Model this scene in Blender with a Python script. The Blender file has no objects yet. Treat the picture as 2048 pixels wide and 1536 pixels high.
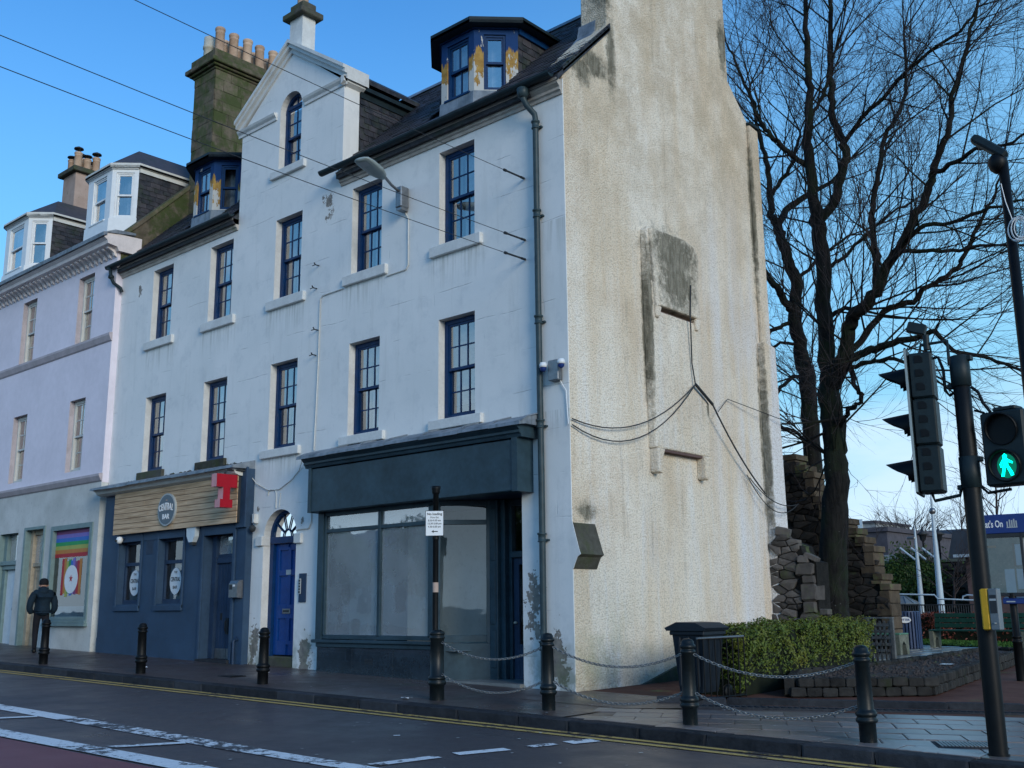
import bpy, math, random
from mathutils import Vector, Matrix, noise as mnoise
random.seed(7)
S = bpy.context.scene
COL = S.collection
R = random.random
def U(a, b): return a + (b - a) * random.random()

# ------------------------------------------------------------------ camera
YAW, PITCH, ROLL = -0.729834, 0.20917, -0.010267
fw = Vector((math.sin(YAW) * math.cos(PITCH), math.cos(YAW) * math.cos(PITCH), math.sin(PITCH)))
rt = Vector((math.cos(YAW), -math.sin(YAW), 0.0))
up = rt.cross(fw)
r2 = rt * math.cos(ROLL) + up * math.sin(ROLL)
u2 = -rt * math.sin(ROLL) + up * math.cos(ROLL)
cd = bpy.data.cameras.new('camera')
cam = bpy.data.objects.new('camera', cd)
COL.objects.link(cam)
cam.matrix_world = Matrix(((r2.x, u2.x, -fw.x, 0), (r2.y, u2.y, -fw.y, 0), (r2.z, u2.z, -fw.z, 0), (0, 0, 0, 1)))
cd.sensor_width = 36.0
cd.lens = 2103.75 / 2048 * 36
cd.clip_start = 0.1
cd.clip_end = 3000
S.camera = cam

# ------------------------------------------------------------------ sky and sun
SUN_AZ, SUN_EL = 110.0, 16.0          # degrees clockwise from +Y, and above the horizon
w = bpy.data.worlds.new('World'); S.world = w; w.use_nodes = True
nt = w.node_tree; nt.nodes.clear()
def wn(t, **k):
    n = nt.nodes.new(t)
    for a, b in k.items(): setattr(n, a, b)
    return n
L = nt.links.new
sky = wn('ShaderNodeTexSky', sky_type='NISHITA', sun_disc=False)
sky.sun_elevation = math.radians(SUN_EL); sky.sun_rotation = math.radians(SUN_AZ)
sky.air_density = 1.0; sky.dust_density = 0.6; sky.ozone_density = 3.0
tint = wn('ShaderNodeMix', data_type='RGBA', blend_type='MULTIPLY'); tint.inputs[0].default_value = 1.0
tint.inputs[7].default_value = (0.38, 0.90, 1.28, 1)
L(sky.outputs[0], tint.inputs[6])
tc = wn('ShaderNodeTexCoord'); sp = wn('ShaderNodeSeparateXYZ'); L(tc.outputs['Generated'], sp.inputs[0])
mp = wn('ShaderNodeMapping'); mp.inputs['Scale'].default_value = (1.0, 1.0, 3.4); L(tc.outputs['Generated'], mp.inputs[0])
nz = wn('ShaderNodeTexNoise'); nz.inputs['Scale'].default_value = 2.3; nz.inputs['Detail'].default_value = 7; nz.inputs['Roughness'].default_value = 0.52
L(mp.outputs[0], nz.inputs['Vector'])
# clouds are a bank near the horizon that thins out upwards
el = wn('ShaderNodeMapRange'); el.inputs[1].default_value = 0.02; el.inputs[2].default_value = 0.40
el.inputs[3].default_value = 0.215; el.inputs[4].default_value = -0.19; L(sp.outputs[2], el.inputs[0])
ad = wn('ShaderNodeMath', operation='ADD'); L(nz.outputs[0], ad.inputs[0]); L(el.outputs[0], ad.inputs[1])
cr = wn('ShaderNodeMapRange'); cr.inputs[1].default_value = 0.47; cr.inputs[2].default_value = 0.72; L(ad.outputs[0], cr.inputs[0])
cr.interpolation_type = 'SMOOTHSTEP'
# thin veil of haze that whitens the sky towards the horizon, all round
vf = wn('ShaderNodeMapRange', interpolation_type='SMOOTHSTEP'); vf.inputs[1].default_value = -0.05; vf.inputs[2].default_value = 0.62
vf.inputs[3].default_value = 0.92; vf.inputs[4].default_value = 0.0; L(sp.outputs[2], vf.inputs[0])
veil = wn('ShaderNodeMix', data_type='RGBA'); dt = wn('ShaderNodeVectorMath', operation='DOT_PRODUCT'); L(tc.outputs['Generated'], dt.inputs[0]); dt.inputs[1].default_value = (0.35, 0.92, 0.0)
va = wn('ShaderNodeMapRange', interpolation_type='SMOOTHSTEP'); va.inputs[1].default_value = 0.25; va.inputs[2].default_value = 1.0; va.inputs[3].default_value = 0.0; va.inputs[4].default_value = 0.42; L(dt.outputs['Value'], va.inputs[0])
vs_ = wn('ShaderNodeMath', operation='ADD', use_clamp=True); L(vf.outputs[0], vs_.inputs[0]); L(va.outputs[0], vs_.inputs[1])
L(vs_.outputs[0], veil.inputs[0]); L(tint.outputs[2], veil.inputs[6]); veil.inputs[7].default_value = (1.65, 3.7, 5.2, 1)
cm = wn('ShaderNodeMix', data_type='RGBA'); L(cr.outputs[0], cm.inputs[0]); L(veil.outputs[2], cm.inputs[6])
cm.inputs[7].default_value = (3.5, 4.7, 5.8, 1)
bg = wn('ShaderNodeBackground'); bg.inputs[1].default_value = 0.13
L(cm.outputs[2], bg.inputs[0])
wo = wn('ShaderNodeOutputWorld'); L(bg.outputs[0], wo.inputs[0])
sl = bpy.data.lights.new('sun', 'SUN'); sl.energy = 1.25; sl.angle = math.radians(22); sl.color = (1.0, 0.90, 0.76)
so = bpy.data.objects.new('sun', sl); COL.objects.link(so)
a_, e_ = math.radians(SUN_AZ), math.radians(SUN_EL)
sd = Vector((math.sin(a_) * math.cos(e_), math.cos(a_) * math.cos(e_), math.sin(e_)))
so.rotation_euler = sd.to_track_quat('Z', 'Y').to_euler(); so.location = (20, -10, 30)
S.view_settings.view_transform = 'Standard'; S.view_settings.look = 'None'
S.view_settings.exposure = 0.6; S.view_settings.gamma = 1.0; S.view_settings.use_curve_mapping = False
S.cycles.max_bounces = 6; S.cycles.transparent_max_bounces = 12; S.cycles.caustics_reflective = False; S.cycles.caustics_refractive = False

# ------------------------------------------------------------------ materials
class G:
    """small wrapper to write node graphs"""
    def __init__(s, name):
        s.m = bpy.data.materials.new(name); s.m.use_nodes = True
        s.t = s.m.node_tree; s.t.nodes.clear()
        s.o = s.t.nodes.new('ShaderNodeOutputMaterial')
        s.geo = None
    def n(s, t, **k):
        x = s.t.nodes.new(t)
        for a, b in k.items(): setattr(x, a, b)
        return x
    def put(s, sock, v):
        if v is None: return
        if isinstance(v, bpy.types.NodeSocket): s.t.links.new(v, sock)
        elif isinstance(v, (tuple, list)):
            v = tuple(v)
            sock.default_value = v + (1,) if len(v) == 3 and len(sock.default_value) == 4 else v
        else: sock.default_value = v
    def pos(s):
        if not s.geo: s.geo = s.n('ShaderNodeNewGeometry')
        return s.geo.outputs['Position']
    def xyz(s):
        q = s.n('ShaderNodeSeparateXYZ'); s.put(q.inputs[0], s.pos()); return q.outputs
    def objc(s): return s.n('ShaderNodeTexCoord').outputs['Object']
    def scl(s, v, sc):
        q = s.n('ShaderNodeMapping'); s.put(q.inputs[0], v); q.inputs['Scale'].default_value = sc; return q.outputs[0]
    def noise(s, sc, det=4, ro=0.5, vec=None, w=0):
        q = s.n('ShaderNodeTexNoise'); s.put(q.inputs['Vector'], vec if vec is not None else s.pos())
        q.inputs['Scale'].default_value = sc; q.inputs['Detail'].default_value = det; q.inputs['Roughness'].default_value = ro
        return q.outputs[0]
    def vor(s, sc, vec=None, feat='F1', out=0):
        q = s.n('ShaderNodeTexVoronoi', feature=feat); s.put(q.inputs['Vector'], vec if vec is not None else s.pos())
        q.inputs['Scale'].default_value = sc; return q.outputs[out]
    def mr(s, v, a, b, c=0.0, d=1.0, smooth=False):
        q = s.n('ShaderNodeMapRange'); 
        if smooth: q.interpolation_type = 'SMOOTHSTEP'
        s.put(q.inputs[0], v)
        for i, x in enumerate((a, b, c, d)): q.inputs[i + 1].default_value = x
        return q.outputs[0]
    def ma(s, op, a, b=None, clamp=False):
        q = s.n('ShaderNodeMath', operation=op); q.use_clamp = clamp; s.put(q.inputs[0], a)
        if b is not None: s.put(q.inputs[1], b)
        return q.outputs[0]
    def mix(s, f, a, b, mode='MIX'):
        q = s.n('ShaderNodeMix', data_type='RGBA', blend_type=mode); s.put(q.inputs[0], f); s.put(q.inputs[6], a); s.put(q.inputs[7], b)
        return q.outputs[2]
    def blob(s, c, r, soft=0.5):
        """1 inside an ellipsoid centred c with radii r (metres), 0 outside"""
        q = s.n('ShaderNodeVectorMath', operation='SUBTRACT'); s.put(q.inputs[0], s.pos()); q.inputs[1].default_value = c
        d = s.n('ShaderNodeVectorMath', operation='DIVIDE'); s.put(d.inputs[0], q.outputs[0]); d.inputs[1].default_value = r
        l = s.n('ShaderNodeVectorMath', operation='LENGTH'); s.put(l.inputs[0], d.outputs[0])
        return s.mr(l.outputs['Value'], 1.0, soft, 0, 1)
    def rnd(s): return s.n('ShaderNodeObjectInfo').outputs['Random']
    def end(s, col, rough=0.7, bump=None, bs=0.3, bd=0.02, metal=0.0, spec=0.2, coat=0.0, emit=None, es=0.0, disp=None):
        b = s.n('ShaderNodeBsdfPrincipled'); s.put(b.inputs['Base Color'], col); s.put(b.inputs['Roughness'], rough)
        b.inputs['Metallic'].default_value = metal; b.inputs['Specular IOR Level'].default_value = spec
        b.inputs['Coat Weight'].default_value = coat
        if emit: s.put(b.inputs['Emission Color'], emit); b.inputs['Emission Strength'].default_value = es
        if bump is not None:
            q = s.n('ShaderNodeBump'); s.put(q.inputs['Height'], bump); q.inputs['Strength'].default_value = bs; q.inputs['Distance'].default_value = bd
            s.put(b.inputs['Normal'], q.outputs[0])
        s.put(s.o.inputs[0], b.outputs[0]); s.b = b
        return s.m

def plain(name, c, rough=0.6, var=0.12, sc=6.0, bump=0.15, metal=0.0, spec=0.25, rv=0.0, coat=0.0, bsc=None):
    g = G(name)
    n1 = g.noise(sc, 5, 0.6); n2 = g.noise(sc * 7, 3, 0.6)
    f = g.ma('ADD', g.ma('MULTIPLY', n1, 0.65), g.ma('MULTIPLY', n2, 0.35))
    dk = tuple(x * (1 - var * 1.6) for x in c); lt = tuple(min(1, x * (1 + var)) for x in c)
    col = g.mix(g.mr(f, 0.3, 0.7), dk, lt)
    if rv:
        col = g.mix(g.mr(g.rnd(), 0, 1, 0, 1), g.mix(rv, col, (0, 0, 0)), g.mix(rv, col, tuple(min(1, x * 1.8) for x in c)))
    return g.end(col, g.mr(n2, 0, 1, rough * 0.8, min(1, rough * 1.2)), f if bump else None, bump, 0.01, metal, spec, coat)

MAT = {}
def facade_paint():
    g = G('painted_masonry'); x, y, z = g.xyz()
    n1 = g.noise(0.9, 5, 0.55); n2 = g.noise(14, 5, 0.65)
    st = g.noise(1.0, 6, 0.6, g.scl(g.pos(), (5.0, 5.0, 0.5)))
    col = g.mix(g.mr(n1, 0.3, 0.7), (0.70, 0.715, 0.70), (0.79, 0.79, 0.77))
    col = g.mix(g.ma('MULTIPLY', g.mr(st, 0.54, 0.74), 0.30), col, (0.50, 0.51, 0.48))
    col = g.mix(g.ma('MULTIPLY', g.mr(g.noise(2.6, 7, 0.7), 0.52, 0.66), 0.30), col, (0.52, 0.55, 0.56))
    # coursed joints telegraphing through the paint, broken up by noise
    jz = g.ma('PINGPONG', g.ma('ADD', g.ma('MULTIPLY', z, 1 / 0.36), g.ma('MULTIPLY', g.noise(0.7, 2), 0.35)), 1.0)
    j = g.ma('MULTIPLY', g.mr(jz, 0.0, 0.035, 1, 0), g.mr(g.noise(2.2, 4), 0.52, 0.62))
    xx = g.ma('ADD', g.ma('MULTIPLY', x, 1 / 0.9), g.ma('MULTIPLY', g.ma('FLOOR', g.ma('MULTIPLY', z, 1 / 0.36)), 0.47))
    j2 = g.ma('MULTIPLY', g.mr(g.ma('PINGPONG', xx, 1.0), 0.0, 0.012, 1, 0), g.mr(g.noise(1.9, 3), 0.56, 0.66))
    jj = g.ma('MAXIMUM', j, j2)
    col = g.mix(g.ma('MULTIPLY', jj, 0.34), col, (0.30, 0.32, 0.33))
    # drips below the window sills
    fx_ = g.ma('FRACT', g.ma('ADD', g.ma('MULTIPLY', g.ma('ADD', x, 23.33), 1 / 2.595), 0.5)); dx_ = g.ma('MULTIPLY', g.ma('ABSOLUTE', g.ma('SUBTRACT', fx_, 0.5)), 2.595)
    ins = g.mr(dx_, 0.78, 0.60, 0, 1); dr = g.ma('ADD', g.ma('MULTIPLY', g.mr(z, 5.7, 6.38, 0, 1), g.mr(z, 6.40, 6.385, 0, 1)), g.ma('MULTIPLY', g.mr(z, 2.6, 3.12, 0, 1), g.mr(z, 3.14, 3.125, 0, 1)))
    sk = g.mr(g.noise(1.0, 4, 0.6, g.scl(g.pos(), (14, 14, 0.6))), 0.46, 0.64)
    col = g.mix(g.ma('MULTIPLY', g.ma('MULTIPLY', ins, dr), g.ma('MULTIPLY', sk, 0.55)), col, (0.34, 0.35, 0.30))
    # paint flaked off in known places and along the foot of the wall
    edge = g.ma('ADD', g.noise(5.5, 6, 0.7), g.ma('MULTIPLY', g.noise(28, 3, 0.6), 0.12))
    spots = None
    for c, r, k in (((-16.75, 13, 8.35), (0.36, 1, 0.62), 1.0), ((-24.42, 13, 8.08), (0.16, 1, 0.42), 1.0), ((-11.2, 13, 0.0), (0.42, 1, 1.1), 1.15),
                    ((-10.7, 13, -0.75), (0.36, 1, 0.85), 1.25), ((-17.1, 13, -0.85), (0.42, 1, 0.75), 1.25), ((-18.8, 13, -0.7), (0.38, 1, 0.95), 1.2),
                    ((-18.85, 13, 2.1), (0.12, 1, 0.2), 1.0), ((-13.1, 13, 8.72), (0.6, 1, 0.1), 0.9), ((-17.35, 13, 1.75), (0.2, 1, 0.3), 0.8)):
        b = g.ma('MULTIPLY', g.blob(c, r, 0.0), k)
        spots = b if spots is None else g.ma('MAXIMUM', spots, b)
    pm = g.mr(g.ma('ADD', edge, g.ma('MULTIPLY', spots, 0.33)), 0.80, 0.815)
    stone = g.mix(g.mr(g.noise(9, 5), 0.35, 0.65), (0.17, 0.155, 0.14), (0.30, 0.27, 0.23))
    col = g.mix(pm, col, stone)
    # damp and green growth at the foot
    low = g.ma('MULTIPLY', g.mr(z, -0.2, -1.25, 0, 1), g.mr(g.noise(3.2, 5, 0.65), 0.42, 0.62))
    col = g.mix(g.ma('MULTIPLY', low, 0.75), col, (0.13, 0.16, 0.09))
    h = g.ma('ADD', g.ma('MULTIPLY', n2, 0.35), g.ma('ADD', g.ma('MULTIPLY', jj, -1.0), g.ma('MULTIPLY', pm, -0.9)))
    return g.end(col, 0.62, h, 0.5, 0.012)
def harl():
    g = G('rough_harling'); x, y, z = g.xyz()
    big = g.noise(0.55, 5, 0.6); st = g.noise(1.0, 6, 0.62, g.scl(g.pos(), (1.6, 1.6, 0.22)))
    st2 = g.noise(1.0, 5, 0.6, g.scl(g.pos(), (5.0, 5.0, 0.45))); fine = g.noise(38, 4, 0.7); grit = g.vor(34)
    col = g.mix(g.mr(st, 0.36, 0.64), (0.76, 0.63, 0.46), (0.88, 0.81, 0.69))
    col = g.mix(g.ma('MULTIPLY', g.mr(big, 0.50, 0.68), 0.40), col, (0.58, 0.44, 0.30))
    col = g.mix(g.ma('MULTIPLY', g.mr(st2, 0.52, 0.72), g.mr(z, 7.5, 3.0, 0.05, 0.45)), col, (0.80, 0.82, 0.84))
    hi = g.ma('MULTIPLY', g.mr(z, 4.0, 9.5, 0.0, 0.8), g.mr(g.noise(1.3, 7, 0.68), 0.40, 0.60))
    col = g.mix(g.ma('MULTIPLY', hi, 0.8), col, (0.52, 0.42, 0.29))
    runs = g.ma('MULTIPLY', g.mr(g.noise(1.0, 5, 0.6, g.scl(g.pos(), (7, 7, 0.30))), 0.60, 0.68), g.mr(g.noise(1.1, 5, 0.6), 0.45, 0.6))
    col = g.mix(g.ma('MULTIPLY', runs, 0.32), col, (0.30, 0.25, 0.18))
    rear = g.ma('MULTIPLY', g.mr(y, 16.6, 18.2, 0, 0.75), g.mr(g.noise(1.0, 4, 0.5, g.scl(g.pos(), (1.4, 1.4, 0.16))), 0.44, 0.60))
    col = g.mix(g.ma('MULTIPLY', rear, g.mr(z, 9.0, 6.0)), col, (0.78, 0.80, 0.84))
    fl = g.noise(1.0, 5, 0.7, g.scl(g.pos(), (30, 30, 22))); col = g.mix(g.ma('MULTIPLY', g.mr(fl, 0.56, 0.66), 0.35), col, (0.30, 0.24, 0.16))  # dark colour flecks stand in for shading of the roughcast
    # dark weather stains: below the skews, on the blocked chimney breast, on the buttress faces
    d = None
    for c, r in (((-10.4, 14.45, 9.9), (1, 0.28, 1.6)), ((-10.4, 13.9, 9.55), (1, 0.9, 0.5)), ((-10.4, 13.55, 9.3), (1, 0.6, 0.55)), ((-10.2, 15.95, 6.4), (1, 1.6, 1.1)), ((-10.2, 16.0, 5.9), (0.6, 1.3, 1.3)), ((-10.3, 15.2, 5.0), (0.6, 0.14, 3.2)),
                 ((-10.36, 19.40, 8.2), (0.3, 0.14, 3.4)), ((-10.3, 19.28, 3.2), (0.4, 0.14, 4.4)), ((-10.3, 13.4, 1.5), (0.6, 0.5, 0.32)), ((-10.4, 14.3, 11.6), (1, 0.5, 1.8)), ((-10.4, 18.55, 11.8), (1, 0.35, 1.4)),
                 ((-10.2, 17.0, 3.7), (0.5, 0.13, 0.6))):
        b = g.blob(c, r, 0.0); d = b if d is None else g.ma('MAXIMUM', d, b)
    dm = g.mr(g.ma('ADD', g.ma('MULTIPLY', d, 0.80), g.noise(5.5, 8, 0.75)), 0.80, 1.06)
    dcol = g.mix(g.mr(g.noise(1.0, 6, 0.7, g.scl(g.pos(), (12, 12, 3))), 0.40, 0.62), (0.055, 0.056, 0.036), (0.25, 0.235, 0.18))
    col = g.mix(g.ma('MULTIPLY', dm, 0.88), col, dcol)
    gm = g.ma('MULTIPLY', g.mr(z, 0.3, -1.3, 0, 1), g.mr(g.noise(1.7, 6, 0.65), 0.44, 0.62))
    gm = g.ma('MULTIPLY', gm, g.blob((-10.4, 14.0, -.6), (1, 1.7, 1.3), 0.2)); col = g.mix(g.ma('MULTIPLY', gm, 0.65), col, (0.26, 0.30, 0.12))
    lo = g.ma('MULTIPLY', g.mr(z, -0.9, -1.35, 0, 1), g.mr(g.noise(6, 5), 0.4, 0.6))
    col = g.mix(g.ma('MULTIPLY', lo, 0.5), col, (0.17, 0.16, 0.13))
    # shade of the hollows painted into the colour, as soft light leaves bumps faint
    pit_shade = g.mr(g.ma('ADD', g.ma('MULTIPLY', grit, 0.7), g.ma('MULTIPLY', fine, 0.55)), 0.62, 0.80)
    col = g.mix(g.ma('MULTIPLY', pit_shade, 0.30), col, (0.20, 0.17, 0.12))
    h = g.ma('ADD', g.ma('MULTIPLY', fine, 1.0), g.ma('ADD', g.ma('MULTIPLY', grit, -0.8), g.ma('MULTIPLY', g.noise(7, 4), 0.8)))
    return g.end(col, 0.9, h, 0.9, 0.02)
def stonemat(name, a, b, moss=0.0, sc=5.0, mc=(0.10, 0.13, 0.05), rv=0.25, rough=0.85, bs=0.6, spec=0.15):
    g = G(name)
    n = g.noise(sc, 7, 0.68); n2 = g.noise(sc * 8, 4, 0.7)
    col = g.mix(g.mr(n, 0.35, 0.65), a, b)
    col = g.mix(g.ma('MULTIPLY', g.mr(n2, 0.5, 0.75), 0.4), col, tuple(x * 0.45 for x in a))
    if moss: col = g.mix(g.ma('MULTIPLY', g.mr(g.noise(1.9, 6, 0.7), 0.62 - moss * 0.25, 0.72 - moss * 0.2), 0.85), col, mc)
    if rv: col = g.mix(g.mr(g.rnd(), 0, 1), g.mix(rv, col, (0, 0, 0)), g.mix(rv, col, tuple(min(1, x * 1.9) for x in b)))
    return g.end(col, rough, g.ma('ADD', n, g.ma('MULTIPLY', n2, 0.4)), bs, 0.02, spec=spec)
def slate():
    g = G('slate'); n = g.noise(7, 6, 0.65); n2 = g.noise(40, 3)
    r_ = g.rnd()
    col = g.mix(g.mr(n, 0.35, 0.65), (0.016, 0.020, 0.026), (0.055, 0.056, 0.066))
    col = g.mix(g.ma('MULTIPLY', g.mr(r_, 0.4, 1.0), 0.45), col, (0.115, 0.10, 0.11))
    col = g.mix(g.ma('MULTIPLY', g.mr(g.noise(2.2, 6, 0.7), 0.52, 0.66), 0.5), col, (0.03, 0.05, 0.022))
    return g.end(col, 0.55, g.ma('ADD', n, g.ma('MULTIPLY', n2, 0.4)), 0.5, 0.01)
def lead():
    g = G('lead_flashing'); n = g.noise(3, 6, 0.65); s_ = g.noise(1, 5, 0.6, g.scl(g.pos(), (9, 9, 1)))
    col = g.mix(g.mr(n, 0.35, 0.65), (0.13, 0.16, 0.19), (0.27, 0.31, 0.35))
    col = g.mix(g.ma('MULTIPLY', g.mr(s_, 0.5, 0.7), 0.5), col, (0.07, 0.09, 0.085))
    return g.end(col, 0.5, n, 0.3, 0.01, metal=0.15)
def glass(name='window_glass', tintc=(0.9, 0.95, 1.0), k=0.24):
    g = G(name)
    tr = g.n('ShaderNodeBsdfTransparent'); tr.inputs[0].default_value = tintc + (1,)
    gl = g.n('ShaderNodeBsdfGlossy'); gl.inputs['Roughness'].default_value = 0.02; gl.inputs[0].default_value = (1, 1, 1, 1)
    bp = g.n('ShaderNodeBump'); bp.inputs['Strength'].default_value = 0.06; bp.inputs['Distance'].default_value = 0.05
    g.put(bp.inputs['Height'], g.noise(1.6, 2)); g.put(gl.inputs['Normal'], bp.outputs[0])
    fr = g.n('ShaderNodeFresnel'); fr.inputs[0].default_value = 1.55
    f = g.ma('ADD', g.ma('MULTIPLY', fr.outputs[0], 1.6), k, clamp=True)
    mx = g.n('ShaderNodeMixShader'); g.put(mx.inputs[0], f); g.put(mx.inputs[1], tr.outputs[0]); g.put(mx.inputs[2], gl.outputs[0])
    g.put(g.o.inputs[0], mx.outputs[0]); return g.m
def filmed_glass(name):
    m = glass(name, (0.8, 0.88, 0.9), 0.30); t = m.node_tree; o = [n for n in t.nodes if n.type == 'OUTPUT_MATERIAL'][0]; src = o.inputs[0].links[0].from_socket
    d = t.nodes.new('ShaderNodeBsdfDiffuse'); d.inputs[0].default_value = (0.62, 0.70, 0.74, 1); mx = t.nodes.new('ShaderNodeMixShader'); nz_ = t.nodes.new('ShaderNodeTexNoise'); nz_.inputs['Scale'].default_value = 1.6; nz_.inputs['Detail'].default_value = 5  # pale diffuse film added over the glass to brighten dark panes
    ge = t.nodes.new('ShaderNodeNewGeometry'); t.links.new(ge.outputs['Position'], nz_.inputs['Vector']); mr = t.nodes.new('ShaderNodeMapRange'); mr.inputs[1].default_value = .3; mr.inputs[2].default_value = .7; mr.inputs[3].default_value = .24; mr.inputs[4].default_value = .36
    t.links.new(nz_.outputs[0], mr.inputs[0]); t.links.new(mr.outputs[0], mx.inputs[0]); t.links.new(src, mx.inputs[1]); t.links.new(d.outputs[0], mx.inputs[2]); t.links.new(mx.outputs[0], o.inputs[0]); return m
def dormer_wood():
    g = G('flaking_cladding'); x, y, z = g.xyz()
    n = g.noise(3.0, 6, 0.65, g.scl(g.pos(), (2.4, 2.4, 1.0))); n2 = g.noise(16, 4)
    tan = g.mix(g.mr(g.noise(9, 4), 0.3, 0.7), (0.28, 0.15, 0.035), (0.44, 0.27, 0.07))
    drip = g.mr(g.ma('ADD', g.mr(z, 9.6, 10.7, 0.0, 1.0), g.ma('MULTIPLY', g.noise(9.0, 4, 0.7, g.scl(g.pos(), (1, 1, 0.12))), 0.9)), 1.20, 1.24)
    col = g.mix(drip, tan, (0.006, 0.040, 0.14))
    wht = g.mr(g.ma('ADD', n, g.mr(z, 10.5, 9.6, 0.0, 0.30)), 0.64, 0.66)
    col = g.mix(wht, col, (0.50, 0.50, 0.47))
    return g.end(col, 0.7, g.ma('ADD', n2, g.ma('MULTIPLY', wht, 1.5)), 0.5, 0.01)
def asphalt(name, a, b, wet=0.5, patch=None):
    g = G(name); n = g.noise(0.5, 6, 0.6); fi = g.noise(90, 3, 0.7); agg = g.vor(120)
    col = g.mix(g.mr(n, 0.35, 0.65), a, b)
    col = g.mix(g.ma('MULTIPLY', g.mr(fi, 0.5, 0.75), 0.3), col, tuple(min(1, x * 2.4) for x in b))
    tr = g.noise(1.0, 4, 0.6, g.scl(g.pos(), (0.12, 1.6, 1)))
    col = g.mix(g.ma('MULTIPLY', g.mr(tr, 0.5, 0.7), 0.18), col, tuple(x * 0.5 for x in a))
    rough = g.mr(g.ma('ADD', n, g.ma('MULTIPLY', g.noise(2.5, 5, 0.6), 0.5)), 0.55, 0.95, 0.62, 0.72 - wet)
    if patch: col = g.mix(g.ma('MULTIPLY', g.mr(g.noise(1.3, 6, 0.7), 0.55, 0.66), 0.7), col, patch)
    return g.end(col, rough, g.ma('ADD', fi, g.ma('MULTIPLY', agg, 0.8)), 0.35, 0.006, spec=0.5)
def roadpaint(name, c, wear=0.5):
    g = G(name); n = g.noise(7, 8, 0.78); n2 = g.noise(1.1, 4)
    m = g.mr(g.ma('ADD', n, g.ma('MULTIPLY', n2, 0.5)), 0.86 - wear * 0.35, 0.90 - wear * 0.35)
    col = g.mix(m, c, (0.045, 0.045, 0.05)); col = g.mix(g.ma('MULTIPLY', g.mr(g.noise(25, 4), 0.4, 0.7), 0.3), col, tuple(x * 0.5 for x in c))
    return g.end(col, 0.6, n, 0.3, 0.004)
def bark():
    g = G('bark'); n = g.noise(3.0, 6, 0.65, g.scl(g.pos(), (4, 4, 0.7))); n2 = g.noise(11, 5, 0.7)
    col = g.mix(g.mr(n, 0.35, 0.65), (0.005, 0.005, 0.005), (0.022, 0.020, 0.018))
    col = g.mix(g.ma('MULTIPLY', g.mr(g.noise(1.3, 5, 0.65), 0.48, 0.62), 0.6), col, (0.018, 0.030, 0.011))
    col = g.mix(g.mr(g.vor(5.5), 0.09, 0.04), col, (0.12, 0.12, 0.11))
    return g.end(col, 0.85, g.ma('ADD', n, g.ma('MULTIPLY', n2, 0.6)), 0.9, 0.05)
def leaves(name, a, b, c):
    g = G(name); n = g.noise(2.0, 4); n2 = g.noise(24, 2)
    col = g.mix(g.mr(n2, 0.35, 0.62), a, b); col = g.mix(g.ma('MULTIPLY', g.mr(n, 0.5, 0.7), 0.6), col, c)
    g.end(col, 0.5, None); g.b.inputs['Subsurface Weight'].default_value = 0.0
    return g.m

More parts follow.
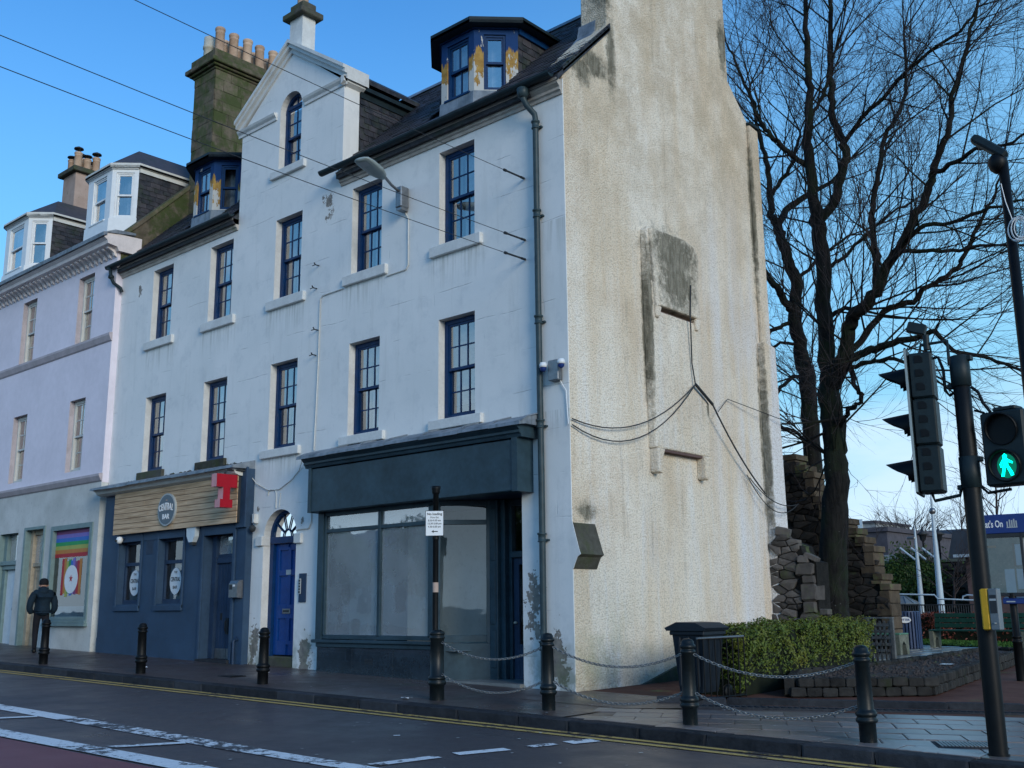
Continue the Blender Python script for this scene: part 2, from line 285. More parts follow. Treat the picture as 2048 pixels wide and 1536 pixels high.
def larch():
    g = G('larch_board'); n = g.noise(1.0, 6, 0.6, g.scl(g.pos(), (1.2, 9, 22))); n2 = g.noise(3, 3)
    col = g.mix(g.mr(n, 0.35, 0.65), (0.44, 0.29, 0.17), (0.70, 0.51, 0.33)); col = g.mix(g.mr(g.vor(2.6), 0.035, 0.02), col, (0.10, 0.06, 0.035))
    col = g.mix(g.mr(g.rnd(), 0, 1), g.mix(0.14, col, (0, 0, 0)), col)
    return g.end(col, 0.75, n, 0.3, 0.004)
MAT.update(
 clearglass=glass('clear_glass', (0.86, 0.92, 0.95), 0.02),
 facade=facade_paint(), harl=harl(), slate=slate(), lead=lead(), glass=glass(), shopglass=filmed_glass('shop_glass'),
 navy=plain('navy_paint', (0.003, 0.034, 0.115), 0.4, 0.25), blue=plain('blue_door_paint', (0.006, 0.058, 0.235), 0.38, 0.15), cladding=dormer_wood(),
 trim=plain('stone_trim_paint', (0.66, 0.67, 0.65), 0.6, 0.12, 3), cornice=stonemat('weathered_cornice', (0.33, 0.30, 0.26), (0.52, 0.48, 0.43), 0.1, 3, rv=0),
 gutter=plain('cast_iron_gutter', (0.010, 0.022, 0.028), 0.55, 0.3, spec=.3), pipe=plain('downpipe_paint', (0.035, 0.060, 0.070), 0.45, 0.25),
 barblue=plain('bar_wall_paint', (0.032, 0.066, 0.118), 0.6, 0.2, 1.2), bardark=plain('bar_trim_paint', (0.026, 0.052, 0.100), 0.5, 0.2, 3),
 shopgrey=plain('shopfront_paint', (0.030, 0.060, 0.080), 0.42, 0.32, 1.3), shopstall=plain('polished_granite', (0.022, 0.034, 0.046), 0.16, 0.4, 3, spec=.5, coat=0.5),
 pink=plain('lilac_render', (0.75, 0.70, 0.765), 0.7, 0.08, 0.8), pinktrim=plain('mauve_trim', (0.47, 0.42, 0.44), 0.7, 0.15, 3), pinkcream=plain('cream_trim', (0.74, 0.68, 0.66), 0.7, 0.12, 3),
 greyrender=stonemat('washed_grey_render', (0.46, 0.475, 0.45), (0.61, 0.625, 0.60), 0.0, 1.2, rv=0, bs=0.2),
 teal=plain('teal_frame_paint', (0.17, 0.25, 0.25), 0.5, 0.15), white=plain('white_gloss', (0.76, 0.78, 0.78), 0.35, 0.05), offwhite=plain('offwhite', (0.62, 0.62, 0.58), 0.6, 0.1),
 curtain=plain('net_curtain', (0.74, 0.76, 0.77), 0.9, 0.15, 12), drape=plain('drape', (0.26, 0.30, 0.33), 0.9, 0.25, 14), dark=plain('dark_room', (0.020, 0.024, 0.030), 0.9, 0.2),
 black=plain('black_paint', (0.004, 0.005, 0.006), 0.5, 0.3, 8, spec=.2), iron=plain('bollard_iron', (0.006, 0.010, 0.012), 0.42, 0.3, 14, spec=.3), steel=plain('galvanised_steel', (0.24, 0.25, 0.26), 0.4, 0.2, 12, metal=0.8),
 chain=plain('chain_steel', (0.30, 0.30, 0.29), 0.45, 0.3, 20, metal=0.7), wood=larch(),
 red=plain('red_sign', (0.38, 0.008, 0.020), 0.4, 0.1), pinkside=plain('pale_sign_red', (0.62, 0.30, 0.31), 0.5, 0.1), signgrey=plain('sign_grey', (0.115, 0.15, 0.175), 0.5, 0.06), rim=plain('sign_rim', (0.38, 0.42, 0.43), 0.5, 0.06),
 letter=plain('white_letter', (0.80, 0.82, 0.82), 0.5, 0.02), ink=plain('dark_ink', (0.03, 0.035, 0.04), 0.6, 0.1), sticker=plain('white_sticker', (0.74, 0.77, 0.78), 0.5, 0.06),
 chimstone=stonemat('chimney_stone', (0.085, 0.072, 0.050), (0.19, 0.155, 0.11), 0.75, 4, (0.055, 0.080, 0.022), rv=.12), pot=stonemat('buff_clay', (0.44, 0.29, 0.20), (0.60, 0.42, 0.30), 0, 6, rv=0.15, bs=0.2), potcream=plain('cream_clay', (0.52, 0.50, 0.42), 0.7, 0.15),
 pinkchim=stonemat('buff_chimney_render', (0.36, 0.26, 0.21), (0.50, 0.38, 0.32), 0.05, 1.5, rv=0, bs=0.3), mossstone=stonemat('mossy_stone', (0.035, 0.034, 0.027), (0.095, 0.092, 0.075), 0.6, 6, (0.05, 0.065, 0.022)),
 rubble=stonemat('rubble_stone', (0.040, 0.036, 0.034), (0.115, 0.104, 0.096), 0.25, 5, rv=0.45), mortar=stonemat('dark_mortar', (0.008, 0.008, 0.007), (0.022, 0.020, 0.018), 0.1, 8, rv=0), bedstone=stonemat('dark_bed_stone', (0.014, 0.014, 0.014), (0.042, 0.040, 0.037), 0.25, 6, (0.02, 0.028, 0.01)), coping=stonemat('sandstone_coping', (0.055, 0.042, 0.030), (0.125, 0.095, 0.066), 0.35, 4, rv=0.2),
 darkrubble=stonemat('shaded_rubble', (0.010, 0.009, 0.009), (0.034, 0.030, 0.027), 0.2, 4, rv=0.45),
 road=asphalt('road_asphalt', (0.046, 0.041, 0.046), (0.060, 0.053, 0.059), 0.45), redroad=asphalt('red_surfacing', (0.145, 0.038, 0.045), (0.20, 0.058, 0.062), 0.2), pave=asphalt('red_brown_footway', (0.048, 0.034, 0.032), (0.085, 0.062, 0.056), 0.5, (0.035, 0.04, 0.028)),
 redpath=stonemat('red_chip_path', (0.085, 0.032, 0.022), (0.15, 0.070, 0.050), 0.05, 2, rv=0, bs=.4), earth=stonemat('bare_soil', (0.040, 0.034, 0.032), (0.085, 0.070, 0.065), 0.1, 9, rv=0, bs=1.0), grass=plain('turf', (0.045, 0.12, 0.022), 0.9, 0.35, 12, 0.8), groundm=plain('waste_ground', (0.09, 0.085, 0.07), 0.9, 0.3, 0.5),
 kerb=stonemat('whin_kerb', (0.012, 0.015, 0.020), (0.040, 0.044, 0.052), -0.6, 7, rv=0.3, rough=0.75), slab=stonemat('paving_slab', (0.115, 0.092, 0.088), (0.20, 0.175, 0.17), 0.04, 3, rv=0.25, rough=0.30, bs=0.2, spec=.5), slabw=stonemat('flagstone', (0.16, 0.17, 0.165), (0.25, 0.26, 0.25), 0.1, 3, rv=0.12, rough=0.35, bs=0.2, spec=.4),
 yellow=roadpaint('yellow_line', (0.55, 0.38, 0.12), 0.12), whiteline=roadpaint('white_line', (0.74, 0.77, 0.78), 0.14), wornline=roadpaint('worn_line', (0.74, 0.76, 0.77), 0.40), midline=roadpaint('half_worn_line', (0.76, 0.78, 0.79), 0.22),
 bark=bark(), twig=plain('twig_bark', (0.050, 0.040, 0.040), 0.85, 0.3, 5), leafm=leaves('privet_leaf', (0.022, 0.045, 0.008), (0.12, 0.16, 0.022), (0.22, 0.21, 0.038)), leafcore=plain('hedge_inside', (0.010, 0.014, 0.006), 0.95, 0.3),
 beech=leaves('dead_beech_leaf', (0.10, 0.025, 0.018), (0.20, 0.055, 0.035), (0.12, 0.05, 0.03)), ivy=leaves('ivy_leaf', (0.020, 0.045, 0.010), (0.055, 0.095, 0.016), (0.08, 0.11, 0.02)),
 binplastic=plain('bin_plastic', (0.010, 0.016, 0.024), 0.5, 0.2, spec=.3), binblue=plain('litter_bin_blue', (0.035, 0.060, 0.125), 0.4, 0.25), benchgreen=plain('bench_green', (0.015, 0.065, 0.048), 0.5, 0.25), benchtop=plain('pale_seat_green', (0.10, 0.24, 0.16), 0.3, 0.2), concrete=stonemat('mossy_concrete', (0.10, 0.11, 0.085), (0.20, 0.21, 0.17), 0.3, 6, rv=0),
 sigbody=plain('signal_housing', (0.011, 0.021, 0.025), 0.5, 0.25, 9, spec=.25), siglight=plain('signal_plate_edge', (0.30, 0.36, 0.36), 0.5, 0.1), btn=plain('yellow_box', (0.58, 0.33, 0.02), 0.45, 0.1), btngrey=plain('button_face', (0.14, 0.17, 0.19), 0.35, 0.1),
 boardblue=plain('board_blue', (0.018, 0.045, 0.19), 0.4, 0.08), coat=plain('coat_cloth', (0.007, 0.020, 0.034), 0.85, 0.25, 14), trousers=plain('trouser_cloth', (0.010, 0.011, 0.016), 0.9, 0.2), skin=plain('skin', (0.38, 0.22, 0.17), 0.6, 0.05), hat=plain('wool_hat', (0.008, 0.009, 0.012), 0.95, 0.2),
 doorbrown=plain('bare_door_wood', (0.19, 0.12, 0.065), 0.7, 0.35, 5), doorcream=plain('primed_door', (0.42, 0.36, 0.27), 0.7, 0.3, 4), palewhite=plain('pale_door_paint', (0.60, 0.68, 0.72), 0.5, 0.08), farroof=plain('far_roof', (0.085, 0.078, 0.090), 0.8, 0.25, 2), farroof2=plain('far_slate', (0.05, 0.06, 0.075), 0.8, 0.2, 2), farwall=plain('far_harled_wall', (0.30, 0.31, 0.31), 0.85, 0.12, 2), brickw=plain('far_brick', (0.13, 0.085, 0.08), 0.85, 0.2, 5),
 mast=plain('white_mast', (0.46, 0.56, 0.62), 0.35, 0.08))
# ------------------------------------------------------------------ mesh helpers
class MB:
    def __init__(s): s.v = []; s.f = []; s.sm = []
    def add(s, vs, fs, sm=False):
        b = len(s.v); s.v += [tuple(q) for q in vs]
        for f in fs: s.f.append(tuple(b + i for i in f)); s.sm.append(sm)
        return s
    def quad(s, a, b, c, d): return s.add((a, b, c, d), ((0, 1, 2, 3),))
    def poly(s, vs): return s.add(vs, (tuple(range(len(vs))),))
    def box(s, x0, x1, y0, y1, z0, z1):
        return s.add([(x, y, z) for x in (x0, x1) for y in (y0, y1) for z in (z0, z1)],
                     ((0, 1, 3, 2), (4, 6, 7, 5), (0, 4, 5, 1), (2, 3, 7, 6), (0, 2, 6, 4), (1, 5, 7, 3)))
    def bevbox(s, x0, x1, y0, y1, z0, z1, b=0.01):
        m = Matrix.Identity(4)
        pts = []
        for z, i in ((z0, b), (z0 + b, 0), (z1 - b, 0), (z1, b)):
            pts.append([(x0 + i + b, y0 + i, z), (x1 - i - b, y0 + i, z), (x1 - i, y0 + i + b, z), (x1 - i, y1 - i - b, z), (x1 - i - b, y1 - i, z), (x0 + i + b, y1 - i, z), (x0 + i, y1 - i - b, z), (x0 + i, y0 + i + b, z)])
        vs = sum(pts, []); fs = [tuple(range(7, -1, -1)), tuple(range(24, 32))]
        for k in range(3):
            for i in range(8): j = (i + 1) % 8; fs.append((k * 8 + i, k * 8 + j, k * 8 + 8 + j, k * 8 + 8 + i))
        return s.add(vs, fs)
    def prism(s, pts, ax, a0, a1):
        """pts: 2-D polygon; ax 'x' -> (y,z), 'y' -> (x,z), 'z' -> (x,y)"""
        def P(p, a): return {'x': (a, p[0], p[1]), 'y': (p[0], a, p[1]), 'z': (p[0], p[1], a)}[ax]
        n = len(pts); vs = [P(p, a0) for p in pts] + [P(p, a1) for p in pts]
        fs = [tuple(range(n - 1, -1, -1)), tuple(range(n, 2 * n))] + [(i, (i + 1) % n, n + (i + 1) % n, n + i) for i in range(n)]
        return s.add(vs, fs)
    def tube(s, pts, r, n=8, cap=True, sm=True):
        pts = [Vector(p) for p in pts]; k = len(pts)
        if not isinstance(r, (list, tuple)): r = [r] * k
        vs = []; prev = None
        for i, p in enumerate(pts):
            d = (pts[min(i + 1, k - 1)] - pts[max(i - 1, 0)])
            if d.length < 1e-9: d = Vector((0, 0, 1))
            d.normalize()
            if prev is None: a = d.orthogonal().normalized()
            else:
                a = prev - d * prev.dot(d)
                a = a.normalized() if a.length > 1e-6 else d.orthogonal().normalized()
            prev = a; b = d.cross(a)
            for j in range(n):
                t = 2 * math.pi * j / n; vs.append(p + (a * math.cos(t) + b * math.sin(t)) * r[i])
        fs = [(i * n + j, i * n + (j + 1) % n, (i + 1) * n + (j + 1) % n, (i + 1) * n + j) for i in range(k - 1) for j in range(n)]
        s.add(vs, fs, sm)
        if cap: s.add(vs[:n], (tuple(range(n - 1, -1, -1)),)); s.add(vs[-n:], (tuple(range(n)),))
        return s
    def lathe(s, prof, cx=0, cy=0, z0=0, n=20, sm=True):
        vs = []; k = len(prof)
        for r, z in prof:
            for j in range(n): t = 2 * math.pi * j / n; vs.append((cx + r * math.cos(t), cy + r * math.sin(t), z0 + z))
        fs = [(i * n + j, i * n + (j + 1) % n, (i + 1) * n + (j + 1) % n, (i + 1) * n + j) for i in range(k - 1) for j in range(n)]
        s.add(vs, fs, sm)
        if prof[0][0] > 1e-4: s.add(vs[:n], (tuple(range(n - 1, -1, -1)),))
        if prof[-1][0] > 1e-4: s.add(vs[-n:], (tuple(range(n)),))
        return s
    def xf(s, M, a=0):
        for i in range(a, len(s.v)): s.v[i] = tuple(M @ Vector(s.v[i]))
        return s

def wloc(o):
    v = Vector((0, 0, 0))
    while o is not None: v += o.location; o = o.parent
    return v
def mesh_of(name, mb, mat, off=None):
    me = bpy.data.meshes.new(name)
    if off is not None and off.length > 0: vs = [(a - off.x, b - off.y, c - off.z) for a, b, c in mb.v]
    else: vs = mb.v
    me.from_pydata(vs, [], mb.f)
    if any(mb.sm): me.polygons.foreach_set('use_smooth', mb.sm)
    if mat is not None: me.materials.append(MAT[mat] if isinstance(mat, str) else mat)
    me.update(); return me
def obj(name, mb, mat, parent=None, kind=None, label=None):
    off = wloc(parent) if parent is not None else None
    o = bpy.data.objects.new(name, mesh_of(name, mb, mat, off)); COL.objects.link(o)
    o.parent = parent
    if kind: o['kind'] = kind
    if label: o['label'] = label
    return o
def inst(name, me, parent, loc=(0, 0, 0), sc=(1, 1, 1), rot=(0, 0, 0)):
    """an object of its own that shares the mesh; loc is in world axes"""
    o = bpy.data.objects.new(name, me); COL.objects.link(o); o.parent = parent
    o.location = Vector(loc) - wloc(parent); o.scale = sc; o.rotation_euler = rot
    return o
def thing(name, label, cat, loc=(0, 0, 0), group=None):
    o = bpy.data.objects.new(name, None); COL.objects.link(o); o.empty_display_size = 0.3
    o.location = loc; o['label'] = label; o['category'] = cat
    if group: o['group'] = group
    return o
def tag(o, label, cat, group=None):
    o['label'] = label; o['category'] = cat
    if group: o['group'] = group
    return o
def copytree(o, parent=None):
    c = o.copy(); COL.objects.link(c)
    if parent is not None: c.parent = parent
    for ch in list(o.children): copytree(ch, c)
    return c
def text(name, s, size, loc, mat, parent, rot=(math.pi / 2, 0, 0), ext=0.004, align='CENTER', sx=1.0, bold=0.0):
    cu = bpy.data.curves.new(name, 'FONT'); cu.body = s; cu.size = size; cu.align_x = align; cu.align_y = 'CENTER'; cu.extrude = ext; cu.offset = bold
    o = bpy.data.objects.new(name, cu); COL.objects.link(o)
    dg = bpy.context.evaluated_depsgraph_get(); me = bpy.data.meshes.new_from_object(o.evaluated_get(dg))
    bpy.data.objects.remove(o); me.materials.clear(); me.materials.append(MAT[mat])
    m = bpy.data.objects.new(name, me); COL.objects.link(m); m.parent = parent
    m.location = Vector(loc) - wloc(parent); m.rotation_euler = rot; m.scale = (sx, 1, 1)
    return m
def unit_stone(seed, amp=0.06, rnd=0.16):
    """rough rounded block filling about +-0.5 on each axis"""
    rs = random.Random(seed); mb = MB(); b = rnd
    v = []; 
    for z in (-0.5, -0.5 + b, 0.5 - b, 0.5):
        i = b if abs(z) == 0.5 else 0
        for x, y in ((-.5 + i + b * .6, -.5 + i), (.5 - i - b * .6, -.5 + i), (.5 - i, -.5 + i + b * .6), (.5 - i, .5 - i - b * .6), (.5 - i - b * .6, .5 - i), (-.5 + i + b * .6, .5 - i), (-.5 + i, .5 - i - b * .6), (-.5 + i, -.5 + i + b * .6)):
            v.append((x + rs.uniform(-amp, amp), y + rs.uniform(-amp, amp), z + rs.uniform(-amp, amp)))
    f = [tuple(range(7, -1, -1)), tuple(range(24, 32))]
    for k in range(3):
        for i in range(8): j = (i + 1) % 8; f.append((k * 8 + i, k * 8 + j, k * 8 + 8 + j, k * 8 + 8 + i))
    mb.add(v, f); return mb
def grid_wall(mb, x0, x1, z0, z1, y, holes, depth=0.22, rev=None):
    """wall facing -Y with rectangular openings (hx0,hx1,hz0,hz1) and their reveals"""
    xs = sorted({x0, x1} | {h[0] for h in holes} | {h[1] for h in holes}); zs = sorted({z0, z1} | {h[2] for h in holes} | {h[3] for h in holes})
    for a, b in zip(xs, xs[1:]):
        for c, d in zip(zs, zs[1:]):
            mx, mz = (a + b) / 2, (c + d) / 2
            if any(h[0] < mx < h[1] and h[2] < mz < h[3] for h in holes): continue
            mb.quad((a, y, c), (b, y, c), (b, y, d), (a, y, d))
    for h in holes:
        if len(h) > 4 and h[4] == 0: continue
        D = h[4] if len(h) > 4 else depth
        if isinstance(rev, list): t = MB(); rev.append(t)
        else: t = rev if rev is not None else mb
        a, b, c, d = h[:4]
        t.quad((a, y, c), (a, y, d), (a, y + D, d), (a, y + D, c)); t.quad((b, y, d), (b, y, c), (b, y + D, c), (b, y + D, d))
        t.quad((a, y, d), (b, y, d), (b, y + D, d), (a, y + D, d)); t.quad((a, y, c), (a, y + D, c), (b, y + D, c), (b, y, c))

def revs(rv, mat, parent):
    for m in rv:
        if m.f: obj('reveal', m, mat, parent)
# ------------------------------------------------------------------ ground
def gz(x, y):
    xc = max(-70, min(25, x)); yc = max(-40, min(40, y))
    return -1.27 - 0.0207 * (xc + 10.4) + 0.01 * (yc - 13)
def kerb_y(x): return 10.24 + 0.036 * (x + 9)
def sheet(name, poly_or_rect, off, mat, nx=24, ny=8, kind='structure', parent=None):
    x0, x1, y0, y1 = poly_or_rect; mb = MB(); vs = []; fs = []
    for i in range(nx + 1):
        for j in range(ny + 1):
            x = x0 + (x1 - x0) * i / nx; a = y0(x) if callable(y0) else y0; b = y1(x) if callable(y1) else y1
            y = a + (b - a) * j / ny; vs.append((x, y, gz(x, y) + off))
    for i in range(nx):
        for j in range(ny):
            k = i * (ny + 1) + j; fs.append((k, k + ny + 1, k + ny + 2, k + 1))
    mb.add(vs, fs); return obj(name, mb, mat, parent, kind if parent is None else None)
def flat_poly(name, pts, off, mat, kind='structure', parent=None):
    mb = MB(); mb.poly([(x, y, gz(x, y) + off) for x, y in pts]); return obj(name, mb, mat, parent, kind if parent is None else None)
mb = MB(); gx_ = [-900, -70, 25, 900]; gy_ = [-900, -40, 40, 1200]
mb.add([(x, y, gz(x, y) - 0.22) for x in gx_ for y in gy_], [(i * 4 + j, i * 4 + 4 + j, i * 4 + 5 + j, i * 4 + 1 + j) for i in range(3) for j in range(3)])
obj('ground', mb, 'groundm', None, 'structure')
road = sheet('road', (-70, 25, -6.0, kerb_y), -0.12, 'road', 40, 14)
flat_poly('red_surfacing', [(-40, 3.0), (-6, 3.0), (-6, 5.62 + .13), (-13, 5.50), (-40, 5.0)], -0.116, 'redroad', parent=road)
def line(name, pts, wd, mat, off=-0.112):
    mb = MB()
    for (xa, ya), (xb, yb) in zip(pts, pts[1:]):
        n = max(1, int(math.hypot(xb - xa, yb - ya) / 2)); dx, dy = xb - xa, yb - ya; l = math.hypot(dx, dy); px, py = -dy / l * wd / 2, dx / l * wd / 2
        for i in range(n):
            q = []
            for t, s_ in ((i / n, -1), ((i + 1) / n, -1), ((i + 1) / n, 1), (i / n, 1)):
                x, y = xa + dx * t + px * s_, ya + dy * t + py * s_; q.append((x, y, gz(x, y) + off))
            mb.quad(*q)
    return obj(name, mb, mat, road)
for d in (0.13, 0.34):
    line('yellow_line', [(x, kerb_y(x) - d) for x in (-45, -30, -20, -12, -6, 5)], 0.10, 'yellow')
line('white_line', [(-40, 5.9), (-16.5, 6.80)], 0.24, 'whiteline'); line('white_line', [(-16.5, 6.80), (-14, 6.83)], 0.30, 'midline'); line('white_line', [(-14, 6.83), (-9.9, 6.85)], 0.30, 'wornline'); line('white_line', [(-9.9, 6.85), (-6, 6.98)], 0.26, 'whiteline')
line('white_line', [(-40, 5.0), (-13.2, 5.66), (-9.4, 5.84), (-6, 5.90)], 0.30, 'whiteline', -0.108)
for k in range(6):
    x = -10.9 - 3.6 * k; y = 6.68 - 0.03 * k
    line('chevron_bar', [(x - 0.35, y - 0.75), (x, y)], 0.14, 'whiteline', -0.108)
line('crossing_dash', [(-8.24, 7.10), (-8.12, 7.88)], 0.16, 'wornline'); line('crossing_dash', [(-8.10, 8.12), (-7.92, 8.72)], 0.17, 'whiteline')
line('crossing_dash', [(-7.86, 9.0), (-7.78, 9.35)], 0.15, 'wornline'); line('crossing_dash', [(-7.72, 9.5), (-7.62, 9.86)], 0.22, 'whiteline')
line('road_sticker', [(-9.6, 8.6), (-9.55, 8.66)], 0.05, 'whiteline')
# footway sheets
sheet('pavement', (-70, -8.62, lambda x: kerb_y(x) + 0.26, 13.3), 0.0, 'pave', 40, 6)
sheet('pavement_bed', (-8.62, 25, lambda x: kerb_y(x) + 0.26, lambda x: 17.2 + 0.62 * (x + 4)), -0.010, 'pave', 12, 6)
flat_poly('pavement_patch', [(-8.62, 11.7), (-7.98, 12.25), (-8.3, 13.25), (-10.4, 13.0), (-10.4, 11.7)], 0.004, 'pave')
sheet('park_path', (-60, 25, 13.3, 60), -0.006, 'redpath', 30, 20)
kerb = bpy.data.objects.new('kerb', None); COL.objects.link(kerb); kerb['kind'] = 'structure'
kst = [mesh_of('kerb_stone', unit_stone(50 + i, 0.018, 0.05), 'kerb') for i in range(4)]
x = -44.0; ks = []
while x < 4:
    l = U(0.75, 1.15); y = kerb_y(x + l / 2) + 0.135
    inst('kerb_stone', random.choice(kst), kerb, (x + l / 2, y, gz(x + l / 2, y) - 0.083), (l - 0.012, 0.27, 0.17), (0, 0.0207, 0.036)); x += l
# paving slabs on the right: staggered rows running with the inner edge
slabs = bpy.data.objects.new('paving', None); COL.objects.link(slabs); slabs['kind'] = 'structure'
sm_ = [mesh_of('paving_slab', unit_stone(70 + i, 0.004, 0.03), 'slab') for i in range(4)]
ea = math.atan2(14.46 - 12.62, -4.41 + 7.65); ux, uy = math.cos(ea), math.sin(ea); vx, vy = -uy, ux
def inside(x, y):
    return y > kerb_y(x) + 0.45 and (x - -7.65) * vx + (y - 12.62) * vy < -0.28 and x > -8.55 + 0.0 * y and x < 3 and (y < 11.5 + (x + 8.6) * 1.1 + 2.5)
i = 0; b_ = -3.4
while b_ < 0.2:
    a = -2.2 + (0.3 if i % 2 else 0)
    while a < 9.5:
        l = 0.6; cx = -7.65 + (a + l / 2) * ux + (b_ + 0.225) * vx; cy = 12.62 + (a + l / 2) * uy + (b_ + 0.225) * vy
        if inside(cx, cy): inst('paving_slab', random.choice(sm_), slabs, (cx, cy, gz(cx, cy) - 0.03 + U(-0.002, 0.003)), (l - 0.012, 0.45 - 0.012, 0.06), (0.0087, 0.0207 * ux, ea))
        a += l
    b_ += 0.45; i += 1
# border course next to the kerb
x = -8.5
while x < 3:
    y = kerb_y(x) + 0.27 + 0.15; inst('paving_slab', sm_[0], slabs, (x + .2, y, gz(x, y) - 0.028), (0.39, 0.29, 0.06), (0.0087, 0.0207, 0.036)); x += 0.4
# granite edging and the slot drain behind the slabs
def along(a, b): return (-7.65 + a * ux + b * vx, 12.62 + a * uy + b * vy)
eg = bpy.data.objects.new('path_edging', None); COL.objects.link(eg); eg['kind'] = 'structure'
for k in range(12):
    x, y = along(-0.4 + k * 0.95, 0.56); inst('edging_stone', kst[k % 4], eg, (x, y, gz(x, y) + 0.0), (0.94, 0.14, 0.16), (0, 0.018, ea))
cg = thing('channel_drain', 'narrow slotted drain channel running along the back of the paving slabs', 'drain', (*along(3, 0.12), gz(-5, 14)))
mb = MB()
for k in range(110):
    x, y = along(-0.2 + k * 0.085, 0.12); M = Matrix.Translation((x, y, gz(x, y) + 0.012)) @ Matrix.Rotation(ea + 0.5, 4, 'Z'); n0 = len(mb.v); mb.box(-0.014, 0.014, -0.075, 0.075, -0.02, 0.006); mb.xf(M, n0)
obj('drain_slots', mb, 'kerb', cg, 'stuff')
mb = MB()
for s_ in (-0.11, 0.11):
    n0 = len(mb.v); mb.box(-0.3, 9.2, s_ - 0.012, s_ + 0.012, -0.03, 0.012)
    for q in range(n0, len(mb.v)): a, b, c = mb.v[q]; x, y = along(a, b + 0.12); mb.v[q] = (x, y, gz(x, y) + 0.004 + c)
obj('drain_rim', mb, 'kerb', cg)
# inspection cover
cvx, cvy = -4.05, 11.42
cov = thing('inspection_cover', 'ribbed metal inspection cover set in the slabs at the foot of the signal pole', 'drain cover', (cvx, cvy, gz(cvx, cvy)))
mb = MB(); mb.box(-0.33, 0.33, -0.24, 0.24, -0.02, 0.008); mb.xf(Matrix.Translation((cvx, cvy, gz(cvx, cvy))) @ Matrix.Rotation(ea, 4, 'Z')); obj('frame', mb, 'kerb', cov)
ribm = MB().box(-0.011, 0.011, -0.2, 0.2, 0.0, 0.008); rm = mesh_of('rib', ribm, 'steel')
for k in range(17):
    a = -0.28 + k * 0.035; inst('rib', rm, cov, (cvx + a * math.cos(ea), cvy + a * math.sin(ea), gz(cvx, cvy) + 0.009), rot=(0, 0, ea))
# ------------------------------------------------------------------ the tenement
FY = 13.0; XL, XR = -25.42, -10.4
house = thing('tenement_house', 'tall white painted corner tenement with navy sash windows, two shopfronts and a bare harled gable', 'building', (-18, 13, gz(-18, 13)))
COLX = [(-23.80, -22.86), (-21.20, -20.25), (-18.60, -17.65), (-15.97, -15.05), (-13.42, -12.50)]
ZU, ZL = (6.59, 8.45), (3.30, 5.17)
holes = [(a, b, *ZU) for a, b in COLX] + [(a, b, *ZL) for a, b in COLX]
holes += [(-18.62, -17.50, -1.28, 2.04, 0.17), (-16.5, -11.44, -1.35, 1.85, 0), (-24.3, -19.3, -1.3, 1.8, 0)]
mb = MB(); rvl = []
grid_wall(mb, XL, XR, -1.55, 8.9, FY, holes, 0.23, rvl); rv = MB(); rv2 = rvl[10]
# wall head gable above the eaves, with its arched window
GL, GRt, GC = -20.08, -16.33, -18.2
AX0, AX1, AZ0, AZ1 = -18.60, -17.80, 9.62, 11.02          # opening, spring line at AZ1
grid_wall(mb, GL, GRt, 8.9, AZ1, FY, [(AX0, AX1, AZ0, AZ1, 0)], 0.2)
for a, c in ((AX0, AX1),):
    rv.quad((a, FY, AZ0), (a, FY, AZ1), (a, FY + .22, AZ1), (a, FY + .22, AZ0)); rv.quad((c, FY, AZ1), (c, FY, AZ0), (c, FY + .22, AZ0), (c, FY + .22, AZ1)); rv.quad((a, FY, AZ0), (a, FY + .22, AZ0), (c, FY + .22, AZ0), (c, FY, AZ0))
def arch_fill(mb, rv, x0, x1, zs, y, dep, top, rr=None, n=14):
    """spandrel above a semicircular arch up to the outline function top(x)"""
    c = (x0 + x1) / 2; r = (x1 - x0) / 2; rz = rr or r; P = [(c - r * math.cos(math.pi * i / n), zs + rz * math.sin(math.pi * i / n)) for i in range(n + 1)]
    for (xa, za), (xb, zb) in zip(P, P[1:]):
        mb.quad((xa, y, za), (xb, y, zb), (xb, y, top(xb)), (xa, y, top(xa)))
        rv.quad((xa, y, za), (xa, y + dep, za), (xb, y + dep, zb), (xb, y, zb))
PK = 12.42
def gtop(x): return 11.02 + (PK - 11.02) * (1 - abs(x - GC) / (GC - GL)) if x < GC else 11.02 + (PK - 11.02) * (1 - (x - GC) / (GRt - GC))
arch_fill(mb, rv, AX0, AX1, AZ1, FY, 0.22, gtop)
mb.poly([(GL, FY, 11.02), (AX0, FY, 11.02), (AX0, FY, gtop(AX0))]); mb.poly([(AX1, FY, 11.02), (GRt, FY, 11.02), (AX1, FY, gtop(AX1))])
# return faces of the wall head gable
mb.quad((GRt, FY, 8.9), (GRt, 13.42, 8.9), (GRt, 13.42, 11.0), (GRt, FY, 11.0)); mb.quad((GL, 13.42, 8.9), (GL, FY, 8.9), (GL, FY, 11.0), (GL, 13.42, 11.0))
# door arch: close the rectangle above the spring line at the sides
hz = 2.04
def dtop(x): return hz
n0 = len(mb.v)
arch_fill(mb, rv2, -18.62, -17.50, 1.48, FY - 0.0, 0.17, dtop, 0.545)
mb.quad((XR, FY, -1.55), (XR, FY + .02, -1.55), (XR, FY + .02, 8.9), (XR, FY, 8.9))
obj('front_wall', mb, 'facade', house); revs(rvl + [rv], 'trim', house)
mb = MB(); mb.box(XL - 0.3, XR + 0.01, FY + 0.42, FY + 0.5, -1.5, 1.9); mb.quad((XL, 13.6, 8.9), (XR - .4, 13.6, 8.9), (XR - .4, 13.6, 1.9), (XL, 13.6, 1.9))
